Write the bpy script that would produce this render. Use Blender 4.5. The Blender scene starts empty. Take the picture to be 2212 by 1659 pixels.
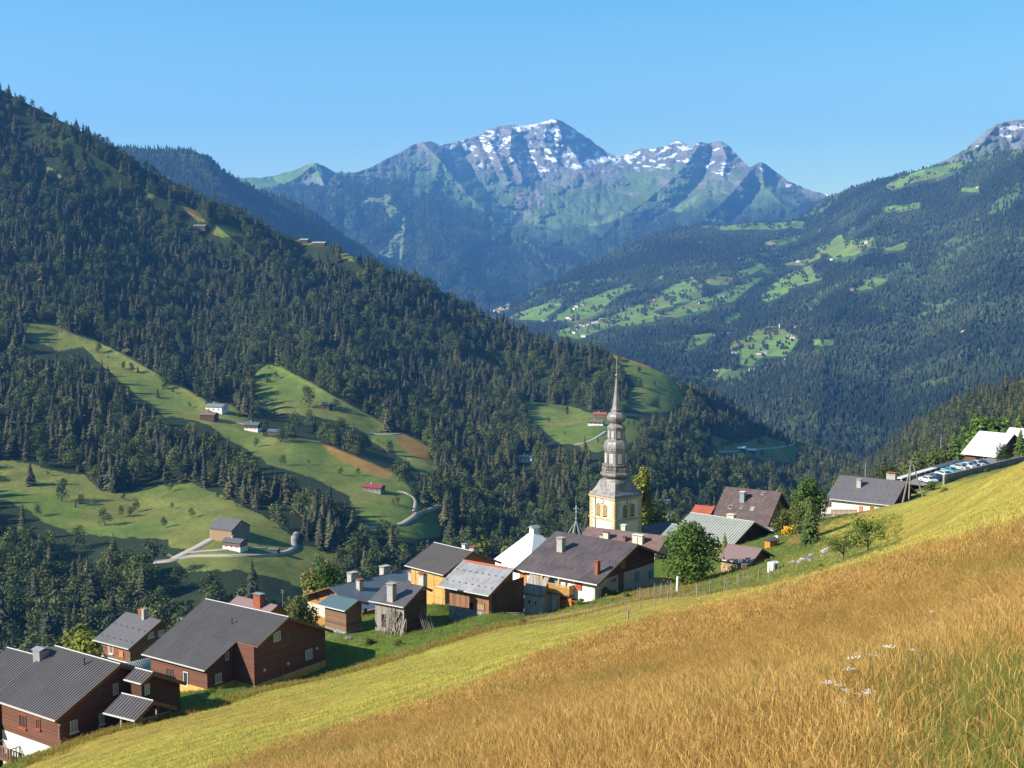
import bpy, math, random
import numpy as np
from math import radians, sin, cos, tan, atan2, hypot, pi
random.seed(7)
RNG = np.random.default_rng(11)
SC = bpy.context.scene
COL = SC.collection

# ------------------------------------------------------------------ camera, sky, sun, exposure
FPX, UC, VC, PITCH = 2700.0, 1106.0, 829.5, radians(5.0)     # photograph measured at 2212 x 1659
cam_d = bpy.data.cameras.new('camera'); cam = bpy.data.objects.new('camera', cam_d); COL.objects.link(cam)
cam_d.sensor_width = 36.0; cam_d.lens = 36.0 * FPX / 2212.0
cam_d.clip_start = 0.2; cam_d.clip_end = 60000.0
cam.location = (0, 0, 0); cam.rotation_euler = (pi / 2 - PITCH, 0, 0)
SC.camera = cam
SUN_AZ, SUN_EL = radians(-112.0), radians(30.0)              # azimuth from +Y towards +X
sun_vec = (sin(SUN_AZ) * cos(SUN_EL), cos(SUN_AZ) * cos(SUN_EL), sin(SUN_EL))
w = bpy.data.worlds.new('World'); SC.world = w; w.use_nodes = True
wn = w.node_tree; wn.nodes.clear()
wo = wn.nodes.new('ShaderNodeOutputWorld'); wb = wn.nodes.new('ShaderNodeBackground'); ws = wn.nodes.new('ShaderNodeTexSky')
ws.sky_type = 'NISHITA'; ws.sun_disc = False
ws.sun_elevation = SUN_EL; ws.sun_rotation = SUN_AZ
ws.altitude = 1200; ws.air_density = 1.0; ws.dust_density = 1.0; ws.ozone_density = 2.5
wb.inputs['Strength'].default_value = 0.062
wm = wn.nodes.new('ShaderNodeMix'); wm.data_type = 'RGBA'; wm.blend_type = 'MULTIPLY'; wm.inputs[0].default_value = 1; 
wc = wn.nodes.new('ShaderNodeTexCoord'); wx = wn.nodes.new('ShaderNodeSeparateXYZ'); wr = wn.nodes.new('ShaderNodeMapRange'); wt = wn.nodes.new('ShaderNodeMix'); wt.data_type = 'RGBA'
wn.links.new(wc.outputs['Generated'], wx.inputs[0]); wn.links.new(wx.outputs[2], wr.inputs[0]); wr.inputs[1].default_value = .04; wr.inputs[2].default_value = .23
wn.links.new(wr.outputs[0], wt.inputs[0]); wt.inputs[6].default_value = (1.75, 1.70, .95, 1); wt.inputs[7].default_value = (.58, 1.17, 1.05, 1); wn.links.new(wt.outputs[2], wm.inputs[7])
wn.links.new(ws.outputs[0], wm.inputs[6]); wn.links.new(wm.outputs[2], wb.inputs[0]); wn.links.new(wb.outputs[0], wo.inputs[0])
sd = bpy.data.lights.new('sun', 'SUN'); so = bpy.data.objects.new('sun', sd); COL.objects.link(so)
sd.energy = 5.0; sd.angle = radians(0.5); sd.color = (1.0, 0.93, 0.80)
so.rotation_euler = (pi / 2 - SUN_EL, 0, -SUN_AZ + pi)
from mathutils import Vector, Matrix
so.rotation_euler = Vector(sun_vec).to_track_quat('Z', 'Y').to_euler()
SC.view_settings.view_transform = 'Standard'; SC.view_settings.look = 'None'
SC.view_settings.exposure = 1.5; SC.view_settings.gamma = 1.0; SC.view_settings.use_curve_mapping = False
SC.render.engine = 'CYCLES'
cy = SC.cycles
cy.max_bounces = 6; cy.diffuse_bounces = 2; cy.glossy_bounces = 2; cy.transmission_bounces = 2
cy.transparent_max_bounces = 4; cy.volume_bounces = 0
cy.use_denoising = True; cy.denoiser = 'OPENIMAGEDENOISE'; cy.denoising_input_passes = 'RGB_ALBEDO_NORMAL'; cy.denoising_prefilter = 'ACCURATE'; cy.sample_clamp_indirect = 6.0
try:
    cy.use_adaptive_sampling = True; cy.adaptive_threshold = 0.006
except Exception: pass

# ------------------------------------------------------------------ pixel <-> world helpers
CP, SP = cos(PITCH), sin(PITCH)
def ray(u, v):
    a = (u - UC) / FPX; b = (VC - v) / FPX
    return a, CP + b * SP, -SP + b * CP
def P(u, v, D):
    """point at horizontal range D in the direction of photograph point (u, v); works on arrays"""
    x, y, z = ray(u, v); h = np.hypot(x, y)
    return x * D / h, y * D / h, z * D / h
def PV(u, v, D): return Vector([float(c) for c in P(u, v, D)])
def to_uv(x, y, z):
    d = y * CP - z * SP
    return UC + FPX * x / d, VC - FPX * (y * SP + z * CP) / d
K = 3733 / 2212
def Z(ox, oy, k):                    # measured on an enlarged crop
    return lambda x, y: ((ox + x / k) / K, (oy + y / k) / K)

# ------------------------------------------------------------------ noise
def _hash(ix, iy, s):
    h = (ix.astype(np.int64) * 374761393 + iy.astype(np.int64) * 668265263 + s * 2147483647) & 0xffffffff
    h = ((h ^ (h >> 13)) * 1274126177) & 0xffffffff
    return ((h ^ (h >> 16)) & 0xffff) / 65535.0
def vnoise(x, y, s=0):
    ix = np.floor(x); iy = np.floor(y); fx = x - ix; fy = y - iy
    fx = fx * fx * fx * (fx * (fx * 6 - 15) + 10); fy = fy * fy * fy * (fy * (fy * 6 - 15) + 10)
    a = _hash(ix, iy, s); b = _hash(ix + 1, iy, s); c = _hash(ix, iy + 1, s); d = _hash(ix + 1, iy + 1, s)
    return (a + (b - a) * fx) * (1 - fy) + (c + (d - c) * fx) * fy
def fbm(x, y, o=4, s=0, g=0.5):
    t = 0; a = 1; n = 0
    for i in range(o):
        t = t + a * vnoise(x * 2 ** i + 17.3 * i, y * 2 ** i - 9.1 * i, s + i); n += a; a *= g
    return t / n
def ridged(x, y, o=5, s=0, g=0.5):
    t = 0; a = 1; n = 0
    for i in range(o):
        t = t + a * (1 - np.abs(2 * vnoise(x * 2 ** i + 7.7 * i, y * 2 ** i + 3.3 * i, s + i) - 1)); n += a; a *= g
    return t / n
class TPS:
    def __init__(self, pts, lam=1e-4, scale=1.0):
        a = np.array(pts, float); self.p = a[:, :2] * scale; self.sc = scale
        n = len(a); d = np.hypot(self.p[:, None, 0] - self.p[None, :, 0], self.p[:, None, 1] - self.p[None, :, 1])
        Kk = np.where(d > 0, d * d * np.log(d + 1e-12), 0) + lam * np.eye(n)
        Q = np.hstack([np.ones((n, 1)), self.p]); M = np.zeros((n + 3, n + 3))
        M[:n, :n] = Kk; M[:n, n:] = Q; M[n:, :n] = Q.T
        self.w = np.linalg.solve(M, np.concatenate([a[:, 2], [0, 0, 0]]))
    def __call__(self, x, y):
        x = np.atleast_1d(np.asarray(x, float)); y = np.atleast_1d(np.asarray(y, float)); sh = x.shape
        x = x.ravel() * self.sc; y = y.ravel() * self.sc
        out = self.w[-3] + self.w[-2] * x + self.w[-1] * y
        for i in range(len(self.p)):
            d2 = (x - self.p[i, 0]) ** 2 + (y - self.p[i, 1]) ** 2
            out += self.w[i] * 0.5 * d2 * np.log(d2 + 1e-18)
        return out.reshape(sh)
def inpoly(poly, u, v):
    r = np.zeros(u.shape, bool); n = len(poly)
    for i in range(n):
        x0, y0 = poly[i]; x1, y1 = poly[(i + 1) % n]
        if y0 == y1: continue
        c = ((y0 > v) != (y1 > v)) & (u < (x1 - x0) * (v - y0) / (y1 - y0) + x0)
        r ^= c
    return r
def dline(pts, u, v):
    """distance in photo units to a polyline"""
    d = np.full(u.shape, 1e9)
    for (x0, y0), (x1, y1) in zip(pts[:-1], pts[1:]):
        L2 = (x1 - x0) ** 2 + (y1 - y0) ** 2
        t = np.clip(((u - x0) * (x1 - x0) + (v - y0) * (y1 - y0)) / L2, 0, 1)
        d = np.minimum(d, np.hypot(u - x0 - t * (x1 - x0), v - y0 - t * (y1 - y0)))
    return d
def sm(a, b, x):
    t = np.clip((x - a) / (b - a), 0, 1); return t * t * (3 - 2 * t)

# ------------------------------------------------------------------ objects
def tag(o, label=None, cat=None, group=None, kind=None):
    if label: o['label'] = label
    if cat: o['category'] = cat
    if group: o['group'] = group
    if kind: o['kind'] = kind
    return o
def link(o, parent=None):
    COL.objects.link(o)
    if parent is not None: o.parent = parent
    return o
def empty(name, loc=(0, 0, 0), rz=0, label=None, cat=None, group=None):
    o = bpy.data.objects.new(name, None); o.empty_display_size = 0.5
    o.location = loc; o.rotation_euler = (0, 0, rz); COL.objects.link(o)
    return tag(o, label, cat, group)
def np_mesh(name, V, F, mats, smooth=False, matidx=None, cols=None, colF=None):
    """V (n,3); F (m,k) all same k"""
    me = bpy.data.meshes.new(name); V = np.asarray(V, np.float32); F = np.asarray(F, np.int32)
    me.vertices.add(len(V)); me.vertices.foreach_set('co', V.ravel())
    k = F.shape[1]; me.loops.add(F.size); me.loops.foreach_set('vertex_index', F.ravel())
    me.polygons.add(len(F)); me.polygons.foreach_set('loop_start', np.arange(0, F.size, k, dtype=np.int32))
    me.polygons.foreach_set('loop_total', np.full(len(F), k, np.int32))
    for m in mats: me.materials.append(m)
    if matidx is not None: me.polygons.foreach_set('material_index', np.asarray(matidx, np.int32))
    me.update(calc_edges=True)
    me.polygons.foreach_set('use_smooth', np.full(len(F), smooth))
    if cols is not None:
        ca = me.color_attributes.new('Col', 'FLOAT_COLOR', 'POINT')
        c = np.ones((len(V), 4), np.float32); c[:, :3] = cols; ca.data.foreach_set('color', c.ravel())
    if colF is not None:
        ca = me.attributes.new('Tint', 'FLOAT', 'FACE'); ca.data.foreach_set('value', np.asarray(colF, np.float32))
    me.validate(); return me
def obj(name, me, parent=None, loc=None):
    o = bpy.data.objects.new(name, me); link(o, parent)
    if loc is not None: o.location = loc
    return o
class MB:
    """collects faces of one mesh"""
    def __init__(s): s.v = []; s.f = []; s.m = []
    def add(s, vs, fs, mi=0):
        n = len(s.v); s.v += [tuple(v) for v in vs]; s.f += [tuple(i + n for i in f) for f in fs]; s.m += [mi] * len(fs)
    def box(s, x0, y0, z0, x1, y1, z1, mi=0):
        s.add([(x0, y0, z0), (x1, y0, z0), (x1, y1, z0), (x0, y1, z0), (x0, y0, z1), (x1, y0, z1), (x1, y1, z1), (x0, y1, z1)],
              [(0, 3, 2, 1), (4, 5, 6, 7), (0, 1, 5, 4), (1, 2, 6, 5), (2, 3, 7, 6), (3, 0, 4, 7)], mi)
    def bar(s, p, q, wdt, th=None, mi=0, up=(0, 0, 1)):
        p = Vector(p); q = Vector(q); d = (q - p).normalized(); up = Vector(up)
        if abs(d.dot(up)) > .95: up = Vector((1, 0, 0))
        a = d.cross(up).normalized() * wdt / 2; b = a.cross(d).normalized() * (th or wdt) / 2
        vs = [p - a - b, p + a - b, p + a + b, p - a + b, q - a - b, q + a - b, q + a + b, q - a + b]
        s.add(vs, [(0, 1, 2, 3), (7, 6, 5, 4), (0, 4, 5, 1), (1, 5, 6, 2), (2, 6, 7, 3), (3, 7, 4, 0)], mi)
    def tube(s, pts, rad, n=8, mi=0, cap=True):
        pts = [Vector(p) for p in pts]; rad = rad if isinstance(rad, (list, tuple)) else [rad] * len(pts)
        base = len(s.v)
        for i, p in enumerate(pts):
            d = (pts[min(i + 1, len(pts) - 1)] - pts[max(i - 1, 0)]).normalized()
            u = d.cross(Vector((0, 0, 1)))
            if u.length < .1: u = d.cross(Vector((1, 0, 0)))
            u.normalize(); w_ = d.cross(u)
            for k in range(n):
                t = 2 * pi * k / n; s.v.append(tuple(p + (u * cos(t) + w_ * sin(t)) * rad[i]))
        for i in range(len(pts) - 1):
            for k in range(n):
                a = base + i * n + k; b = base + i * n + (k + 1) % n
                s.f.append((a, b, b + n, a + n)); s.m.append(mi)
        if cap:
            s.f.append(tuple(base + k for k in range(n))); s.m.append(mi)
            s.f.append(tuple(base + (len(pts) - 1) * n + k for k in reversed(range(n)))); s.m.append(mi)
    def poly(s, vs, mi=0): s.add(vs, [tuple(range(len(vs)))], mi)
    def prism(s, prof, x0, x1, mi=0):
        """polygon in (y, z) extruded along x"""
        n = len(prof); vs = [(x0, y, z) for y, z in prof] + [(x1, y, z) for y, z in prof]
        fs = [tuple(range(n)), tuple(reversed(range(n, 2 * n)))] + [(i, i + n, (i + 1) % n + n, (i + 1) % n) for i in range(n)]
        s.add(vs, fs, mi)
    def build(s, name, mats, parent=None, smooth=False, loc=None):
        me = bpy.data.meshes.new(name); me.from_pydata(s.v, [], s.f)
        for m in (mats if isinstance(mats, (list, tuple)) else [mats]): me.materials.append(m)
        me.polygons.foreach_set('material_index', s.m); me.polygons.foreach_set('use_smooth', [smooth] * len(s.f))
        import bmesh
        bm = bmesh.new(); bm.from_mesh(me); bmesh.ops.recalc_face_normals(bm, faces=bm.faces); bm.to_mesh(me); bm.free()
        me.update(); return obj(name, me, parent, loc)
# ------------------------------------------------------------------ materials
ALB = .72
class NT:
    def __init__(s, name):
        s.m = bpy.data.materials.new(name); s.m.use_nodes = True; s.t = s.m.node_tree; s.t.nodes.clear()
        s.out = s.n('ShaderNodeOutputMaterial'); s.b = s.n('ShaderNodeBsdfPrincipled'); s.l(s.b.outputs[0], s.out.inputs[0])
        s.b.inputs['Roughness'].default_value = 0.85; s.b.inputs['Specular IOR Level'].default_value = 0.25
    def n(s, t, **k):
        x = s.t.nodes.new(t)
        for a, b in k.items(): setattr(x, a, b)
        return x
    def l(s, a, b): s.t.links.new(a, b)
    def noise(s, vec, scale, detail=4, rough=.6, dist=0):
        x = s.n('ShaderNodeTexNoise'); x.inputs['Scale'].default_value = scale; x.inputs['Detail'].default_value = detail
        x.inputs['Roughness'].default_value = rough; x.inputs['Distortion'].default_value = dist
        if vec is not None: s.l(vec, x.inputs['Vector'])
        return x.outputs[0]
    def ramp(s, fac, stops):
        x = s.n('ShaderNodeValToRGB'); e = x.color_ramp.elements
        while len(e) < len(stops): e.new(0.5)
        for i, (p, c) in enumerate(stops):
            e[i].position = p; e[i].color = (c, c, c, 1) if isinstance(c, (int, float)) else (*c, 1)
        s.l(fac, x.inputs[0]); return x.outputs[0]
    def mix(s, fac, a, b, mode='MIX'):
        x = s.n('ShaderNodeMix', data_type='RGBA', blend_type=mode)
        for k_, v in ((0, fac), (6, a), (7, b)):
            sock = x.inputs[k_]
            if isinstance(v, (int, float)): sock.default_value = v if k_ == 0 else (v, v, v, 1)
            elif isinstance(v, tuple): sock.default_value = (*v, 1)
            else: s.l(v, sock)
        return x.outputs[2]
    def math(s, op, a, b=None):
        x = s.n('ShaderNodeMath', operation=op)
        for i, v in enumerate((a, b)):
            if v is None: continue
            if isinstance(v, (int, float)): x.inputs[i].default_value = v
            else: s.l(v, x.inputs[i])
        return x.outputs[0]
    def coord(s, which='Object', scale=None, rot=None):
        c = s.n('ShaderNodeTexCoord').outputs[which]
        if scale or rot:
            mp = s.n('ShaderNodeMapping')
            if scale: mp.inputs['Scale'].default_value = scale
            if rot: mp.inputs['Rotation'].default_value = rot
            s.l(c, mp.inputs[0]); c = mp.outputs[0]
        return c
    def bump(s, h, strength=.4, dist=.05):
        x = s.n('ShaderNodeBump'); x.inputs['Strength'].default_value = strength; x.inputs['Distance'].default_value = dist
        s.l(h, x.inputs['Height']); s.l(x.outputs[0], s.b.inputs['Normal'])
    def col(s, c):
        if isinstance(c, tuple): s.b.inputs['Base Color'].default_value = (*shade(c, ALB), 1)
        else: s.l(s.mix(1.0, c, ALB, 'MULTIPLY'), s.b.inputs['Base Color'])
    def sets(s, **k):
        for a, b in k.items(): s.b.inputs[a.replace('_', ' ')].default_value = b
def shade(c, k): return tuple(min(1, x * k) for x in c)

def plain(name, c, var=.25, scale=3.0, rough=.8, bump=.2, metal=0.0, spec=.25):
    t = NT(name); v = t.coord('Object'); n1 = t.noise(v, scale, 6); n2 = t.noise(v, scale * .23, 3)
    f = t.math('ADD', t.math('MULTIPLY', n1, .6), t.math('MULTIPLY', n2, .4))
    t.col(t.ramp(f, [(.3, shade(c, 1 - var)), (.5, c), (.72, shade(c, 1 + var))]))
    t.sets(Roughness=rough, Metallic=metal, Specular_IOR_Level=spec); t.bump(n1, bump, .02); return t.m
def planks(name, c, axis='Z', width=.18, var=.35, rough=.85, streak=True):
    """boards: axis = coordinate across which the boards are stacked (Z = horizontal boards)"""
    t = NT(name); v = t.coord('Object'); sp = t.n('ShaderNodeSeparateXYZ'); t.l(v, sp.inputs[0])
    if axis == 'Z': a = sp.outputs[2]
    else: a = t.math('ADD', sp.outputs[0], sp.outputs[1])
    q = t.math('DIVIDE', a, width); fr = t.math('FRACT', q); cell = t.math('FLOOR', q)
    wn_ = t.n('ShaderNodeTexWhiteNoise', noise_dimensions='1D'); t.l(cell, wn_.inputs['W'])
    grain = t.noise(t.coord('Object', scale=(.6, .6, 7) if axis == 'Z' else (7, 7, .6)), 1.6, 6, .7)
    big = t.noise(v, .5, 4)
    f = t.math('ADD', t.math('ADD', t.math('MULTIPLY', wn_.outputs[0], .35), t.math('MULTIPLY', grain, .45)), t.math('MULTIPLY', big, .2))
    base = t.ramp(f, [(.22, shade(c, 1 - var)), (.5, c), (.8, shade(c, 1 + var))])
    gap = t.ramp(t.math('ABSOLUTE', t.math('SUBTRACT', fr, .5)), [(.40, 0.0), (.47, 1.0)])
    base = t.mix(gap, base, shade(c, .3)); t.col(base)
    t.bump(t.math('SUBTRACT', grain, gap), .5, .02); t.sets(Roughness=rough); return t.m
def metal_roof(name, c, var=.2, rough=.45, seam=None, rust=0.0, streak=.5, spec=.5):
    """sheet or slab roofing; local x runs along the ridge, y down the slope"""
    t = NT(name); v = t.coord('Object')
    n1 = t.noise(t.coord('Object', scale=(2.2, .35, 1)), 1.0, 6, .7); n2 = t.noise(v, .35, 4)
    f = t.math('ADD', t.math('MULTIPLY', n1, streak), t.math('MULTIPLY', n2, 1 - streak))
    base = t.ramp(f, [(.3, shade(c, 1 - var)), (.5, c), (.72, shade(c, 1 + var))])
    sp = t.n('ShaderNodeSeparateXYZ'); t.l(v, sp.inputs[0])
    if seam:
        sx, sy = seam; h = None
        for o_, s_, w_ in ((sp.outputs[0], sx, .03), (sp.outputs[1], sy, .04)):
            if not s_: continue
            fr = t.math('FRACT', t.math('DIVIDE', o_, s_)); g = t.ramp(fr, [(0, 1.0), (w_ / s_ * 1.2, 0.0)])
            h = g if h is None else t.math('MAXIMUM', h, g)
        base = t.mix(t.math('MULTIPLY', h, .55), base, shade(c, .45)); t.bump(h, .6, .02)
    if rust:
        r = t.ramp(t.noise(t.coord('Object', scale=(1.2, .5, 1)), .9, 6, .75, .4), [(.60 - rust * .3, 0.0), (.70 - rust * .3, 1.0)])
        base = t.mix(r, base, (.30, .085, .045))
    t.col(base); t.sets(Roughness=rough, Specular_IOR_Level=spec); return t.m
def tile_roof(name, c, sx=.25, sy=.33, var=.25, rough=.7):
    t = NT(name); v = t.coord('Object'); br = t.n('ShaderNodeTexBrick'); t.l(v, br.inputs['Vector'])
    br.inputs['Scale'].default_value = 1; br.inputs['Brick Width'].default_value = sx; br.inputs['Row Height'].default_value = sy
    br.inputs['Mortar Size'].default_value = .03; br.inputs['Mortar Smooth'].default_value = .5
    br.inputs['Color1'].default_value = (*shade(c, 1 - var * .6), 1); br.inputs['Color2'].default_value = (*shade(c, 1 + var * .6), 1)
    br.inputs['Mortar'].default_value = (*shade(c, .35), 1)
    n = t.noise(v, .8, 5); base = t.mix(.6, br.outputs[0], t.ramp(n, [(.3, .6), (.7, 1.35)]), 'MULTIPLY')
    t.col(base); t.bump(br.outputs[1], -.5, .03); t.sets(Roughness=rough); return t.m
def stone(name, c, scale=2.2, var=.4):
    t = NT(name); v = t.coord('Object'); vo = t.n('ShaderNodeTexVoronoi'); vo.inputs['Scale'].default_value = scale
    d = t.n('ShaderNodeTexVoronoi', feature='DISTANCE_TO_EDGE'); d.inputs['Scale'].default_value = scale
    t.l(v, vo.inputs['Vector']); t.l(v, d.inputs['Vector'])
    bw = t.n('ShaderNodeRGBToBW'); t.l(vo.outputs['Color'], bw.inputs[0])
    base = t.ramp(bw.outputs[0], [(.1, shade(c, 1 - var)), (.5, c), (.9, shade(c, 1 + var))])
    g = t.ramp(d.outputs['Distance'], [(.0, 1.0), (.08, 0.0)]); t.col(t.mix(g, base, shade(c, .35)))
    t.bump(d.outputs['Distance'], .8, .15); return t.m
def plaster(name, c, dirt=.35):
    t = NT(name); v = t.coord('Object'); n1 = t.noise(v, 1.1, 6, .7); n2 = t.noise(t.coord('Object', scale=(1.6, 1.6, .3)), 1.0, 5, .7)
    a = t.ramp(n1, [(.35, shade(c, .86)), (.6, c)]); k = t.ramp(n2, [(.55, 0.0), (.8, dirt)])
    t.col(t.mix(k, a, shade(c, .5))); t.bump(n1, .15, .02); t.sets(Roughness=.9); return t.m
def glass(name='window_glass', c=(.05, .065, .08)):
    t = NT(name); t.col(c); t.sets(Roughness=.08, Specular_IOR_Level=.8); return t.m

M = {}
M['glass'] = glass()
M['pale_curtain_glass'] = glass('window_curtain_glass', (.34, .38, .36))
M['white'] = plain('white_paint', (.78, .77, .74), .06, rough=.6)
M['cream'] = plaster('cream_plaster', (.78, .68, .50))
M['white_wall'] = plaster('white_plaster', (.84, .81, .74), .15)
M['shed_plaster'] = plaster('stained_plaster', (.66, .60, .50), .6)
M['grey_wall'] = plaster('grey_plaster', (.55, .52, .49), .45)
M['ochre'] = plaster('ochre_plaster', (.68, .42, .13), .2)
M['concrete'] = plain('concrete', (.42, .40, .37), .25)
M['stone'] = stone('rubble_stone', (.30, .30, .31), 2.2)
M['stone_sunlit'] = stone('sunlit_rubble', (.50, .36, .20), 3.0)  # rubble with the warm sunlight put into its colour
M['brick'] = plain('brick', (.32, .10, .05), .35, 6)
M['brown_board'] = planks('red_brown_boards', (.185, .078, .052), 'Z', .16, .3)
M['shaded_gable_board'] = planks('shaded_brown_boards', (.115, .055, .033), 'Z', .16, .25)  # same brown boards, darkened: shade of the gable side put into the colour
M['grey_brown_board'] = planks('weathered_brown_boards', (.22, .13, .095), 'Z', .2, .35)
M['gold_board'] = planks('honey_boards', (.62, .37, .12), 'Z', .22, .28)
M['honey_gable'] = planks('orange_boards', (.42, .20, .075), 'Z', .22, .28)
M['log'] = planks('log_wall', (.22, .125, .075), 'Z', .30, .45)
M['log_dark'] = planks('dark_log_wall', (.11, .062, .036), 'Z', .30, .4)
M['grey_plank'] = planks('grey_vertical_planks', (.33, .29, .26), 'XY', .17, .5)
M['barn_plank'] = planks('brown_vertical_planks', (.30, .15, .085), 'XY', .17, .55)
M['dark_plank'] = planks('dark_vertical_planks', (.12, .07, .045), 'XY', .2, .4)
M['tan_plank'] = planks('tan_vertical_planks', (.40, .27, .16), 'XY', .2, .3)
M['wood'] = plain('timber', (.20, .11, .06), .3)
M['grey_wood'] = plain('weathered_timber', (.30, .26, .22), .4, 8)
M['orange_wood'] = plain('varnished_timber', (.62, .22, .035), .2)
M['yellow_wood'] = plain('light_timber', (.60, .33, .10), .2)
M['slate_rib'] = metal_roof('ribbed_slate_grey_roof', (.115, .102, .106), .25, .6, spec=.35)
M['grey_rib'] = metal_roof('ribbed_grey_roof', (.125, .11, .108), .18, .6, spec=.3)
M['fibre'] = metal_roof('pale_corrugated_roof', (.36, .37, .33), .15, .7)
M['blue_sheet'] = metal_roof('blue_grey_sheet_roof', (.105, .135, .165), .25, .45, seam=(3.2, 2.2))
M['teal_sheet'] = metal_roof('teal_sheet_roof', (.095, .15, .17), .15, .45, seam=(3.2, 2.0))
M['slab'] = metal_roof('dark_slab_roof', (.105, .082, .085), .55, .6, seam=(.9, 2.4), spec=.3)
M['old_slab'] = metal_roof('old_dark_slab_roof', (.095, .088, .10), .35, .5, seam=(1.1, 2.0))
M['silver'] = metal_roof('silver_sheet_roof', (.32, .31, .32), .5, .5, seam=(.8, 1.9), rust=.04)
M['grey_slab'] = metal_roof('grey_slab_roof', (.135, .125, .135), .15, .55, seam=(1.2, 1.3), spec=.35)
M['mauve_tile'] = tile_roof('mauve_tiles', (.24, .15, .14), .3, .36)
M['mauve_felt'] = plain('mauve_felt_roof', (.25, .165, .165), .1, 5)
M['brown_tile'] = tile_roof('brown_tiles', (.15, .105, .10), .26, .36)
M['grey_tile'] = tile_roof('grey_tiles', (.24, .24, .25), .3, .36)
M['white_roof'] = metal_roof('white_sheet_roof', (.85, .85, .86), .05, .4, seam=(0, 2.4))
M['rust_roof'] = metal_roof('rusty_red_roof', (.42, .10, .05), .25, .6, seam=(2.2, 2.0))
M['red_roof'] = metal_roof('dark_red_roof', (.28, .045, .05), .15, .5)
M['gutter'] = plain('gutter_metal', (.62, .60, .58), .1, rough=.4)
M['dark_metal'] = plain('dark_metal', (.10, .10, .11), .1, rough=.5)
M['zinc'] = plain('zinc', (.30, .31, .32), .15, rough=.4)
M['blue_shutter'] = plain('blue_shutter', (.08, .36, .55), .1)
M['red_shutter'] = plain('red_shutter', (.38, .09, .04), .15)
M['orange_shutter'] = plain('orange_shutter', (.60, .20, .08), .15)
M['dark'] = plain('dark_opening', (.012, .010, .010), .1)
M['asphalt'] = plain('asphalt', (.26, .235, .22), .15, 1.5)
# ------------------------------------------------------------------ land: hillsides as height sheets
def land_mat(name, scales, bumpd=.3, rough=.95, var=.35, streak=None):
    t = NT(name); v = t.coord('Object'); at = t.n('ShaderNodeAttribute'); at.attribute_name = 'Col'
    base = at.outputs['Color']
    for i, s_ in enumerate(scales):
        base = t.mix(.75, base, t.ramp(t.noise(v, s_, 6, .65), [(.28, 1 - var), (.5, 1.0), (.72, 1 + var)]), 'MULTIPLY')
    if streak:
        mp = t.n('ShaderNodeMapping'); mp.vector_type = 'TEXTURE'; mp.inputs['Rotation'].default_value = (0, 0, streak[0]); mp.inputs['Scale'].default_value = streak[1]; t.l(v, mp.inputs[0])
        base = t.mix(.7, base, t.ramp(t.noise(mp.outputs[0], 1.0, 7, .7), [(.3, .78), (.5, 1.0), (.7, 1.2)]), 'MULTIPLY')
    t.col(base); t.sets(Roughness=rough, Specular_IOR_Level=.1)
    t.bump(t.noise(v, scales[0] * 2, 5), .5, bumpd); return t.m
C_LUSH = np.array([.105, .148, .025]); C_MOWN = np.array([.38, .335, .058]); C_DRY = np.array([.42, .25, .065])
C_FLOOR = np.array([.028, .042, .016]); C_ROCK = np.array([.20, .195, .185]); C_ALP = np.array([.105, .155, .055]); C_SNOW = np.array([.86, .86, .88])
C_MEAD = np.array([.105, .165, .030])

def sheet(name, u0, u1, nu, top, bot, nv, pts, creases=(), amp=0., asc=80., amp2=None, back=(.05, .12, .25, .45), drop=.45, gam=1.0, rid=False, cscale=1.0):
    us = np.linspace(u0, u1, nu); t = np.linspace(0, 1, nv) ** gam
    tv = np.interp(us, *zip(*top)); bv = np.interp(us, *zip(*bot))
    tv = tv + (fbm(us / 9, us * 0 + 3.3, 4, 5) - .5) * 3.0
    U, T = np.meshgrid(us, t); V = tv[None, :] * (1 - T) + bv[None, :] * T
    f = TPS([(a, b, math.log(c)) for a, b, c in pts], 2e-3, 1 / 500.)
    L = f(U, V)
    for cr, a_, wd in creases:                      # a_ < 0 spur towards the viewer, > 0 gully
        L = L + a_ * cscale * np.exp(-dline(cr, U, V) / wd)
    D = np.exp(L); X, Y, Zz = P(U, V, D)
    if amp:
        n = (ridged(X / asc, Y / asc, 5, 3) if rid else fbm(X / asc, Y / asc, 5, 3)) - .5
        D = D + amp * n * 2
        if amp2: D = D + amp2[0] * (ridged(U / amp2[1], V / amp2[1] * 1.25, 5, 9, .55) - .6)
        X, Y, Zz = P(U, V, D)
    S = dict(name=name, U=U, V=V, D=D, X=X, Y=Y, Z=Zz, us=us, tv=tv, bv=bv, gam=gam, nu=nu, nv=nv)
    rows = []
    for i, k in enumerate(back):
        sc_ = 1 + k; zt = Zz[0]; rows.append((X[0] * sc_, Y[0] * sc_, zt - D[0] * k * drop - 0 * zt))
    bx = np.array([r[0] for r in rows[::-1]]); by = np.array([r[1] for r in rows[::-1]]); bz = np.array([r[2] for r in rows[::-1]])
    S['FX'] = np.vstack([bx, X]); S['FY'] = np.vstack([by, Y]); S['FZ'] = np.vstack([bz, Zz]); S['nb'] = len(back)
    return S
def sheet_build(S, cols, mat, name, label=None):
    FX, FY, FZ = S['FX'], S['FY'], S['FZ']; R, Cn = FX.shape
    c = np.vstack([np.repeat(cols[:1], S['nb'], 0), cols])
    idx = np.arange(R * Cn).reshape(R, Cn)
    F = np.stack([idx[:-1, :-1], idx[1:, :-1], idx[1:, 1:], idx[:-1, 1:]], -1).reshape(-1, 4)
    me = np_mesh(name, np.stack([FX, FY, FZ], -1).reshape(-1, 3), F, [mat], True, cols=c.reshape(-1, 3))
    o = obj(name, me); tag(o, kind='structure'); S['obj'] = o; return o
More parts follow.
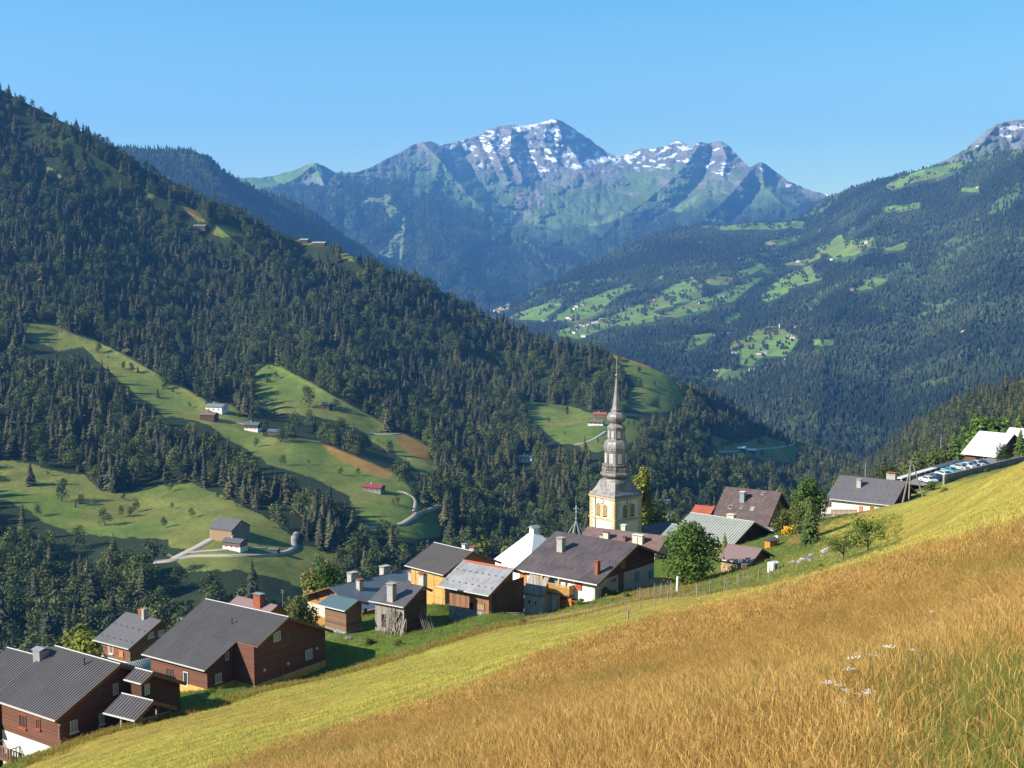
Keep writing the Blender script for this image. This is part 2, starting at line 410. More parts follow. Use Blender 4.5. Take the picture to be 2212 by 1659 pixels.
def sheet_at(S, u, v):
    """world points on a sheet for photograph points (arrays)"""
    u = np.atleast_1d(np.asarray(u, float)); v = np.atleast_1d(np.asarray(v, float))
    fu = np.clip((u - S['us'][0]) / (S['us'][-1] - S['us'][0]) * (S['nu'] - 1), 0, S['nu'] - 1.001); i = fu.astype(int); a = fu - i
    tv = S['tv'][i] * (1 - a) + S['tv'][i + 1] * a; bv = S['bv'][i] * (1 - a) + S['bv'][i + 1] * a
    t = np.clip((v - tv) / (bv - tv), 0, 1) ** (1 / S['gam']) * (S['nv'] - 1); t = np.clip(t, 0, S['nv'] - 1.001); j = t.astype(int); b = t - j
    g = lambda A: (A[j, i] * (1 - a) + A[j, i + 1] * a) * (1 - b) + (A[j + 1, i] * (1 - a) + A[j + 1, i + 1] * a) * b
    return g(S['X']), g(S['Y']), g(S['Z'])
def blend(c, m, col):
    m = np.clip(m, 0, 1)[..., None]; return c * (1 - m) + col * m
def wob(U, V, s, a, seed=0):
    return U + (fbm(U / s, V / s, 4, seed) - .5) * 2 * a, V + (fbm(U / s + 50, V / s + 9, 4, seed + 5) - .5) * 2 * a
def scatter(S, mask, spacing, seed=1):
    """points on a sheet, one per spacing^2 of plan area where mask(U, V) says so"""
    r = np.random.default_rng(seed); X, Y = S['X'], S['Y']
    ax = X[1:, :-1] - X[:-1, :-1]; ay = Y[1:, :-1] - Y[:-1, :-1]; bx_ = X[:-1, 1:] - X[:-1, :-1]; by_ = Y[:-1, 1:] - Y[:-1, :-1]
    area = np.abs(ax * by_ - ay * bx_)
    Uc = (S['U'][1:, 1:] + S['U'][:-1, :-1]) / 2; Vc = (S['V'][1:, 1:] + S['V'][:-1, :-1]) / 2
    Dc = S['D'][:-1, :-1]
    dens = mask(Uc, Vc) * area / (spacing * spacing)
    n = r.poisson(dens); jj, ii = np.nonzero(n); rep = n[jj, ii]; jj = np.repeat(jj, rep); ii = np.repeat(ii, rep)
    a = r.random(len(jj)); b = r.random(len(jj))
    g = lambda A: (A[jj, ii] * (1 - a) + A[jj, ii + 1] * a) * (1 - b) + (A[jj + 1, ii] * (1 - a) + A[jj + 1, ii + 1] * a) * b
    return np.stack([g(S['X']), g(S['Y']), g(S['Z']), g(S['U']), g(S['V']), g(S['D'])], 1)

# ---- A: the opposite valley side with meadows and scattered chalets
A_top = [(-250, 60), (-60, 160), (0, 192), (60, 225), (100, 243), (150, 272), (210, 300), (250, 325), (300, 358), (350, 383), (400, 408), (440, 432), (480, 440), (530, 468),
         (580, 495), (646, 516), (707, 530), (745, 545), (795, 570), (860, 590), (900, 602), (950, 628), (1000, 655), (1050, 683), (1100, 700), (1150, 722), (1200, 737), (1260, 752), (1320, 764),
         (1390, 787), (1461, 818), (1490, 835), (1540, 850), (1600, 895), (1660, 935), (1720, 962), (1800, 985), (1880, 1005), (2000, 1040), (2500, 1070)]
A_bot = [(-250, 1750), (0, 1700), (300, 1560), (600, 1420), (800, 1330), (1000, 1250), (1300, 1210), (1700, 1170), (2500, 1150)]
A_pts = [(-250, 60, 2000), (-250, 400, 1750), (-250, 800, 1200), (-250, 1150, 820), (-250, 1500, 580), (-250, 1750, 430), (0, 1700, 430), (300, 1560, 480),
  (0, 190, 1900), (0, 400, 1720), (0, 650, 1380), (0, 850, 1130), (0, 1000, 930), (0, 1150, 800), (0, 1300, 680), (0, 1470, 570),
  (300, 355, 1850), (300, 520, 1680), (300, 700, 1380), (300, 830, 1150), (300, 950, 980), (300, 1090, 840), (300, 1200, 710), (300, 1350, 620), (300, 1480, 560),
  (500, 455, 1800), (500, 620, 1620), (500, 760, 1370), (500, 880, 1080), (500, 1000, 930), (500, 1100, 790), (500, 1190, 690), (500, 1260, 640), (500, 1400, 570),
  (700, 532, 1750), (700, 700, 1500), (700, 850, 1180), (700, 960, 1000), (700, 1050, 870), (700, 1150, 760), (700, 1250, 680), (700, 1350, 620),
  (900, 602, 1750), (900, 760, 1530), (900, 900, 1240), (900, 975, 1060), (900, 1060, 900), (900, 1130, 800), (900, 1260, 720),
  (1100, 700, 1700), (1100, 820, 1520), (1100, 960, 1220), (1100, 1100, 960), (1100, 1220, 820),
  (1300, 760, 1620), (1300, 860, 1450), (1300, 930, 1230), (1300, 1010, 1080), (1300, 1160, 900),
  (1450, 815, 1620), (1450, 910, 1420), (1450, 1010, 1200), (1450, 1140, 1000),
  (1600, 895, 1750), (1600, 965, 1550), (1600, 1050, 1280), (1600, 1150, 1080),
  (1860, 1003, 1950), (1860, 1060, 1600), (1860, 1150, 1250), (2300, 1060, 1900), (2300, 1150, 1350)]
A_cr = [([(55, 700), (129, 713), (231, 747), (337, 806), (386, 832), (444, 867)], -.035, 28), ([(250, 690), (350, 760), (440, 820)], .04, 40),
        ([(548, 780), (606, 793), (677, 831), (741, 867), (854, 929), (928, 966)], -.035, 30), ([(520, 830), (600, 900), (700, 930)], .03, 40),
        ([(600, 945), (709, 963), (773, 989), (854, 1024), (895, 1060)], -.03, 26), ([(800, 960), (870, 1000), (920, 1060)], .03, 26),
        ([(1320, 764), (1390, 787), (1461, 816), (1490, 835)], -.02, 20), ([(1345, 874), (1420, 880), (1460, 900)], .035, 30),
        ([(1050, 800), (1150, 850), (1230, 880)], .04, 40), ([(0, 300), (200, 450), (330, 560), (480, 700)], .03, 50), ([(150, 300), (330, 420), (470, 490), (600, 600)], -.03, 40),
        ([(640, 540), (760, 690), (900, 850), (1000, 950)], .03, 50), ([(760, 560), (950, 720), (1100, 900)], -.025, 45)]
SA = sheet('valley_side', -250, 2500, 760, A_top, A_bot, 520, A_pts, A_cr, amp=9, asc=95, gam=1.0)
A_MEAD = [[(77, 358), (106, 358), (132, 374), (132, 387), (106, 380)],
  [(385, 434), (402, 440), (431, 462), (446, 478), (425, 478), (405, 462)], [(463, 488), (490, 486), (514, 494), (524, 509), (482, 514), (462, 505)], [(318, 416), (338, 424), (330, 430), (312, 424)],
  [(582, 490), (646, 512), (707, 526), (707, 535), (643, 524), (588, 503)], [(731, 536), (795, 566), (763, 567), (738, 559)],
  [(50, 727), (74, 694), (129, 708), (154, 719), (231, 745), (280, 772), (337, 804), (357, 830), (386, 832), (444, 865), (495, 874), (534, 903), (566, 919), (579, 973), (572, 996), (527, 967), (482, 941), (456, 919), (418, 909), (357, 899), (328, 874), (276, 838), (251, 813), (199, 771), (180, 748), (125, 758), (80, 739)],
  [(-60, 985), (26, 994), (129, 1018), (180, 1026), (219, 1058), (260, 1066), (299, 1054), (418, 1045), (510, 1085), (590, 1125), (650, 1168), (560, 1185), (456, 1188), (370, 1185), (363, 1166), (289, 1163), (161, 1153), (93, 1128), (60, 1100), (-60, 1050)],
  [(355, 1195), (375, 1204), (440, 1160), (548, 1165), (640, 1172), (709, 1196), (760, 1199), (754, 1236), (677, 1275), (597, 1248), (516, 1233), (404, 1233)],
  [(548, 785), (606, 791), (677, 829), (741, 865), (854, 927), (789, 934), (757, 921), (719, 905), (651, 895), (590, 893), (561, 880), (545, 835)],
  [(523, 937), (606, 948), (658, 946), (709, 961), (773, 987), (854, 1022), (883, 1042), (902, 1077), (899, 1108), (876, 1127), (822, 1130), (770, 1111), (751, 1069), (703, 1047), (664, 1030), (613, 1012), (574, 1002), (542, 963)],
  [(765, 1128), (870, 1125), (908, 1079), (957, 1093), (960, 1117), (950, 1160), (902, 1166), (838, 1154), (780, 1150)],
  [(789, 932), (870, 935), (928, 964), (931, 982), (941, 1015), (921, 1028), (886, 1003), (850, 975), (805, 955)],
  [(1130, 860), (1152, 868), (1220, 875), (1287, 894), (1384, 908), (1384, 941), (1355, 960), (1291, 978), (1252, 962), (1213, 960), (1188, 941), (1140, 896)],
  [(1315, 755), (1390, 780), (1461, 810), (1486, 830), (1477, 862), (1445, 890), (1387, 890), (1345, 874), (1371, 838), (1352, 803)],
  [(1490, 925), (1595, 958), (1651, 942), (1693, 953), (1731, 972), (1713, 1003), (1637, 990), (1553, 978), (1539, 962)],
  [(980, 880), (1046, 908), (1050, 916), (985, 892)]]
A_GOLD = [[(870, 937), (928, 966), (931, 982), (920, 1000), (880, 975), (850, 957)], [(690, 955), (773, 987), (854, 1022), (840, 1035), (790, 1020), (720, 985)],
  [(582, 490), (646, 512), (707, 526), (707, 532), (643, 521)], [(1315, 755), (1390, 780), (1440, 800), (1400, 795), (1330, 772)], [(390, 438), (431, 462), (440, 476), (410, 462)]]
def multi(polys, U, V):
    m = np.zeros(U.shape, bool)
    for p in polys: m |= inpoly(p, U, V)
    return m
def meadow_A(U, V, a=5): return multi(A_MEAD, *wob(U, V, 22, a, 2))
U, V = SA['U'], SA['V']
n1 = fbm(SA['X'] / 60, SA['Y'] / 60, 4, 21); n2 = fbm(SA['X'] / 14, SA['Y'] / 14, 4, 22)
c = np.broadcast_to(C_FLOOR, U.shape + (3,)).copy()
md = np.array([.125, .172, .034])[None, None] * (1 - sm(.35, .68, n1))[..., None] + np.array([.19, .20, .048])[None, None] * sm(.35, .68, n1)[..., None]
n3_ = fbm(SA['U'] / 9 + SA['V'] / 30, SA['V'] / 1.6 - SA['U'] / 3.2, 3, 23)
md = md * (.62 + .36 * n2 + .34 * n3_)[..., None]
mA = meadow_A(U, V); c[mA] = md[mA]
c = blend(c, multi(A_GOLD, *wob(U, V, 14, 3, 4)).astype(float), C_DRY * .62)
M['valley_land'] = land_mat('valley_side_land', [.05, .35, 1.6], .6, var=.3)
valley = sheet_build(SA, c, M['valley_land'], 'valley_hillside')

# ---- B, C: ridges far left
SB = sheet('far_ridge', 120, 980, 260, [(120, 300), (250, 318), (330, 322), (400, 325), (430, 330), (455, 345), (480, 368), (520, 392), (560, 412), (600, 420), (640, 436), (700, 478), (780, 532), (830, 566), (880, 592), (980, 640)],
  [(120, 420), (400, 500), (700, 590), (880, 640), (980, 700)], 90,
  [(120, 300, 5200), (120, 420, 4500), (250, 318, 5200), (330, 400, 4700), (430, 330, 5200), (430, 480, 4300), (560, 412, 5400), (600, 520, 4500), (700, 478, 5600), (720, 570, 4800), (830, 566, 5800), (900, 640, 5200), (980, 640, 6000)],
  [([(430, 330), (470, 400), (540, 470)], -.04, 30), ([(620, 415), (690, 480)], -.03, 20), ([(560, 420), (620, 500)], .04, 25)], amp=70, asc=500)
cb = np.broadcast_to(C_FLOOR * 1.3, SB['U'].shape + (3,)).copy()
nb_ = fbm(SB['X'] / 260, SB['Y'] / 260, 4, 31)
alpB = multi([[(320, 372), (350, 378), (372, 388), (340, 392)], [(570, 452), (620, 458), (640, 470), (590, 470)]], *wob(SB['U'], SB['V'], 10, 6, 3))
cb = blend(cb, sm(.62, .7, nb_) * .7 + alpB * .8, C_ALP)
M['far_land'] = land_mat('far_land', [.006, .03, .12], 4, var=.3)
sheet_build(SB, cb, M['far_land'], 'far_forest_ridge')
SCg = sheet('green_peak', 440, 860, 200, [(440, 384), (480, 379), (520, 384), (560, 384), (600, 378), (640, 366), (665, 355), (682, 352), (700, 358), (725, 373), (760, 376), (860, 380)],
  [(440, 470), (860, 470)], 70, [(440, 384, 9800), (560, 384, 9700), (682, 352, 9600), (860, 380, 9800), (440, 470, 8600), (650, 470, 8500), (860, 470, 8800), (640, 400, 9300), (740, 400, 9300)],
  [([(682, 352), (640, 385), (560, 420)], -.02, 14), ([(590, 385), (620, 420)], .02, 14), ([(682, 352), (700, 400), (690, 440)], -.015, 12)], amp=60, asc=420, amp2=(120, 40))
cc = np.broadcast_to(C_ALP * np.array([1.1, 1.25, 1.0]), SCg['U'].shape + (3,)).copy()
cc = blend(cc, sm(.55, .66, ridged(SCg['U'] / 30, SCg['V'] / 22, 4, 8)) * .8 * sm(640, 670, SCg['U']), C_ROCK)
cc = blend(cc, inpoly([(688, 362), (692, 362), (698, 378), (694, 380)], SCg['U'], SCg['V']).astype(float), C_SNOW)
sheet_build(SCg, cc, M['far_land'], 'green_mountain')

# ---- D: the snow-streaked massif
D_top = [(560, 410), (600, 402), (640, 390), (690, 380), (730, 374), (770, 372), (800, 362), (830, 345), (862, 330), (890, 314), (912, 306), (930, 306), (948, 312), (975, 309), (1000, 303), (1020, 297), (1040, 290), (1055, 280), (1075, 273), (1100, 270),
  (1125, 272), (1150, 268), (1175, 263), (1190, 258), (1202, 257), (1215, 262), (1232, 272), (1250, 286), (1270, 297), (1290, 313), (1308, 326), (1325, 336), (1342, 339), (1360, 330), (1385, 321), (1410, 322), (1440, 315), (1465, 304), (1480, 310), (1492, 318),
  (1505, 308), (1515, 307), (1530, 310), (1555, 304), (1568, 310), (1578, 318), (1590, 332), (1606, 350), (1620, 362), (1636, 352), (1645, 350), (1660, 358), (1680, 374), (1705, 392), (1740, 407), (1765, 415), (1800, 422), (1860, 440)]
SD = sheet('massif', 560, 1860, 620, D_top, [(560, 520), (700, 600), (860, 640), (1000, 690), (1100, 700), (1300, 660), (1500, 560), (1860, 560)], 300,
  [(560, 410, 9200), (560, 520, 7000), (700, 380, 9400), (730, 500, 8000), (720, 600, 6700), (860, 330, 11000), (860, 420, 9000), (860, 520, 7800), (860, 640, 6500),
   (940, 308, 11800), (950, 400, 10200), (1000, 500, 8500), (1000, 600, 7200), (1000, 690, 6300), (1060, 280, 12300), (1090, 350, 11500), (1100, 430, 10300), (1120, 520, 9000), (1120, 620, 7400), (1100, 700, 6400),
   (1200, 258, 12500), (1200, 340, 11800), (1220, 420, 10600), (1250, 500, 9200), (1250, 590, 7900), (1280, 660, 7000), (1340, 340, 12300), (1350, 420, 10700), (1360, 500, 9000), (1380, 590, 7600),
   (1460, 308, 12200), (1470, 380, 10900), (1480, 460, 9500), (1500, 560, 7800), (1560, 306, 12000), (1570, 370, 11000), (1600, 460, 9600), (1620, 560, 8200), (1740, 407, 11000), (1740, 480, 9500), (1860, 440, 10500), (1860, 560, 8500)],
  [([(912, 306), (950, 345), (985, 390), (1030, 440), (1100, 500), (1200, 560), (1290, 600)], -.055, 26), ([(1000, 330), (1040, 400), (1090, 450), (1180, 500), (1260, 560), (1290, 640)], .05, 26),
   ([(1055, 300), (1075, 340), (1095, 385)], -.03, 12), ([(1035, 300), (1060, 345), (1078, 390)], .02, 9), ([(1105, 285), (1100, 330), (1130, 385)], -.025, 12), ([(1125, 300), (1150, 345), (1170, 390)], .025, 12),
   ([(1202, 257), (1215, 300), (1245, 340), (1262, 370)], -.03, 14), ([(1180, 270), (1175, 310), (1205, 350)], -.018, 9), ([(1250, 290), (1290, 330), (1330, 350)], .02, 14),
   ([(1515, 307), (1490, 345), (1450, 390), (1400, 430), (1330, 480), (1290, 520)], -.035, 20), ([(1530, 330), (1520, 380), (1480, 430), (1400, 480)], .045, 20),
   ([(1555, 304), (1570, 340), (1560, 380)], -.025, 10), ([(1620, 370), (1570, 430), (1500, 490)], -.035, 18), ([(1640, 400), (1590, 470), (1540, 510)], .035, 18), ([(1645, 350), (1650, 400), (1700, 450)], -.03, 14),
   ([(720, 375), (760, 430), (780, 500), (840, 590)], -.02, 22), ([(830, 390), (890, 460), (900, 560), (960, 640)], .015, 20), ([(950, 345), (930, 420), (960, 520), (1040, 640)], -.025, 24)],
  amp=90, asc=700, amp2=(300, 40), drop=.7, cscale=.75)
U, V = SD['U'], SD['V']
tl = np.interp(U, [560, 720, 850, 900, 960, 1040, 1100, 1200, 1290, 1380, 1480, 1560, 1700, 1860], [392, 376, 378, 395, 410, 450, 500, 510, 470, 455, 450, 440, 430, 430])
rn = ridged(U / 60, V / 42, 5, 14); fn = fbm(U / 55, V / 40, 5, 15); fine = ridged(U / 16, V / 11, 4, 19)
c = np.broadcast_to(C_ALP, U.shape + (3,)).copy() * (.75 + .6 * fn)[..., None]
hi = np.interp(U, [560, 820, 900, 1000, 1200, 1340, 1500, 1620, 1700, 1860], [300, 360, 345, 370, 385, 372, 380, 385, 395, 380])
c = blend(c, sm(25, -18, V - hi + (fn - .5) * 90) * .95, C_ROCK * .8)
c = blend(c, sm(.60, .72, rn) * sm(60, 0, V - hi) * .5, C_ROCK * 1.15)
c = blend(c, sm(.60, .66, fbm(U / 40, V / 22, 5, 44)) * sm(140, 60, V - hi) * .8, np.array([.25, .215, .18]))
for_ = sm(-14, 14, V - tl + (fn - .5) * 110)
c = blend(c, for_ * .92, C_FLOOR * 1.4)
piste = [[(824, 430), (836, 418), (843, 418), (845, 443), (876, 465), (873, 523), (866, 571), (844, 559), (818, 546), (841, 526), (857, 494), (840, 462), (831, 452)], [(757, 434), (800, 427), (826, 428), (830, 436), (790, 437)]]
pm = multi(piste, *wob(U, V, 12, 2.5, 6)); c = blend(c, pm * .95, np.array([.21, .25, .10]))
alps = [[(1268, 488), (1300, 472), (1350, 458), (1340, 470), (1300, 486)], [(1448, 456), (1490, 430), (1510, 420), (1500, 440), (1470, 458)], [(1520, 470), (1560, 476), (1575, 485), (1530, 480)]]
am = multi(alps, *wob(U, V, 14, 3, 7)); c = blend(c, am * .9, C_ALP * 1.7)
land = multi([[(1130, 520), (1150, 528), (1176, 560), (1186, 578), (1178, 572), (1150, 540)]], *wob(U, V, 8, 3, 8)); c = blend(c, land * .5, C_ROCK * 1.2)
SNOW = [[(1105, 272), (1147, 269), (1192, 257), (1203, 262), (1154, 274), (1122, 286), (1108, 280)], [(1086, 298), (1125, 287), (1102, 306), (1064, 334), (1083, 314)],
  [(1038, 308), (1054, 314), (1083, 306), (1060, 326), (1050, 330)], [(946, 311), (985, 314), (975, 323), (946, 320)], [(1181, 275), (1192, 284), (1205, 278), (1212, 297), (1192, 290)], [(1174, 290), (1186, 294), (1206, 304), (1184, 303)],
  [(1162, 308), (1179, 322), (1202, 326), (1202, 339), (1179, 328)], [(1218, 333), (1240, 329), (1252, 341), (1230, 338)], [(1232, 363), (1269, 346), (1295, 334), (1342, 342), (1334, 351), (1295, 350), (1263, 363)],
  [(1138, 350), (1160, 348), (1158, 358)], [(1150, 370), (1189, 363), (1187, 371)], [(1347, 341), (1382, 326), (1378, 334), (1363, 354), (1355, 350)], [(1412, 338), (1442, 316), (1437, 327)],
  [(1460, 318), (1490, 313), (1475, 325)], [(1414, 347), (1464, 329), (1456, 338)], [(1478, 362), (1503, 352), (1500, 358)], [(1518, 358), (1545, 348), (1528, 362)], [(1535, 372), (1580, 374), (1560, 378)],
  [(1030, 356), (1042, 350), (1040, 364)], [(1240, 312), (1250, 318), (1248, 326)], [(1640, 362), (1652, 366), (1648, 372)], [(1695, 396), (1712, 402), (1700, 404)], [(1782, 420), (1794, 422), (1790, 427)]]
sn = multi(SNOW, *wob(U, V, 7, 4.0, 9)).astype(float); sn = sn * sm(.30, .38, fbm(U / 5, V / 4, 3, 26))
band = sm(268, 285, V) * sm(378, 350, V) * sm(960, 1010, U) * sm(1640, 1560, U)
sp = sm(.655, .69, fbm(U / 17 + V / 40, V / 6.5 - U / 60, 4, 25)) * band
c = blend(c, np.maximum(sn, sp) , C_SNOW)
M['peak_land'] = land_mat('mountain_land', [.004, .02, .09], 12, var=.28)
sheet_build(SD, c, M['peak_land'], 'snowy_mountain')

# ---- F: bare peak behind the right-hand mountain
SF = sheet('right_peak', 1880, 2500, 240, [(1880, 400), (1980, 375), (2020, 356), (2060, 337), (2085, 322), (2110, 300), (2135, 280), (2155, 268), (2175, 262), (2205, 258), (2260, 262), (2500, 300)],
  [(1880, 440), (2500, 440)], 90, [(1880, 400, 7600), (2060, 337, 7500), (2160, 266, 7800), (2250, 258, 8000), (2500, 300, 8000), (1880, 440, 6900), (2200, 440, 6600), (2500, 440, 6600)],
  [([(2155, 268), (2120, 310), (2060, 345)], -.02, 14)], amp=80, asc=380, amp2=(230, 40))
U, V = SF['U'], SF['V']
c = np.broadcast_to(C_ROCK * 1.1, U.shape + (3,)).copy() * (.8 + .4 * fbm(U / 20, V / 14, 5, 3))[..., None]
c = blend(c, sm(.45, .62, fbm(U / 45, V / 22, 5, 32)) * sm(285, 335, V + .0 * U) * .9, C_ALP)
c = blend(c, multi([[(2160, 276), (2212, 268), (2216, 277), (2165, 283)], [(2078, 318), (2090, 312), (2088, 322)], [(2150, 292), (2185, 290), (2184, 296)], [(2105, 316), (2114, 314), (2112, 322)]], *wob(U, V, 6, 4, 5)).astype(float), C_SNOW)
sheet_build(SF, c, M['peak_land'], 'bare_mountain')

# ---- E: forested mountain on the right
E_top = [(1040, 690), (1070, 668), (1110, 650), (1150, 630), (1200, 605), (1250, 580), (1300, 556), (1350, 532), (1400, 512), (1450, 496), (1500, 487), (1560, 488), (1630, 481), (1690, 480), (1722, 476), (1740, 462), (1765, 440), (1795, 424), (1840, 405), (1880, 392),
         (1930, 380), (1967, 372), (2000, 362), (2050, 352), (2096, 344), (2150, 330), (2212, 322), (2500, 290)]
SE = sheet('right_mountain', 1040, 2500, 620, E_top, [(1040, 740), (1200, 790), (1400, 870), (1600, 960), (1750, 1030), (1880, 1060), (2100, 1000), (2500, 980)], 460,
  [(1040, 690, 5400), (1070, 668, 5500), (1150, 630, 5600), (1250, 580, 5800), (1350, 532, 6100), (1480, 490, 6500), (1630, 481, 6600), (1722, 476, 6700), (1795, 424, 6900), (1880, 392, 6700), (2000, 362, 6400), (2100, 344, 6000), (2212, 322, 5700), (2500, 290, 5400),
   (1040, 740, 4600), (1200, 715, 4400), (1200, 790, 3600), (1300, 680, 4700), (1340, 760, 3700), (1400, 870, 2900), (1450, 640, 4900), (1500, 720, 3900), (1500, 800, 3300), (1560, 880, 2800), (1600, 960, 2500),
   (1600, 560, 5600), (1620, 640, 4700), (1650, 740, 3700), (1700, 850, 2900), (1750, 1030, 2200), (1800, 520, 5600), (1800, 620, 4500), (1820, 740, 3500), (1880, 900, 2700), (1880, 1060, 2100),
   (2000, 450, 5500), (2000, 560, 4500), (2000, 680, 3700), (2050, 800, 3100), (2100, 1000, 2300), (2212, 430, 4900), (2212, 550, 4200), (2212, 680, 3600), (2212, 820, 3000), (2500, 430, 4700), (2500, 700, 3500), (2500, 980, 2400)],
  [([(1722, 476), (1620, 560), (1480, 640), (1380, 720)], -.03, 30), ([(1760, 470), (1700, 560), (1620, 640), (1560, 740), (1540, 860)], .03, 34), ([(2000, 365), (1900, 480), (1850, 600), (1780, 740), (1760, 900)], -.04, 40),
   ([(2100, 360), (2020, 520), (1980, 700), (1900, 900)], .035, 45), ([(2212, 330), (2180, 520), (2100, 700), (2050, 860)], -.03, 45), ([(1640, 500), (1540, 580), (1420, 640)], .025, 26), ([(1900, 480), (1820, 560), (1740, 640)], -.02, 26)],
  amp=70, asc=430, drop=.6)
E_MEAD = [[(1102, 684), (1183, 655), (1212, 658), (1189, 677), (1173, 690), (1128, 690)], [(1199, 684), (1257, 652), (1298, 636), (1358, 616), (1356, 626), (1324, 639), (1292, 674), (1247, 693), (1221, 690)],
  [(1205, 716), (1257, 700), (1311, 687), (1376, 658), (1392, 671), (1353, 693), (1286, 716), (1253, 729), (1215, 722)], [(1414, 648), (1449, 620), (1494, 603), (1514, 620), (1511, 642), (1469, 652), (1430, 655)],
  [(1520, 607), (1546, 599), (1584, 600), (1568, 613), (1543, 616)], [(1427, 684), (1494, 652), (1559, 632), (1623, 603), (1639, 603), (1584, 648), (1543, 661), (1469, 681)], [(1649, 526), (1694, 513), (1726, 507), (1720, 520), (1675, 533)],
  [(1768, 539), (1819, 507), (1822, 522), (1884, 512), (1887, 533), (1855, 546), (1806, 558), (1790, 546)], [(1658, 620), (1700, 594), (1752, 573), (1755, 591), (1774, 603), (1726, 616), (1681, 626)],
  [(1835, 628), (1887, 602), (1912, 607), (1887, 623), (1848, 629)], [(1581, 742), (1658, 707), (1686, 714), (1720, 732), (1692, 767), (1651, 767), (1623, 788), (1598, 784), (1605, 763), (1584, 756)],
  [(1755, 732), (1804, 735), (1797, 746), (1762, 746)], [(1494, 725), (1543, 718), (1518, 742), (1473, 760)], [(1501, 488), (1560, 488), (1630, 482), (1726, 478), (1726, 491), (1675, 494), (1565, 496)],
  [(1919, 398), (1967, 376), (2002, 364), (2096, 348), (2047, 375), (1983, 391), (1935, 407)], [(1909, 449), (1986, 439), (1983, 451), (1928, 462)], [(2076, 407), (2115, 405), (2112, 414), (2080, 414)],
  [(1540, 806), (1575, 790), (1580, 796), (1550, 812)], [(1070, 652), (1086, 646), (1100, 648), (1098, 668), (1072, 672)], [(1405, 610), (1432, 594), (1430, 604)], [(1745, 560), (1770, 548), (1772, 556), (1750, 566)]]
E_MEAD += [[(1300, 692), (1400, 670), (1432, 688), (1360, 704)], [(1376, 664), (1440, 642), (1452, 660), (1400, 674)], [(1640, 642), (1690, 614), (1702, 630), (1660, 652)], [(1590, 590), (1640, 570), (1650, 580), (1600, 600)], [(1900, 540), (1960, 522), (1950, 540)], [(1690, 572), (1745, 558), (1737, 573)], [(1560, 690), (1590, 672), (1600, 680), (1575, 696)], [(1330, 700), (1370, 690), (1360, 702)]]
def grow(p, k): cx = sum(a for a, b in p) / len(p); cy_ = sum(b for a, b in p) / len(p); return [(cx + (a - cx) * k, cy_ + (b - cy_) * k) for a, b in p]
E_MEAD = [grow(p, 1.10) for p in E_MEAD]
def meadow_E(U, V): return multi(E_MEAD, *wob(U, V, 14, 3, 12))
U, V = SE['U'], SE['V']; n1 = fbm(SE['X'] / 300, SE['Y'] / 300, 4, 41); n2 = fbm(SE['X'] / 60, SE['Y'] / 60, 4, 42)
c = np.broadcast_to(C_FLOOR * 1.3, U.shape + (3,)).copy(); c = blend(c, sm(.50, .62, n1) * sm(.4, .6, n2) * .9, np.array([.10, .15, .05]))
m_ = meadow_E(U, V).astype(float)
c = blend(c, m_, C_MEAD * 1.45 * (.62 + .8 * n2)[..., None]); c = blend(c, m_ * .5 * sm(.62, .68, fbm(SE['X'] / 110, SE['Y'] / 110, 3, 43)), C_DRY * .5)
c = blend(c, multi([[(1070, 652), (1086, 646), (1100, 648), (1098, 668), (1072, 672)]], U, V).astype(float), np.array([.36, .27, .17]))
M['mid_land'] = land_mat('forested_mountain_land', [.015, .08, .4], 2, var=.3)
sheet_build(SE, c, M['mid_land'], 'forested_mountain')

# ---- G: wooded foothill at the right edge
SG = sheet('foothill', 1800, 2500, 220, [(1800, 1050), (1850, 1030), (1890, 1005), (1920, 975), (1955, 948), (2000, 915), (2040, 890), (2075, 872), (2100, 862), (2150, 848), (2212, 838), (2300, 820), (2500, 790)],
  [(1800, 1160), (2500, 1120)], 170, [(1800, 1050, 1500), (1890, 1005, 1500), (1955, 948, 1500), (2040, 890, 1450), (2100, 862, 1400), (2212, 838, 1300), (2500, 790, 1200), (1800, 1160, 900), (2000, 1120, 700), (2212, 1100, 560), (2500, 1120, 480), (2000, 1010, 1000), (2212, 950, 850), (2212, 1020, 680)],
  (), amp=14, asc=120)
cg = np.broadcast_to(C_FLOOR * 1.2, SG['U'].shape + (3,)).copy()
sheet_build(SG, cg, M['valley_land'], 'wooded_foothill')
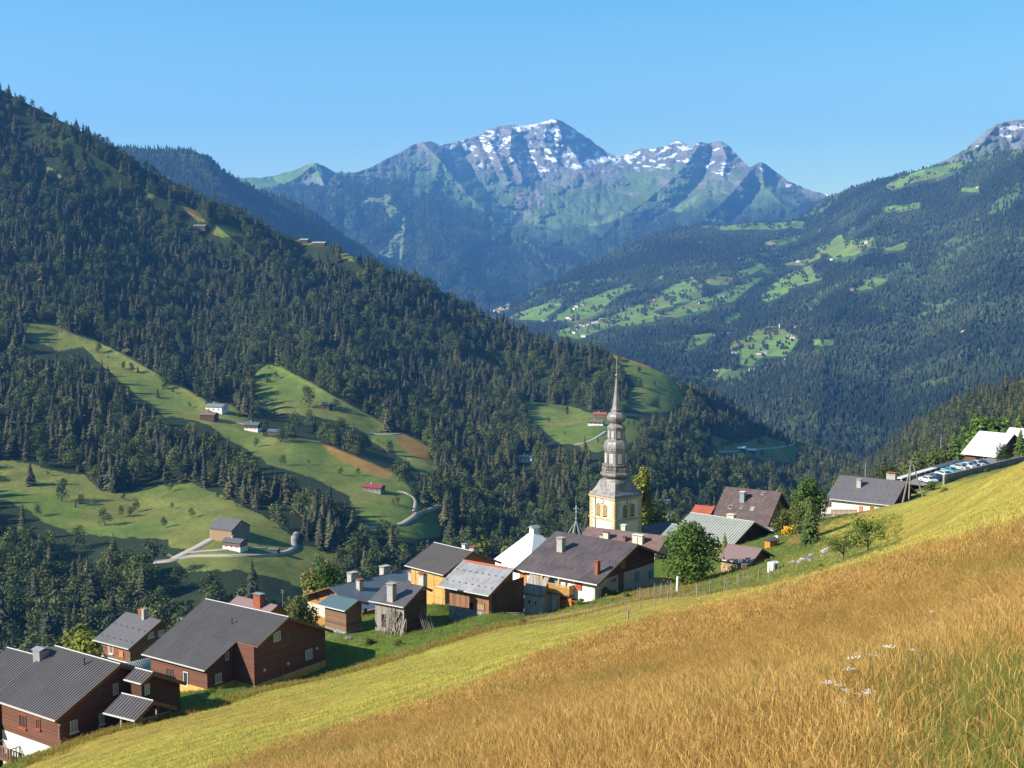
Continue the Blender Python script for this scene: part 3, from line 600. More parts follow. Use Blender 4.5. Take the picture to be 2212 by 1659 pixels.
# ------------------------------------------------------------------ near hillside: the meadow slope and the village shelf
def gp(u, v, D): x, y, z = P(u, v, D); return (float(x), float(y), float(z))
NP = [(0, 0, -1.65), (0, -14, 2.6), (14, -6, 8.0), (-14, 2, -5.6), (30, 4, 8.5), (-30, 0, -10), (-40, -30, -3), (40, -30, 18), (70, 20, 15), (0, -45, 10)]
NP += [gp(*a) for a in [(2212, 1659, 6.8), (1106, 1659, 14.5), (470, 1659, 41), (200, 1659, 78), (60, 1659, 106), (860, 1550, 51), (1200, 1400, 63), (1560, 1310, 56), (1900, 1215, 52), (2212, 1130, 44), (1700, 1480, 24), (2212, 1400, 14.5), (1500, 1600, 17),
   (860, 1480, 92), (640, 1560, 80), (1120, 1410, 93), (1400, 1335, 100),
   (440, 1535, 122), (640, 1480, 131), (860, 1426, 139), (1120, 1352, 149), (1400, 1296, 150), (1560, 1272, 142), (1700, 1262, 110),
   (2212, 1060, 120), (2212, 997, 296), (2173, 1007, 288), (2053, 1040, 262), (1975, 1058, 264), (2005, 1044, 273), (2053, 1026, 286), (2110, 1014, 302), (1946, 1062, 275), (2076, 1024, 314), (1888, 1111, 205), (1926, 1092, 215), (1964, 1085, 230), (1995, 1077, 238), (2031, 1066, 247), (1800, 1160, 160), (1870, 1200, 115), (1822, 1222, 118), (1740, 1190, 165), (1650, 1225, 158), (1450, 1275, 165),
   (1752, 1178, 182), (1700, 1140, 225), (1340, 1180, 245), (2150, 1003, 335), (1080, 1270, 195), (950, 1310, 170)]]
NP += [gp(*a) for a in [(1840, 1224, 82), (1920, 1204, 80), (1740, 1256, 84), (2050, 1152, 80), (1180, 1342, 158), (1300, 1314, 160)]]
NP += [(-41.7, 112.2, -43.4), (-35.5, 140.7, -47.7), (-29.6, 142.2, -47.9), (-23.8, 150.6, -48.6), (-24, 162.6, -47.3), (-21.9, 161, -47.2), (-18.9, 162.2, -47.0), (-14.2, 159.1, -46.4), (-10.7, 164, -46.8), (-9.8, 178.8, -49.2), (-8.7, 167.4, -47.0), (-3.6, 163.6, -45.1),
   (4.3, 169.5, -46.8), (10.8, 167.2, -44.2), (14.9, 171.2, -44.0), (22.2, 180.2, -45.4), (30.3, 176.7, -42.6), (37.4, 179.3, -41.5), (49.5, 236.5, -48.2), (61.6, 236, -46.2), (70.4, 229.6, -42.7), (-27.7, 185.3, -53)]
for u_, D_, z_ in [(2212, 350, -56), (-300, 90, -40), (-300, 150, -60), (-300, 260, -105), (100, 165, -58), (100, 230, -85), (100, 330, -125), (450, 200, -60), (450, 270, -90), (450, 380, -135), (800, 225, -56), (800, 300, -88), (800, 420, -140), (1150, 245, -60), (1150, 320, -90), (1150, 450, -135),
                   (1350, 285, -64), (1350, 400, -95), (1350, 520, -135), (1600, 300, -66), (1600, 430, -95), (1600, 560, -140), (1900, 320, -60), (1900, 420, -85), (1900, 560, -130), (2212, 420, -60), (2212, 520, -90), (2212, 170, -27.5), (2500, 130, -10), (2500, 250, -32), (2500, 380, -52), (2500, 520, -80), (2900, 200, 0), (-300, 400, -150)]:
    a_ = math.atan2(u_ - UC, FPX); NP.append((sin(a_) * D_, cos(a_) * D_, z_))
GT = TPS(NP, 4e-5, 1 / 100.)
def gz0(x, y): return GT(x, y)
def gzs(x, y):
    x = np.atleast_1d(np.asarray(x, float)); y = np.atleast_1d(np.asarray(y, float)); r = np.hypot(x, y)
    return GT(x, y) + (fbm(x / 9, y / 9, 3, 61) - .5) * .4 * sm(8, 60, r) + (fbm(x / 2.2, y / 2.2, 3, 62) - .5) * .16 * sm(2, 10, r)
def gz(x, y): return float(gzs(x, y)[0])
def ground_at(u, v, lo=5., hi=500., last=False):
    """first hit of the sight line of photograph point (u, v) with the near ground"""
    D = np.geomspace(lo, hi, 700); x, y, z = P(u, v, D); g = gzs(x, y)
    s = z < g; i = np.argmax(s) if s.any() else len(D) - 1
    i = max(i, 1); a = (z[i - 1] - g[i - 1]) / ((z[i - 1] - g[i - 1]) - (z[i] - g[i]) + 1e-9)
    Dh = D[i - 1] + (D[i] - D[i - 1]) * min(max(a, 0), 1); x, y, z = P(u, v, Dh); return Vector((float(x), float(y), gz(float(x), float(y))))
# photograph curves that split the slope
GOLD_EDGE = [(-200, 1850), (300, 1740), (470, 1659), (640, 1608), (860, 1552), (1050, 1480), (1200, 1408), (1380, 1350), (1560, 1312), (1700, 1272), (1800, 1244), (1900, 1216), (2050, 1172), (2212, 1130), (2600, 1020)]
STRIP = [(-200, 1740), (60, 1659), (130, 1610), (300, 1570), (440, 1532), (560, 1498), (640, 1474), (760, 1450), (860, 1420), (960, 1392), (1060, 1360), (1130, 1342), (1250, 1320), (1400, 1296), (1500, 1288), (1600, 1272), (1690, 1262)]
az = np.concatenate([np.radians(np.linspace(-75, -26, 60)), np.radians(np.linspace(-25.9, 25.9, 640)), np.radians(np.linspace(26, 75, 60))])
rr = np.concatenate([np.geomspace(.6, 30, 90), np.geomspace(30.4, 260, 420)[0:], np.geomspace(262, 620, 110)])
AZ, RR = np.meshgrid(az, rr); GX, GY = np.sin(AZ) * RR, np.cos(AZ) * RR; GZ = gzs(GX, GY)
back_az = np.radians(np.linspace(75, 285, 40)); 
gu, gv = to_uv(GX, GY, GZ)
def slope_zone(u, v, x, y):
    """1 = golden uncut grass, 2 = mown, 3 = lush"""
    r = np.hypot(x, y)
    ge = np.interp(u, *zip(*GOLD_EDGE)); st = np.interp(u, *zip(*STRIP), right=1250)
    return ge, st, r
ge, st, _r = slope_zone(gu, gv, GX, GY)
wobn = (fbm(GX / 4, GY / 4, 4, 71) - .5)
n_s = fbm(GX / 12, GY / 12, 4, 72); n_f = fbm(GX / 2.0, GY / 2.0, 4, 73)
c = np.broadcast_to(C_LUSH, GX.shape + (3,)).copy() * (.75 + .5 * n_f)[..., None]
c = blend(c, sm(.5, .65, n_s) * .5, C_MEAD)
dist_ = gv - ge + wobn * 26
gold = sm(-6, 10, dist_) * (_r < 95)
# mowing rows across the slope
row = np.sin((-GX * .64 + GY * .77 + (fbm(GX / 25, GY / 25, 3, 74) - .5) * 6) * 2 * pi / 3.0) * .5 + .5
mown_c = (C_MOWN[None, None] * (1 - .0) * (.82 + .36 * n_f)[..., None]) * (1 - .30 * row * sm(.3, .55, n_s))[..., None]
mown_c = blend(mown_c, sm(.5, .64, fbm(GX / 26 + 5, GY / 26, 4, 75)) * .45, C_DRY * .72)
onslope = sm(-10, 2, gv - st + wobn * 8) * (1 - gold) * np.where((gu > 1600), (gv > 0), 1)
mr = inpoly([(1690, 1262), (1800, 1244), (1880, 1214), (1850, 1196), (1800, 1165), (1765, 1150), (1800, 1122), (1950, 1072), (2212, 998), (2700, 850), (2700, 1100), (2212, 1150), (1900, 1230), (1700, 1290)], *wob(gu, gv, 25, 4, 8)) & (_r > 40)
onslope = np.where(gu > 1680, (mr | ((gu > 2212))) * (1 - gold), onslope)
c = blend(c, onslope, 0); c = c + mown_c * np.clip(onslope, 0, 1)[..., None]
hay = np.zeros_like(gu)
for pl in ([(1300, 1290), (1330, 1262), (1430, 1246), (1560, 1246), (1680, 1248), (1720, 1262), (1600, 1276), (1420, 1292)], [(1690, 1180), (1745, 1130), (1775, 1124), (1790, 1150), (1740, 1172)]):
    hay = np.maximum(hay, (inpoly(pl, *wob(gu, gv, 20, 5, 3)) & (_r > 90)).astype(float))
c = blend(c, hay * .8, C_DRY * .7)
lawn = inpoly([(1500, 1290), (1540, 1225), (1640, 1218), (1760, 1180), (1900, 1172), (1960, 1190), (1820, 1238), (1700, 1262), (1600, 1270)], *wob(gu, gv, 25, 5, 8)) & (_r > 80)
c = blend(c, lawn * .85, np.array([.17, .185, .042]))
stripm = np.exp(-((gv - st + 5 + wobn * 6) / 3.5) ** 2) * (gu < 1500) * (_r > 90); c = blend(c, stripm * .8, np.array([.23, .17, .07]))
c = blend(c, (_r > 235) * sm(235, 300, _r) * .8, C_FLOOR * 1.5)
gcol = np.array([.26, .165, .045])[None, None] * (.7 + .6 * n_f)[..., None]
green_in = sm(.55, .68, fbm(GX / 3.2, GY / 3.2, 4, 76)) * .55 + sm(1760, 2100, gu) * sm(1400, 1560, gv) * .9
gcol = blend(gcol, green_in, np.array([.12, .17, .03]))
c = blend(c, gold, 0) + gcol * gold[..., None]
R_, C_ = GX.shape; idx = np.arange(R_ * C_).reshape(R_, C_)
F = np.stack([idx[:-1, :-1], idx[:-1, 1:], idx[1:, 1:], idx[1:, :-1]], -1).reshape(-1, 4)
M['near_land'] = land_mat('meadow_land', [.45, 2.5, 11], .12, var=.28, streak=(radians(39.7), (5, .55, 1)))
near = obj('meadow_slope', np_mesh('meadow_slope', np.stack([GX, GY, GZ], -1).reshape(-1, 3), F, [M['near_land']], True, cols=c.reshape(-1, 3))); tag(near, kind='structure')
# ground under and behind everything, out to the horizon
nb = 96; ang = np.linspace(0, 2 * pi, nb + 1)[:-1]; rad_ = np.array([3., 60, 200, 600, 1500, 4000, 9000, 20000, 45000])
ga, gr = np.meshgrid(ang, rad_); bx, by = np.sin(ga) * gr, np.cos(ga) * gr
bz = np.interp(gr, [0, 60, 200, 600, 1500, 4000, 9000, 20000, 45000], [-14, -45, -120, -260, -420, -520, -520, -500, -500])
behind = (np.cos(ga) < .15); bz = np.where(behind, np.interp(gr, [0, 60, 200, 600, 1500, 45000], [-9, 0, 30, 60, 60, 40]) + bx * .05, bz)
ix = np.arange(nb * len(rad_)).reshape(len(rad_), nb); nx_ = np.roll(ix, -1, 1)
F = np.stack([ix[:-1], nx_[:-1], nx_[1:], ix[1:]], -1).reshape(-1, 4)
cb_ = np.broadcast_to(C_FLOOR * 2, (nb * len(rad_), 3))
base = obj('ground', np_mesh('ground', np.stack([bx, by, bz], -1).reshape(-1, 3), F, [M['valley_land']], True, cols=cb_)); tag(base, kind='structure')
# ------------------------------------------------------------------ trees
def leaf_mat(name, c, var=.45, hue=None, trans=.0, scale=.35):
    t = NT(name); oi = t.n('ShaderNodeObjectInfo'); v = t.coord('Object')
    g = t.n('ShaderNodeNewGeometry'); rnd = g.outputs['Random Per Island']
    f = t.math('ADD', t.math('MULTIPLY', oi.outputs['Random'], .62), t.math('MULTIPLY', rnd, .38))
    c2 = hue or (c[0] * 1.7, c[1] * 1.15, c[2] * .9)
    base = t.ramp(f, [(.08, shade(c, 1 - var)), (.45, c), (.9, c2)]); t.col(base)
    t.sets(Roughness=.75, Specular_IOR_Level=.2)
    if trans:
        tr = t.n('ShaderNodeBsdfTranslucent'); mx = t.n('ShaderNodeMixShader'); mx.inputs[0].default_value = trans
        t.l(base, tr.inputs[0]); t.l(t.b.outputs[0], mx.inputs[1]); t.l(tr.outputs[0], mx.inputs[2]); t.l(mx.outputs[0], t.out.inputs[0])
    return t.m
M['needle'] = leaf_mat('spruce_needles', (.042, .050, .020), .5, (.125, .108, .042))
M['leaf'] = leaf_mat('dull_green_leaves', (.070, .100, .024), .5, (.17, .19, .05), .15)
M['leaf_bright'] = leaf_mat('bright_green_leaves', (.075, .140, .020), .5, (.19, .27, .04), .2)
M['leaf_yellow'] = leaf_mat('yellow_green_leaves', (.16, .19, .025), .5, (.33, .33, .05), .2)
M['leaf_olive'] = leaf_mat('olive_leaves', (.13, .15, .035), .4, (.24, .22, .05), .2)
M['dead'] = leaf_mat('dead_needles', (.16, .085, .06), .3, (.22, .12, .085))
M['bark'] = plain('bark', (.12, .095, .075), .3, 5)
M['far_needle'] = None
def far_tree_mat(name, a, b, c):
    t = NT(name); at = t.n('ShaderNodeAttribute'); at.attribute_name = 'Tint'
    t.col(t.ramp(at.outputs['Fac'], [(.0, a), (.6, b), (1.0, c)])); t.sets(Roughness=.85, Specular_IOR_Level=.1); return t.m
M['far_needle'] = far_tree_mat('distant_trees', (.018, .027, .016), (.036, .046, .024), (.072, .088, .036))

def spruce_mesh(name, seed, h=1.0, levels=15, per=8, rad=.17, dead=False, sparse=0.0, mat=None):
    r = random.Random(seed); mb = MB()
    for L in range(levels):
        t = L / (levels - 1); z = h * (.10 + .88 * t ** .92); R = rad * h * ((1 - t) ** .8) * (1 + r.uniform(-.18, .22)) + .010 * h
        n = max(4, int(per * (1 - .35 * t)))
        a0 = r.uniform(0, 6.28)
        for k in range(n):
            if r.random() < sparse: continue
            a = a0 + 2 * pi * k / n + r.uniform(-.25, .25); rr_ = R * r.uniform(.62, 1.18); dz = -rr_ * r.uniform(.25, .7); wd = (2.7 * R / n + .012 * h) * r.uniform(.7, 1.2)
            ca, sa = cos(a), sin(a); zt = z + h * .038 + r.uniform(-.01, .01) * h
            m_ = rr_ * .55
            p0 = (0, 0, zt); p1 = (ca * m_ - sa * wd, sa * m_ + ca * wd, z + dz * .35 - .01 * h); p2 = (ca * rr_, sa * rr_, z + dz * .75); p3 = (ca * m_ + sa * wd, sa * m_ - ca * wd, z + dz * .35 - .01 * h)
            pm = (ca * m_, sa * m_, z + dz * .1 + .012 * h)
            mb.add([p0, p1, p2, p3, pm], [(0, 1, 4), (1, 2, 4), (2, 3, 4), (3, 0, 4)])
    mb.add([(.012 * h, 0, .93 * h), (-.008 * h, .01 * h, .93 * h), (-.006 * h, -.012 * h, .93 * h), (0, 0, 1.03 * h)], [(0, 1, 3), (1, 2, 3), (2, 0, 3)])
    me = bpy.data.meshes.new(name); me.from_pydata(mb.v, [], mb.f); me.materials.append(mat or (M['dead'] if dead else M['needle'])); me.update(); return me
def trunk_mesh(name, h=1.0, r0=.016, top=.5, limbs=0, seed=0, spread=.25):
    r = random.Random(seed); mb = MB(); mb.tube([(0, 0, -.03 * h), (0, 0, h * top * .5), (.005, .004, h * top)], [r0 * h * 1.2, r0 * h * .8, r0 * h * .45], 6)
    for i in range(limbs):
        a = 2 * pi * i / limbs + r.uniform(-.3, .3); z0 = h * top * r.uniform(.45, .95); l = spread * h * r.uniform(.7, 1.2)
        mb.tube([(0, 0, z0), (cos(a) * l * .5, sin(a) * l * .5, z0 + l * .5), (cos(a) * l, sin(a) * l, z0 + l * 1.0)], [r0 * h * .5, r0 * h * .3, r0 * h * .1], 5)
    me = bpy.data.meshes.new(name); me.from_pydata(mb.v, [], mb.f); me.materials.append(M['bark']); me.update(); return me
def leafy_mesh(name, seed, h=1.0, n=420, size=.034, lobes=7, wid=.36, low=.22, mat=None, tall=1.0, hole=.12):
    """crown of leaf clumps: many small bent faces over uneven lobes"""
    r = random.Random(seed); V = []; F = []
    L = []
    for i in range(lobes):
        a = r.uniform(0, 6.28); q = r.random(); zc = h * (low + .14 + (1 - low - .30) * ((i + .5) / lobes)) + r.uniform(-.04, .04) * h
        ww = wid * h * (1 - abs((zc / h - .5)) * 1.15)
        L.append((cos(a) * ww * .55 * r.random() ** .5, sin(a) * ww * .55 * r.random() ** .5, zc, h * wid * r.uniform(.38, .62) * (1.15 - .55 * (zc / h))))
    for i in range(n):
        c_ = L[i % lobes]; u1 = r.uniform(-.85, 1); a = r.uniform(0, 6.28); s_ = math.sqrt(1 - u1 * u1); rad = c_[3] * r.uniform(.72, 1.10) * (1 if r.random() > hole else .55)
        d = Vector((cos(a) * s_, sin(a) * s_, u1 * tall)); p = Vector(c_[:3]) + d * rad
        nrm = (d + Vector((r.uniform(-.7, .7), r.uniform(-.7, .7), r.uniform(-.3, .8)))).normalized()
        t1 = nrm.cross(Vector((r.uniform(-1, 1), r.uniform(-1, 1), r.uniform(-1, 1)))).normalized(); t2 = nrm.cross(t1)
        sz = size * h * r.uniform(.6, 1.35); b = len(V)
        V += [p - t1 * sz, p - t2 * sz * .7 + nrm * sz * .25, p + t1 * sz, p + t2 * sz * .7 - nrm * sz * .2]; F.append((b, b + 1, b + 2, b + 3))
    me = bpy.data.meshes.new(name); me.from_pydata([tuple(v) for v in V], [], F); me.materials.append(mat or M['leaf']); me.update(); return me

SPR = [spruce_mesh('crown', i, levels=14 + i % 3, per=8, rad=.20 + .025 * (i % 4), sparse=.05 * (i % 3)) for i in range(6)]
BRD = [leafy_mesh('crown', 20 + i, n=520, lobes=6 + i, wid=.40 + .05 * (i % 3), tall=.9 + .1 * (i % 2), low=.10) for i in range(5)]
DEADT = spruce_mesh('crown', 60, levels=13, per=6, rad=.10, dead=True, sparse=.4)
def wrap(me, nm):
    o = bpy.data.objects.new(nm, me); return o          # prototype for the point clouds; never linked into the scene
def gn_forest(name, pts, protos, label, cat, rotz=None, tilt=0.0):
    """pts: n x 5 (x, y, z, height, variant)"""
    me = bpy.data.meshes.new(name); n = len(pts); me.vertices.add(n); me.vertices.foreach_set('co', np.ascontiguousarray(pts[:, :3], np.float32).ravel())
    a = me.attributes.new('hgt', 'FLOAT', 'POINT'); a.data.foreach_set('value', pts[:, 3].astype(np.float32))
    a = me.attributes.new('var', 'INT', 'POINT'); a.data.foreach_set('value', pts[:, 4].astype(np.int32))
    a = me.attributes.new('rot', 'FLOAT', 'POINT'); a.data.foreach_set('value', (RNG.random(n) * 6.28).astype(np.float32))
    a = me.attributes.new('lean', 'FLOAT', 'POINT'); a.data.foreach_set('value', ((RNG.random(n) - .5) * 2 * tilt).astype(np.float32))
    o = obj(name, me)
    ng = bpy.data.node_groups.new(name + '_nodes', 'GeometryNodeTree')
    ng.interface.new_socket('Geometry', in_out='INPUT', socket_type='NodeSocketGeometry'); ng.interface.new_socket('Geometry', in_out='OUTPUT', socket_type='NodeSocketGeometry')
    N = ng.nodes.new; gi = N('NodeGroupInput'); go = N('NodeGroupOutput'); j = N('GeometryNodeJoinGeometry'); L = ng.links.new
    def att(nm, ty):
        x = N('GeometryNodeInputNamedAttribute'); x.data_type = ty; x.inputs[0].default_value = nm
        return [s_ for s_ in x.outputs if s_.enabled][0]
    hg, va, ro, le = att('hgt', 'FLOAT'), att('var', 'INT'), att('rot', 'FLOAT'), att('lean', 'FLOAT')
    cx = N('ShaderNodeCombineXYZ'); L(ro, cx.inputs[2]); L(le, cx.inputs[0])
    for k, pr in enumerate(protos):
        oi = N('GeometryNodeObjectInfo'); oi.inputs[0].default_value = pr; ip = N('GeometryNodeInstanceOnPoints')
        cmp_ = N('FunctionNodeCompare'); cmp_.data_type = 'INT'; cmp_.operation = 'EQUAL'
        ins = [s_ for s_ in cmp_.inputs if s_.enabled]; L(va, ins[0]); ins[1].default_value = k
        L(gi.outputs[0], ip.inputs['Points']); L(cmp_.outputs[0], ip.inputs['Selection']); L(oi.outputs['Geometry'], ip.inputs['Instance'])
        L(cx.outputs[0], ip.inputs['Rotation']); L(hg, ip.inputs['Scale']); L(ip.outputs[0], j.inputs[0])
    L(j.outputs[0], go.inputs[0]); md = o.modifiers.new('trees', 'NODES'); md.node_group = ng
    if cat: tag(o, label, cat, kind='stuff')
    else: tag(o, label, kind='stuff')
    return o
def far_forest(name, pts, label, bmix=.25):
    """merged low trees for forests kilometres away: pts n x 4 (x, y, z, height)"""
    n = len(pts); r = RNG; h = pts[:, 3]; k = 5; wd = h * (.15 + .1 * r.random(n)); brd = r.random(n) < bmix * (.3 + 1.5 * sm(.42, .58, fbm(pts[:, 0] / 200, pts[:, 1] / 200, 4, 78)))
    h = np.where(brd, h * .7, h); wd = np.where(brd, h * .38, wd)
    a = r.random(n)[:, None] * 6.28 + np.arange(k)[None] * 2 * pi / k
    V = np.zeros((n, 2 * k + 1, 3), np.float32)
    jit = 1 + (r.random((n, k)) - .5) * .5
    V[:, :k, 0] = pts[:, 0:1] + np.cos(a) * wd[:, None] * jit; V[:, :k, 1] = pts[:, 1:2] + np.sin(a) * wd[:, None] * jit; V[:, :k, 2] = (pts[:, 2] + h * .1)[:, None]
    mid = np.where(brd, .95, .5)[:, None]; zz = np.where(brd, .72, .52)[:, None]
    V[:, k:2 * k, 0] = pts[:, 0:1] + np.cos(a) * wd[:, None] * mid; V[:, k:2 * k, 1] = pts[:, 1:2] + np.sin(a) * wd[:, None] * mid; V[:, k:2 * k, 2] = pts[:, 2:3] + h[:, None] * zz
    V[:, 2 * k, 0] = pts[:, 0]; V[:, 2 * k, 1] = pts[:, 1]; V[:, 2 * k, 2] = pts[:, 2] + h
    f = []
    for i in range(k):
        i2 = (i + 1) % k; f += [(i, i2, k + i2), (i, k + i2, k + i), (k + i, k + i2, 2 * k)]
    f = np.array(f); F = (f[None] + (np.arange(n) * (2 * k + 1))[:, None, None]).reshape(-1, 3)
    pn_ = fbm(pts[:, 0] / 260, pts[:, 1] / 260, 4, 77); tint = np.clip(r.random(n) * .5 + brd * .3 + (pn_ - .5) * 1.8 + .15, 0, 1); me = np_mesh(name, V.reshape(-1, 3), F, [M['far_needle']], False, colF=np.repeat(tint, len(f)))
    o = obj(name, me); tag(o, label, kind='stuff'); return o

# ---- forests beyond the valley
def forest_E(U, V):
    n1 = fbm(U / 40, V / 26, 4, 91); m = (~meadow_E(U, V)).astype(float) * (.45 + .55 * sm(.36, .46, n1)); X_, Y_ = SE['X'][1:, 1:], SE['Y'][1:, 1:]
    m = m * (1 - .8 * sm(.52, .62, fbm(X_ / 300, Y_ / 300, 4, 41)) * sm(.42, .6, fbm(X_ / 60, Y_ / 60, 4, 42)))
    return m * ((V > 0) & (U > 1040) & (U < 2330))
pe = scatter(SE, forest_E, 9.0, 5)
for hh_ in (7., 13., 20.):
    tu_, tv_ = to_uv(pe[:, 0], pe[:, 1], pe[:, 2] + hh_); pe = pe[(~multi(E_MEAD, tu_, tv_)) | (RNG.random(len(pe)) < .02)]
hh = RNG.uniform(12, 23, len(pe)) * np.where(pe[:, 5] > 5200, .9, 1)
far_forest('mountainside_forest', np.column_stack([pe[:, :3], hh]), 'dense blue green forest covering the mountain on the right', .3)
in_me = lambda U, V: multi(E_MEAD, U, V).astype(float) * (fbm(U / 12, V / 8, 3, 92) > .58) * .9
pe = scatter(SE, in_me, 13, 6); far_forest('meadow_copses', np.column_stack([pe[:, :3], RNG.uniform(9, 15, len(pe))]), 'small copses dotted over the far meadows', .9)
pb = scatter(SB, lambda U, V: (1 - alpB_f(U, V)) * (.5 + .5 * (fbm(U / 30, V / 20, 3, 93) > .42)), 12, 7) if False else scatter(SB, lambda U, V: (.55 + .45 * (fbm(U / 30, V / 20, 3, 93) > .45)) * (1 - .85 * multi([[(320, 372), (350, 378), (372, 388), (340, 392)], [(570, 452), (620, 458), (640, 470), (590, 470)]], U, V)), 12.5, 7)
far_forest('far_ridge_forest', np.column_stack([pb[:, :3], RNG.uniform(14, 25, len(pb))]), 'spruce forest on the far ridge at the left', .08)
def forest_D(U, V):
    tl_ = np.interp(U, [560, 720, 850, 900, 960, 1040, 1100, 1200, 1290, 1380, 1480, 1560, 1700, 1860], [392, 376, 384, 405, 425, 465, 520, 530, 490, 475, 470, 460, 445, 440])
    n1 = fbm(U / 38, V / 26, 4, 94); f = sm(-10, 40, V - tl_ + (n1 - .5) * 90) * (1 - multi(piste + alps, *wob(U, V, 12, 2.5, 6)))
    return f * np.where(U > 1290, sm(.42, .5, n1) * .8, 1) * (U < 1830)
pd = scatter(SD, forest_D, 17, 8)
for hh_ in (8., 18.):
    tu_, tv_ = to_uv(pd[:, 0], pd[:, 1], pd[:, 2] + hh_); pd = pd[~multi(piste, tu_, tv_)]
far_forest('distant_forest', np.column_stack([pd[:, :3], RNG.uniform(16, 28, len(pd))]), 'hazy blue forest below the snowy mountain', .05)
def forest_G(U, V): return .9 + 0 * U
pg = scatter(SG, lambda U, V: .9 * (U < 2330), 8.0, 9)
gb_ = RNG.random(len(pg)) < .5
PG = np.column_stack([pg[:, :3], np.where(gb_, RNG.uniform(9, 15, len(pg)), RNG.uniform(12, 22, len(pg))), np.where(gb_, len(SPR) + RNG.integers(0, len(BRD), len(pg)), RNG.integers(0, len(SPR), len(pg)))])
gn_forest('foothill_forest', PG, [bpy.data.objects.new('tree', m_) for m_ in SPR + BRD], 'mixed wood on the low foothill at the right edge', None)

# ---- the valley side: nearest trees as things, the rest as one wood
A_CLEAR = A_MEAD
HOUSE_CLEAR = [[(440, 1100), (640, 1100), (640, 1200), (440, 1200)], [(425, 862), (500, 862), (500, 920), (425, 920)], [(522, 900), (620, 900), (620, 950), (522, 950)], [(780, 1035), (840, 1035), (840, 1075), (780, 1075)],
  [(1272, 888), (1320, 888), (1320, 925), (1272, 925)], [(1590, 955), (1640, 955), (1640, 980), (1590, 980)], [(690, 860), (725, 860), (725, 890), (690, 890)], [(1115, 975), (1160, 975), (1160, 1005), (1115, 1005)], [(415, 478), (450, 478), (450, 496), (415, 496)], [(640, 505), (712, 505), (712, 532), (640, 532)]]
def forest_A(U, V):
    n1 = fbm(U / 34, V / 24, 4, 95); m = (~meadow_A(U, V)).astype(float) * (~multi(HOUSE_CLEAR, U, V))
    up = inpoly([(365, 1205), (500, 1165), (760, 1200), (720, 1280), (400, 1250)], U, V)
    return m * (.45 + .55 * sm(.38, .5, n1)) * (~up) * (V > 0) * (U < 2330)
pa = scatter(SA, forest_A, 7.3, 10)
pa = pa[pa[:, 3] > -180]
for hh_ in (7., 13., 19.):
    tu_, tv_ = to_uv(pa[:, 0], pa[:, 1], pa[:, 2] + hh_); pa = pa[(~multi(A_MEAD, tu_, tv_)) & (~multi(HOUSE_CLEAR, tu_, tv_)) | (RNG.random(len(pa)) < .06)]
def broad_prob(u, v):
    n1 = fbm(u / 60, v / 40, 4, 96)
    b = .16 + .6 * sm(.44, .58, n1); b = b + .35 * sm(1150, 1260, v) * (u < 1000); b = b + .25 * (v > 1000) * (u > 1000) + .25 * ((u > 1000) & (v > 800) & (v < 1000)) * sm(.45, .55, n1)
    b = b + .3 * inpoly([(340, 760), (540, 760), (560, 860), (420, 860)], u, v) + .25 * inpoly([(1360, 900), (1600, 960), (1600, 1150), (1300, 1150)], u, v)
    b = b + .35 * inpoly([(340, 380), (480, 440), (600, 520), (560, 600), (330, 520)], u, v)
    return np.clip(b, 0, .9)
isb = RNG.random(len(pa)) < broad_prob(pa[:, 3], pa[:, 4])
# single trees standing in the meadows, read off the photograph: (u, v of foot, height m, kind)
SOLO = [(132, 716, 22, 1), (133, 1083, 17, 1), (226, 1136, 12, 1), (66, 1048, 17, 0), (212, 762, 11, 1), (268, 798, 9, 1), (285, 806, 11, 1), (362, 832, 24, 1), (375, 838, 20, 1), (602, 1140, 17, 1), (608, 1152, 14, 1), (543, 922, 12, 1), (552, 902, 16, 1),
        (575, 925, 9, 1), (605, 955, 13, 1), (842, 985, 16, 1), (668, 880, 22, 1), (725, 888, 12, 1), (690, 1236, 12, 1), (1384, 838, 12, 1), (1413, 835, 9, 1), (1218, 875, 15, 0), (895, 1075, 13, 1), (905, 1062, 14, 0), (918, 1090, 22, 0), (875, 1045, 20, 1), (862, 1040, 18, 1),
        (1470, 842, 14, 1), (1340, 880, 10, 0), (1225, 890, 11, 0), (690, 1240, 9, 1), (790, 1190, 18, 1), (832, 1172, 16, 1), (768, 1195, 15, 1), (740, 1235, 16, 1), (760, 1260, 18, 1), (720, 1262, 15, 1), (810, 1205, 14, 1), (850, 1180, 16, 1), (1560, 968, 11, 1), (1640, 962, 9, 1), (1700, 965, 11, 0)]
su = np.array([s_[0] for s_ in SOLO], float); sv = np.array([s_[1] for s_ in SOLO], float); sx, sy, sz = sheet_at(SA, su, sv)
WOODS = [('in the dark wood low on the left of the valley', lambda u, v: (u < 420) & (v > 1150)), ('in the wood below the left meadows', lambda u, v: (u < 560)), ('in the wood under the barn meadow', lambda u, v: (u < 900) & (v > 1180)),
         ('in the wood between the middle meadows', lambda u, v: (u < 900)), ('in the valley wood left of the church spire', lambda u, v: (u < 1300)), ('in the valley wood right of the church spire', lambda u, v: (u < 1700)), ('in the valley wood behind the right hand houses', lambda u, v: u > -9999)]
def place_tree(kind, x, y, z, h, var, label, group, mesh_c=None, mesh_t=None, rz=None, name=None):
    nm = name or ('broadleaf_tree' if kind else 'spruce_tree')
    e = empty(nm, (x, y, z), random.uniform(0, 6.28) if rz is None else rz, label, 'broadleaf tree' if kind else 'spruce tree', group)
    e.scale = (h * random.uniform(.9, 1.1), h * random.uniform(.9, 1.1), h)
    a = bpy.data.objects.new('crown', mesh_c or (BRD[var % len(BRD)] if kind else SPR[var % len(SPR)])); link(a, e)
    b = bpy.data.objects.new('trunk', mesh_t or (TR_B if kind else TR_S)); link(b, e); return e
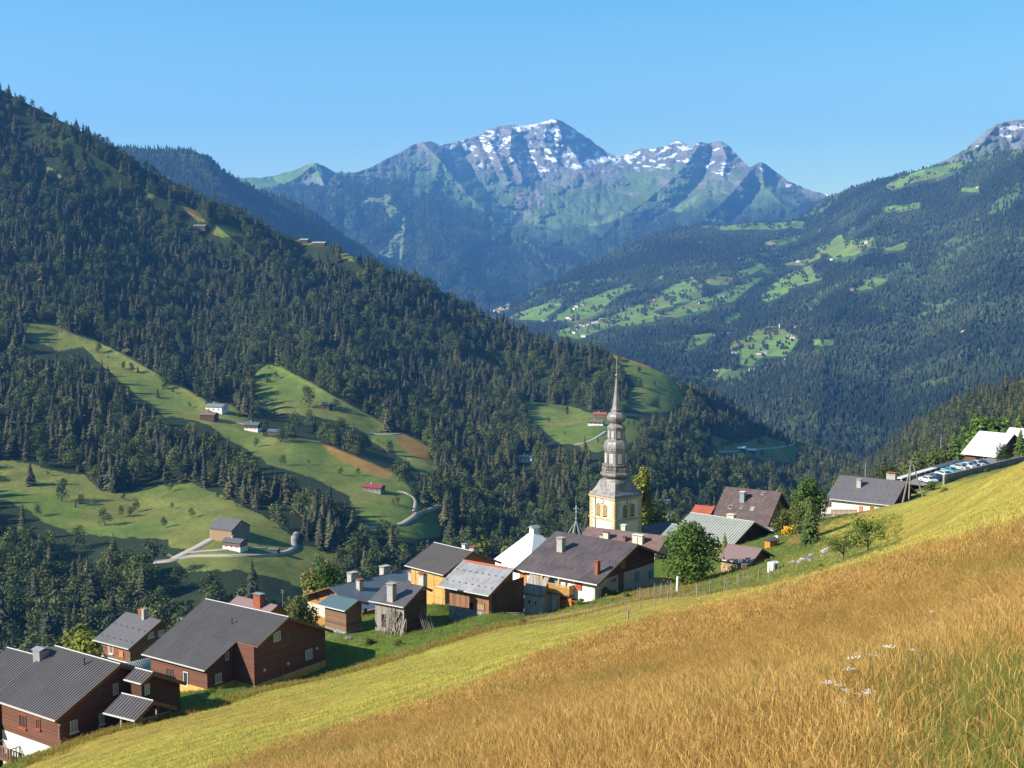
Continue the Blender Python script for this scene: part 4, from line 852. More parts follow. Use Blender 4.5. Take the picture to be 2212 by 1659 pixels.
TR_S = trunk_mesh('trunk', 1, .012, .8); TR_B = trunk_mesh('trunk', 1, .018, .45, 4, 3)
dist = np.hypot(pa[:, 0], pa[:, 1]); single = np.zeros(len(pa), bool)
# hidden behind the village shelf: the lowest visible row per column
lowvis = np.interp(pa[:, 3], [-200, 0, 150, 220, 330, 420, 500, 600, 650, 760, 880, 1000, 1080, 1110, 1250, 1400, 1480, 1560, 1700, 1800, 1860, 2200], [1480, 1450, 1420, 1400, 1380, 1340, 1300, 1330, 1310, 1270, 1230, 1200, 1210, 1200, 1170, 1150, 1130, 1090, 1100, 1060, 1070, 1000])
see = (pa[:, 3] > -20) & (pa[:, 3] < 2230) & (pa[:, 4] < lowvis)
for kb, lim in ((False, 255), (True, 165)):
    cand = np.nonzero((isb == kb) & see)[0]; cand = cand[np.argsort(dist[cand])][:lim]; single[cand] = True
hA = np.where(isb, RNG.uniform(10, 21, len(pa)), 9 + 15 * RNG.random(len(pa)) ** .8)
hA = hA * np.where(pa[:, 4] - np.interp(pa[:, 3], *zip(*A_top)) < 14, .72, 1) * np.where((pa[:, 4] > 1000) & (pa[:, 3] < 420) & (pa[:, 4] < 1120), 1.1, 1)
for i in np.nonzero(single)[0]:
    u_, v_ = pa[i, 3], pa[i, 4]; where = [w_[0] for w_ in WOODS if w_[1](u_, v_)][0]; k_ = bool(isb[i])
    place_tree(k_, pa[i, 0], pa[i, 1], pa[i, 2] - .4, hA[i], i, ('rounded broadleaf tree ' if k_ else 'dark pointed spruce ') + where, ('broadleaf trees ' if k_ else 'spruces ') + where)
SOLO_L = {0: 'tall narrow tree alone at the top of the long upper meadow', 1: 'dark round tree on the track across the lower left meadow', 2: 'small dark round tree alone in the lower left meadow', 3: 'dark spruce on the left edge of the lower left meadow'}
for i, s_ in enumerate(SOLO):
    lb = SOLO_L.get(i); u_, v_ = s_[0], s_[1]
    wh = 'on the long upper meadow at the left' if u_ < 480 and v_ < 900 else 'round the small chalets in mid valley' if u_ < 760 and v_ < 1000 else 'by the barn meadow below the wood' if u_ < 850 and v_ > 1120 else 'round the curved road meadow' if u_ < 1000 else 'on the meadows beyond the church spire'
    place_tree(s_[3], float(sx[i]), float(sy[i]), float(sz[i]) - .3, s_[2], i, lb or (('leafy tree standing ' if s_[3] else 'lone spruce standing ') + wh), None if lb else ('trees ' + wh))
rest = ~single; pr = pa[rest]; vb = isb[rest]; var = np.where(vb, len(SPR) + RNG.integers(0, len(BRD), len(pr)), RNG.integers(0, len(SPR), len(pr)))
var = np.where(RNG.random(len(pr)) < .008, len(SPR) + len(BRD), var)
hd = scatter(SA, lambda U, V: multi(A_MEAD, U, V) * (ridged(U / 42 + V / 60, V / 18 - U / 50, 3, 97) > .80) * .55, 10, 12); hd = hd[(~multi(HOUSE_CLEAR, hd[:, 3], hd[:, 4])) & (hd[:, 3] > -20)]
hd_h = RNG.uniform(3.5, 9, len(hd)); hv = np.where(RNG.random(len(hd)) < .8, len(SPR) + RNG.integers(0, len(BRD), len(hd)), RNG.integers(0, len(SPR), len(hd)))
gn_forest('meadow_hedges', np.column_stack([hd[:, :3], hd_h, hv]), [wrap(m_, 'tree') for m_ in SPR + BRD], 'small trees and hedges lining the meadows of the opposite valley side', None)
gn_forest('valley_side_forest', np.column_stack([pr[:, :3], hA[rest], var]), [wrap(m_, 'tree') for m_ in SPR + BRD + [DEADT]], 'dark spruce and broadleaf forest over the opposite valley side', None)
print('TREES', len(pa), single.sum(), len(pb), len(pd), len(pg))
# ------------------------------------------------------------------ gabled houses
zA = Z(0, 2300, 3.16); z1 = Z(0, 2100, 1.7015); z2 = Z(1000, 1900, 2.765); z3 = Z(1400, 1850, 2.765); z4 = Z(1800, 1850, 2.765)
z5 = Z(2000, 1300, 2.074); z6 = Z(2400, 1700, 3.6867); z7 = Z(2900, 1500, 2.6555)
zb = Z(650, 1800, 4.424); zc = Z(680, 1400, 5.53); zd = Z(1300, 1600, 4.365); ze = Z(1500, 1100, 1.8433)
def clip(poly, zc_, keep_above):
    out = []
    for i in range(len(poly)):
        a, b = poly[i], poly[(i + 1) % len(poly)]; ia = (a[1] >= zc_) == keep_above or a[1] == zc_; ib = (b[1] >= zc_) == keep_above or b[1] == zc_
        if ia: out.append(a)
        if ia != ib: t = (zc_ - a[1]) / (b[1] - a[1]); out.append((a[0] + t * (b[0] - a[0]), zc_))
    return out
class House:
    """local x runs along the ridge away from the gable we see, +y down towards the left eave, z = 0 at the ridge"""
    def __init__(s, name, label, cat, AP, D, RF=None, EN=None, EF=None, ER=None, NS=None, NS2=None, az0=-57, m0=.42, L0=12, W0=6.5, wf=1.0, wm=1.0, waz=1.0, group=None, ground=None, EFR=None):
        A = PV(AP[0], AP[1], D)
        def pts(q):
            az_, L, Wn, m, Wf, ys, dx = q; a = Vector((sin(az_), cos(az_), 0)); b = Vector((sin(az_ - pi / 2), cos(az_ - pi / 2), 0))
            zz = Vector((0, 0, 1)); o_ = dx if NS else 0
            return [A + a * L, A + a * o_ + b * Wn - zz * m * Wn, A + a * L + b * Wn - zz * m * Wn, A - b * Wf - zz * m * Wf, A + b * ys - zz * m * ys, A + a * dx + b * ys - zz * m * ys, A + a * L - b * Wf - zz * m * Wf]
        tgt = [RF, EN, EF, ER, NS, NS2, EFR]
        def res(q):
            r = []
            for p, t in zip(pts(q), tgt):
                if t is None: continue
                uu, vv = to_uv(p.x, p.y, p.z); r += [uu - t[0], vv - t[1]]
            r += [waz * math.degrees(q[0] - radians(az0)) * .5, wm * (q[3] - m0) * 40, (q[4] - q[2] * wf) * 1.0, (q[1] - L0) * .05, (q[2] - W0) * .1, (q[5] - 3) * .05, (q[6] - 2) * .05]
            return np.array(r)
        q = np.array([radians(az0), L0, W0, m0, W0 * wf, 3., 2.])
        for it in range(30):
            r = res(q); J = np.zeros((len(r), 7))
            for k in range(7):
                dq = q.copy(); dq[k] += 1e-4; J[:, k] = (res(dq) - r) / 1e-4
            q = q + np.clip(np.linalg.lstsq(J.T @ J + 1e-3 * np.eye(7), -J.T @ r, rcond=None)[0], -2, 2)
        s.az, s.L, s.Wn, s.m, s.Wf, s.ys, s.dx = [float(t) for t in q]; s.notch = NS is not None
        s.A = A; s.a = Vector((sin(s.az), cos(s.az), 0)); s.b = Vector((sin(s.az - pi / 2), cos(s.az - pi / 2), 0))
        gs = [gz(*(A + s.a * x + s.b * y)[:2]) for x in (0, s.L) for y in (-s.Wf, s.Wn)] if ground is None else [ground]
        s.zb = min(gs) - A.z - .6; s.zg = sum(gs) / len(gs) - A.z
        base = A + s.a * s.L / 2; s.e = empty(name, (base.x, base.y, A.z + s.zg), atan2(s.a.y, s.a.x), label, cat, group)
        s.off = Vector((-s.L / 2, 0, -s.zg)); s.name = name
        print('%-14s az %6.1f L %5.1f Wn %5.1f m %.2f Wf %5.1f zg %5.1f res %.1f' % (name, math.degrees(s.az), s.L, s.Wn, s.m, s.Wf, s.zg, np.abs(res(q)[:8]).max()))
    def P(s, x, y, z): return (x + s.off.x, y + s.off.y, z + s.off.z)
    def build(s, mb, name, mats, parent=None, smooth=False):
        mb.v = [s.P(*v) for v in mb.v]; return mb.build(name, mats, parent or s.e, smooth)
    def loc_ray(s, px):
        d = Vector(ray(*px)); o = -s.A; f = lambda v: Vector((v.dot(s.a), v.dot(s.b), v.z)); return f(o), f(d)
    def hit(s, side, px, off=0.0):
        o, d = s.loc_ray(px)
        if side == 'S': t = (s.yw + off - o.y) / d.y
        elif side == 'G': t = (s.xw + off - o.x) / d.x
        elif side == 'N': t = (s.xw + (s.dx if s.notch else 0) + off - o.x) / d.x
        elif side == 'F': t = (s.L - s.og + off - o.x) / d.x
        elif side == 'R': t = -(o.z + s.m * o.y) / (d.z + s.m * d.y)
        elif side == 'Y': t = (off - o.y) / d.y
        return o + d * t
    def roof(s, mat, th=.16, rib=None, rh=.065, fascia='wood', edge='gutter', oe=.9, og=.7, back=True, ridgecap=True, guards=None):
        s.oe, s.og, s.th = oe, og, th; s.yw = s.Wn - oe; s.xw = og
        mb = MB(); m = s.m; k = math.sqrt(1 + m * m)
        def slab(x0, x1, y0, y1, sg):
            t = th; n = 1
            if rib:
                n = int((x1 - x0) / rib); xs = []
                for i in range(n):
                    xa = x0 + (x1 - x0) * i / n; w_ = (x1 - x0) / n; xs += [(xa, 0), (xa + w_ * .55, 0), (xa + w_ * .65, rh), (xa + w_ * .92, rh)]
                xs.append((x1, 0))
            else: xs = [(x0, 0), (x1, 0)]
            V = []
            for x, h in xs: V += [(x, sg * y0, -m * y0 + h), (x, sg * y1, -m * y1 + h)]
            mb.add(V, [(2 * i, 2 * i + 1, 2 * i + 3, 2 * i + 2) for i in range(len(xs) - 1)], 0)
            B = [(x0, sg * y0, -m * y0), (x1, sg * y0, -m * y0), (x1, sg * y1, -m * y1), (x0, sg * y1, -m * y1)]; Bl = [(a_, b_, c_ - t) for a_, b_, c_ in B]
            e = 0.004; B = [(a_, b_, c_ - e) for a_, b_, c_ in B]
            mb.add(B + Bl, [(7, 6, 5, 4), (1, 2, 6, 5), (2, 3, 7, 6), (3, 0, 4, 7)], 1)
        if s.notch: slab(0, s.L, 0, s.ys, 1); slab(s.dx, s.L, s.ys, s.Wn, 1)
        else: slab(0, s.L, 0, s.Wn, 1)
        slab(0, s.L, 0, s.Wf, -1)
        if ridgecap: c_2 = rh + .03 if rib else .05; mb.prism([(-.09, -.09 * m + c_2), (0, c_2 + .02), (.09, -.09 * m + c_2), (0, -.02)], -.01, s.L + .01, 2 if rib else 0)
        if guards:                                  # rows of little snow stops
            for yy in guards:
                n = int(s.L / 1.1)
                for i in range(n):
                    x = s.L * (i + .5) / n; z_ = -m * yy; mb.box(x - .10, yy - .05, z_ - .02, x + .10, yy + .05, z_ + .13, 3)
        s.r = s.build(mb, 'roof', [M[mat], M[fascia], M[edge], M['dark_metal']])
        # eave trim and gutter, rake boards
        g = MB(); x0 = s.dx if s.notch else 0
        g.box(x0, s.Wn + .01, -m * s.Wn - .13, s.L, s.Wn + .14, -m * s.Wn + .0)
        s.build(g, 'gutter', M[edge], s.r)
        f = MB(); ys_ = s.Wn if not s.notch else s.ys
        f.bar((-.03, 0, -th / 2 - .06), (-.03, ys_, -m * ys_ - th / 2 - .06), .05, th + .16, up=(0, m, 1)); f.bar((-.03, 0, -th / 2 - .06), (-.03, -s.Wf, -m * s.Wf - th / 2 - .06), .05, th + .16, up=(0, -m, 1))
        s.build(f, 'rake_board', M[fascia], s.r); return s
    def wall(s, bands, inset=0):
        """bands: [(material, z_top or None), ...] from the top down; last runs into the ground"""
        m = s.m; t = s.th; y1 = s.yw; y2 = -(s.Wf - s.oe)
        full = [(y2, s.zb), (y1, s.zb), (y1, -m * y1 - t * .8), (0, -t * .8), (y2, m * y2 - t * .8)]
        for i, (mat, zt) in enumerate(bands):
            zlo = bands[i + 1][1] if i + 1 < len(bands) else None; pr = .035 * i
            p = [(a + (pr if a > 0 else -pr), b) for a, b in full] if i else full
            if zt is not None: p = clip(p, zt, False)
            if zlo is not None: p = clip(p, zlo, True)
            mb = MB()
            if s.notch:
                pa_ = [(min(a, s.ys), b) for a, b in p if True]
                q1 = [v for v in clipy(p, s.ys, False)]; q2 = [v for v in clipy(p, s.ys, True)]
                if len(q1) > 2: mb.prism(q1, s.xw - pr, s.L - s.og + pr)
                if len(q2) > 2: mb.prism(q2, s.xw + s.dx - pr, s.L - s.og + pr)
            else: mb.prism(p, s.xw - pr, s.L - s.og + pr)
            s.build(mb, 'wall' if i == 0 else 'ground_floor_wall', M[mat])
        return s
    def zat(s, side, px): return s.hit(side, px).z
    def _rect(s, side, r):
        x0, y0, x1, y1 = r; cx, cy_ = (x0 + x1) / 2, (y0 + y1) / 2
        c = s.hit(side, (cx, cy_)); l = s.hit(side, (x0, cy_)); rg = s.hit(side, (x1, cy_)); t = s.hit(side, (cx, y0)); b = s.hit(side, (cx, y1))
        k = 0 if side == 'S' else 1
        return min(l[k], rg[k]), max(l[k], rg[k]), min(t.z, b.z), max(t.z, b.z)
    def _box(s, mb, side, a0, a1, z0, z1, d0, d1, mi=0):
        if side == 'S': mb.box(a0, s.yw + d0, z0, a1, s.yw + d1, z1, mi)
        else:
            if side == 'F': mb.box(s.L - s.og + d0, a0, z0, s.L - s.og + d1, a1, z1, mi); return
            xw = s.xw + (s.dx if side == 'N' else 0); mb.box(xw - d1, a0, z0, xw - d0, a1, z1, mi)
    def win(s, side, zf, r, frame='wood', pane='glass', shut=None, open_=False, sill=None, bars=True, name='window', pr=.08, kind=None):
        (xa, ya), (xb, yb) = zf(r[0], r[1]), zf(r[2], r[3]); a0, a1, z0, z1 = s._rect(side, (xa, ya, xb, yb)); f = .07
        mb = MB(); B = lambda *a: s._box(mb, side, *a)
        B(a0, a0 + f, z0, z1, -.05, pr); B(a1 - f, a1, z0, z1, -.05, pr); B(a0 + f, a1 - f, z0, z0 + f, -.05, pr); B(a0 + f, a1 - f, z1 - f, z1, -.05, pr)
        if bars: c_ = (a0 + a1) / 2; B(c_ - .03, c_ + .03, z0 + f, z1 - f, -.05, pr - .015)
        if sill: B(a0 - .1, a1 + .1, z0 - .12, z0 - .003, -.05, pr + .09)
        w_ = s.build(mb, name, M[frame]); p = MB(); s._box(p, side, a0 + f, a1 - f, z0 + f, z1 - f, -.03, .03); s.build(p, 'pane' if name == 'window' else 'panel', M[pane], w_)
        if shut:
            for q in ((-1, 1) if open_ else (0,)):
                h = MB(); wd = (a1 - a0) / 2
                if q == 0: s._box(h, side, a0 + .02, a1 - .02, z0 + .02, z1 - .02, pr + .003, pr + .05)
                elif q < 0: s._box(h, side, a0 - wd - .04, a0 - .04, z0, z1, .005, .06)
                else: s._box(h, side, a1 + .04, a1 + wd + .04, z0, z1, .005, .06)
                s.build(h, 'shutter', M[shut], w_)
        return w_
    def door(s, side, zf, r, mat='wood', frame='wood'): return s.win(side, zf, r, frame, mat, bars=False, name='door')
    def chimney(s, zf, cx, yt, yb=None, w_=.7, d_=.7, mat='concrete', cap='slab', yoff=None, capm=None, h0=.0):
        top = zf(cx, yt)
        if yoff is None:
            p = s.hit('R', zf(cx, yb)); y_ = p.y - d_ / 2 * .3; x_ = p.x
        else: p = s.hit('Y', top, yoff); y_ = yoff; x_ = p.x
        W_ = s.A + s.a * x_ + s.b * y_; dx_, dy_, dz_ = ray(*top); zt = dz_ / hypot(dx_, dy_) * hypot(W_.x, W_.y) - s.A.z
        zr = -s.m * (abs(y_) + d_ / 2) - .2; mb = MB(); hc = .28
        mb.box(x_ - w_ / 2, y_ - d_ / 2, zr, x_ + w_ / 2, y_ + d_ / 2, zt - hc)
        mb.box(x_ - w_ / 2 - .05, y_ - d_ / 2 - .05, zt - hc - .12, x_ + w_ / 2 + .05, y_ + d_ / 2 + .05, zt - hc + .001)
        if cap == 'slab':
            for i in (-1, 1):
                for j in (-1, 1): mb.box(x_ + i * w_ * .36 - .06, y_ + j * d_ * .36 - .06, zt - hc, x_ + i * w_ * .36 + .06, y_ + j * d_ * .36 + .06, zt - .08)
            mb.box(x_ - w_ / 2 - .1, y_ - d_ / 2 - .1, zt - .08, x_ + w_ / 2 + .1, y_ + d_ / 2 + .1, zt, 1)
        elif cap == 'pot': mb.tube([(x_, y_, zt - hc), (x_, y_, zt)], w_ * .22, 8, 1)
        elif cap == 'roof': mb.prism([(y_ - d_ / 2 - .15, zt - .2), (y_, zt), (y_ + d_ / 2 + .15, zt - .2), (y_, zt - .06)], x_ - w_ / 2 - .15, x_ + w_ / 2 + .15, 1); mb.box(x_ - w_ * .3, y_ - d_ * .3, zt - hc, x_ + w_ * .3, y_ + d_ * .3, zt - .1, 1)
        fl = MB(); fl.box(x_ - w_ / 2 - .12, y_ - d_ / 2 - .12, zr, x_ + w_ / 2 + .12, y_ + d_ / 2 + .12, -s.m * abs(y_) + .12)
        c = s.build(mb, 'chimney', [M[mat], M[capm or mat]], s.r); return c
    def vent(s, zf, cx, yt, yb):
        p = s.hit('R', zf(cx, yb)); mb = MB(); mb.tube([(p.x, p.y, p.z - .1), (p.x, p.y, p.z + .75)], .09, 8); mb.tube([(p.x, p.y, p.z + .62), (p.x, p.y, p.z + .72)], .14, 8); s.build(mb, 'vent_pipe', M['dark_metal'], s.r)
    def skylight(s, zf, r, pane='glass'):
        (xa, ya), (xb, yb) = zf(r[0], r[1]), zf(r[2], r[3]); c1 = s.hit('R', ((xa + xb) / 2, ya)); c2 = s.hit('R', ((xa + xb) / 2, yb)); l = s.hit('R', (xa, (ya + yb) / 2)); g = s.hit('R', (xb, (ya + yb) / 2))
        x0, x1 = sorted((l.x, g.x)); y0, y1 = sorted((c1.y, c2.y)); cx = (x0 + x1) / 2; hw = max(.3, (x1 - x0) / 2 - (y1 - y0) * .1); mb = MB(); m = s.m
        for (a, b, c_, d) in ((cx - hw, y0, cx + hw, y0 + .09), (cx - hw, y1 - .09, cx + hw, y1), (cx - hw, y0 + .09, cx - hw + .09, y1 - .09), (cx + hw - .09, y0 + .09, cx + hw, y1 - .09)):
            vs = [(a, b, -m * b), (c_, b, -m * b), (c_, d, -m * d), (a, d, -m * d)]; mb.add([(p[0], p[1], p[2] - .02) for p in vs] + [(p[0], p[1], p[2] + .12) for p in vs], [(0, 3, 2, 1), (4, 5, 6, 7), (0, 1, 5, 4), (1, 2, 6, 5), (2, 3, 7, 6), (3, 0, 4, 7)])
        f = s.build(mb, 'roof_window', M['zinc'], s.r); p = MB(); a, b, c_, d = cx - hw + .09, y0 + .09, cx + hw - .09, y1 - .09
        p.poly([(a, b, -m * b + .07), (c_, b, -m * b + .07), (c_, d, -m * d + .07), (a, d, -m * d + .07)]); s.build(p, 'pane', M[pane], f)
    def balcony(s, side, zf, r, depth=1.2, mat='orange_wood', slab='wood', step=.16, name='balcony'):
        """r: photo rectangle of the front railing"""
        (xa, ya), (xb, yb) = zf(r[0], r[1]), zf(r[2], r[3]); o_ = s.yw; s.yw += depth if side == 'S' else 0; ox = s.xw; s.xw -= depth if side == 'G' else 0; og_ = s.og; s.og -= depth if side == 'F' else 0
        a0, a1, z0, z1 = s._rect(side, (xa, ya, xb, yb)); s.yw = o_; s.xw = ox; s.og = og_
        mb = MB(); B = lambda *a: s._box(mb, side, *a)
        B(a0, a1, z0, z0 + .16, -.1, depth, 1); B(a0, a1, z1 - .08, z1, depth - .08, depth); B(a0, a1, z0 + .22, z0 + .3, depth - .08, depth)
        n = max(2, int((a1 - a0) / step))
        for i in range(n): x = a0 + (a1 - a0) * i / n; B(x, x + step * .62, z0 + .3, z1 - .08, depth - .06, depth - .02)
        for e0, e1 in ((a0, a0 + .08), (a1 - .08, a1)):
            B(e0, e1, z1 - .08, z1 - .001, -.05, depth - .081)
            for j in range(max(2, int(depth / step))): y = j * step; B(e0, e1, z0 + .16, z1 - .081, y + .02, y + .1)
        return s.build(mb, name, [M[mat], M[slab]])
    def downpipe(s, side, a, z0, z1, d=.12):
        mb = MB()
        if side == 'S': mb.tube([(a, s.Wn + .05, -s.m * s.Wn - .1), (a, s.yw + d, -s.m * s.Wn - .8), (a, s.yw + d, z0)], .05, 6)
        s.build(mb, 'downpipe', M['gutter'])
def clipy(poly, yc, above):
    return [(b, a) for a, b in clip([(z, y) for y, z in poly], yc, above)]
# ------------------------------------------------------------------ the village, left to right
h = House('chalet', 'large brown chalet with ribbed grey roof and white base at left edge', 'chalet', zA(1385, 385), 123, RF=zA(640, 215), EN=zA(630, 990), ER=zA(2010, 590), EF=zA(-130, 775), m0=.45, L0=13, W0=8)
h.roof('slate_rib', rib=.36, oe=.8, og=.55); zb_ = h.zat('S', zA(400, 1268))
h.wall([('brown_board', None), ('white_wall', zb_)])
h.chimney(zA, 470, 185, None, 1.1, 1.1, 'zinc', 'roof', yoff=1.6)
h.vent(zA, 968, 330, 395)
for r_ in ((222, 962, 302, 1112), (418, 1010, 466, 1128)): h.win('S', zA, r_, 'red_shutter', 'glass', sill=True)
h.win('G', zA, (806, 1030, 888, 1165), 'white', 'pale_curtain_glass', shut=None, sill=True); h.win('G', zA, (1140, 945, 1196, 1075), 'white', 'pale_curtain_glass', sill=True); h.win('G', zA, (1300, 605, 1360, 735), 'white', 'pale_curtain_glass'); h.win('G', zA, (1118, 650, 1190, 770), 'wood', 'glass')
h.balcony('S', zA, (-80, 1330, 118, 1490), 1.1, 'grey_brown_board', step=.4)
mb = MB(); mb.tube([(.25, h.Wn + .06, -h.m * h.Wn - .1), (.25, h.yw + .1, -h.m * h.Wn - .7), (.6, h.yw + .1, -h.m * h.Wn - .8), (.6, h.yw + .1, h.zat('S', zA(690, 1250)))], .055, 8); h.build(mb, 'downpipe', M['zinc'])
CH1 = h
h = House('chalet_wing', 'lower wing with small gable right of the leftmost chalet', 'chalet', zA(1760, 480), 121, RF=zA(1560, 430), EN=zA(1630, 600), ER=zA(2140, 608), m0=.42, L0=4, W0=3, wf=2.0)
h.roof('slate_rib', rib=.36, oe=.35, og=.5).wall([('shaded_gable_board', None)]); h.win('G', zA, (1662, 612, 1720, 735), 'white', 'pale_curtain_glass')
h = House('porch', 'low porch roof on posts against the leftmost chalet, in its shade', 'porch', zA(1765, 808), 117.5, RF=zA(1400, 740), EN=zA(1545, 1015), ER=zA(2030, 905), m0=.42, L0=5, W0=2.6, wf=1.0)
h.roof('slate_rib', rib=.36, oe=.3, og=.4)
mb = MB()
for x_ in (.5, h.L * .55):
    for y_ in (h.Wn - .4, -h.Wf + .4): mb.box(x_ - .09, y_ - .09, h.zb, x_ + .09, y_ + .09, -h.m * abs(y_) - .15)
    mb.bar((x_, h.Wn - .4, -h.m * h.Wn - .35), (x_, -h.Wf + .4, -h.m * h.Wf - .35), .14)
mb.bar((.5, h.Wn - .4, -h.m * h.Wn - 1.3), (.5, h.Wn - 1.4, -h.m * h.Wn - .3), .1); h.build(mb, 'post_frame', M['grey_wood'])
h = House('chalet_block', 'far left block of ribbed grey roof stepping down behind the leftmost chalet', 'chalet', zA(600, 330), 132, RF=zA(85, 195), m0=.45, L0=10, W0=9, wf=.8, waz=3)
h.roof('slate_rib', rib=.36, oe=.8, og=.3).wall([('brown_board', None)])
# chalet 2 with the stepped gable
h = House('chalet', 'large dark brown chalet with stepped gable, right of the leftmost chalet', 'chalet', z1(1790, 255), 148, RF=z1(1280, 165), EN=z1(1270, 567), EF=z1(870, 487), ER=z1(2060, 362), NS=z1(1585, 430), NS2=z1(1475, 408), m0=.45, L0=16, W0=9, az0=-60)
h.roof('slate_rib', rib=.36, oe=.8, og=.6); h.wall([('brown_board', None), ('ochre', h.zat('S', z1(1160, 668)))])
h.vent(z1, 1437, 268, 300)
h.win('S', z1, (1032, 570, 1075, 625), 'red_shutter', 'glass', sill=True); h.door('S', z1, (1140, 595, 1168, 685), 'glass', 'white'); h.win('N', z1, (1335, 605, 1372, 660), 'white', 'pale_curtain_glass', sill=True); h.win('N', z1, (1396, 472, 1418, 522), 'white', 'glass')
h.win('G', z1, (1695, 345, 1738, 405), 'white', 'pale_curtain_glass'); h.win('G', z1, (1765, 345, 1803, 380), 'wood', 'glass'); h.win('G', z1, (1855, 355, 1880, 410), 'wood', 'glass'); h.win('G', z1, (1895, 455, 1935, 517), 'white', 'pale_curtain_glass'); h.door('G', z1, (1722, 556, 1748, 650), 'dark_plank')
for px_ in ((1638, 582), (1785, 543), (1964, 447)):
    p_ = h.hit('G', z1(*px_)); mb = MB(); mb.tube([(p_.x + .02, p_.y, p_.z), (p_.x - .15, p_.y, p_.z)], .16, 10); h.build(mb, 'wall_lamp', M['white'])
CH2 = h
# chalet 3
h = House('chalet', 'two storey brown chalet with smooth grey roof and twin chimney', 'chalet', z1(1000, 276), 176, RF=z1(770, 225), EN=z1(790, 445), EF=z1(585, 397), ER=z1(1070, 312), m0=.45, L0=12, W0=7, wf=.8)
h.roof('grey_slab', oe=.7, og=.7, guards=(h.Wn - 1.0, h.Wn - 3.2)); h.wall([('grey_brown_board', None), ('white_wall', h.zat('S', z1(740, 522)))])
h.chimney(z1, 879, 190, None, .6, .9, 'brick', 'pot', yoff=-.6); h.chimney(z1, 897, 190, None, .5, .8, 'concrete', 'pot', yoff=.2)
h.win('S', z1, (680, 428, 700, 480), 'white', 'glass', shut='orange_shutter', open_=True, sill=True); h.win('S', z1, (742, 463, 768, 497), 'orange_wood', 'glass', shut='orange_shutter', sill=True)
h.win('G', z1, (915, 348, 952, 380), 'white', 'pale_curtain_glass', sill=True); h.win('G', z1, (980, 335, 1018, 366), 'white', 'pale_curtain_glass', sill=True)
h = House('house', 'small plain grey roof just behind the twin chimney chalet', 'house', z1(1172, 247), 200, EN=z1(1010, 276) and None, ER=z1(1215, 262), RF=z1(1160, 243), m0=.4, L0=4, W0=8, az0=20, waz=6)
h.roof('blue_sheet', oe=.5, og=.5).wall([('brown_board', None)])
# striped garage roof between the two big chalets
def slab_quad(name, label, cat, px, mat, th=.14, rib=None, wallmat=None):
    pts_ = [PV(*z_) for z_ in px]; c_ = sum(pts_, Vector()) / 4; e_ = empty(name, (c_.x, c_.y, gz(c_.x, c_.y)), 0, label, cat); o_ = e_.location
    P4 = [p - o_ for p in pts_]; mb = MB(); n = rib or 1; nn = (P4[1] - P4[0]).cross(P4[3] - P4[0]).normalized(); nn = nn if nn.z > 0 else -nn
    V_ = []
    for i in range(n):
        for f_, hh_ in (((i) / n, 0), ((i + .5) / n, 0), ((i + .62) / n, .06), ((i + .92) / n, .06)): V_ += [P4[0].lerp(P4[1], f_) + nn * hh_, P4[3].lerp(P4[2], f_) + nn * hh_]
    V_ += [P4[1], P4[2]]
    mb.add(V_, [(2 * i, 2 * i + 1, 2 * i + 3, 2 * i + 2) for i in range(len(V_) // 2 - 1)], 0); B = [p - nn * .005 for p in P4]; mb.add(B + [p - nn * th for p in P4], [(0, 1, 2, 3), (7, 6, 5, 4), (0, 4, 5, 1), (1, 5, 6, 2), (2, 6, 7, 3), (3, 7, 4, 0)], 1)
    mb.build('roof', [M[mat], M['wood']], e_)
    if wallmat:
        mb = MB(); Q = [c_ - o_ + (p - (c_ - o_)) * .88 for p in P4]; vs = [(q.x, q.y, q.z - th) for q in Q] + [(q.x, q.y, -1.2) for q in Q]; mb.add(vs, [(0, 1, 2, 3), (7, 6, 5, 4), (0, 4, 5, 1), (1, 5, 6, 2), (2, 6, 7, 3), (3, 7, 4, 0)]); mb.build('wall', M[wallmat], e_)
    return e_
slab_quad('garage', 'garage with pale striped ribbed roof tucked between the two big brown chalets', 'garage', [(*zA(1400, 383), 136), (*zA(1712, 312), 141), (*zA(1740, 470), 137), (*zA(1540, 505), 132)], 'fibre', rib=12, wallmat='brown_board')
# house with the brick chimney
h = House('house', 'small house with orange brick chimney and mauve grey roof behind the stepped gable chalet', 'house', z1(1722, 182), 186, RF=z1(1470, 126), EN=z1(1650, 215), ER=z1(1822, 236), m0=.42, L0=12, W0=5)
h.roof('mauve_felt', oe=.6, og=.5).wall([('honey_gable', None)]); h.chimney(z1, 1605, 107, None, 1.5, .9, 'brick', 'slab', yoff=.9, capm='zinc')
h.chimney(z1, 1845, 208, 268, .9, .9, 'concrete', 'slab', yoff=-4.0)
mb = MB(); mb.tube([(0, -1, -1), (0, -1, 2.3)], .03, 6); mb.bar((-.5, -1, 2.0), (.5, -1, 2.0), .03); mb.bar((-.4, -1, 1.7), (.4, -1, 1.7), .03); h.build(mb, 'aerial', M['zinc'])
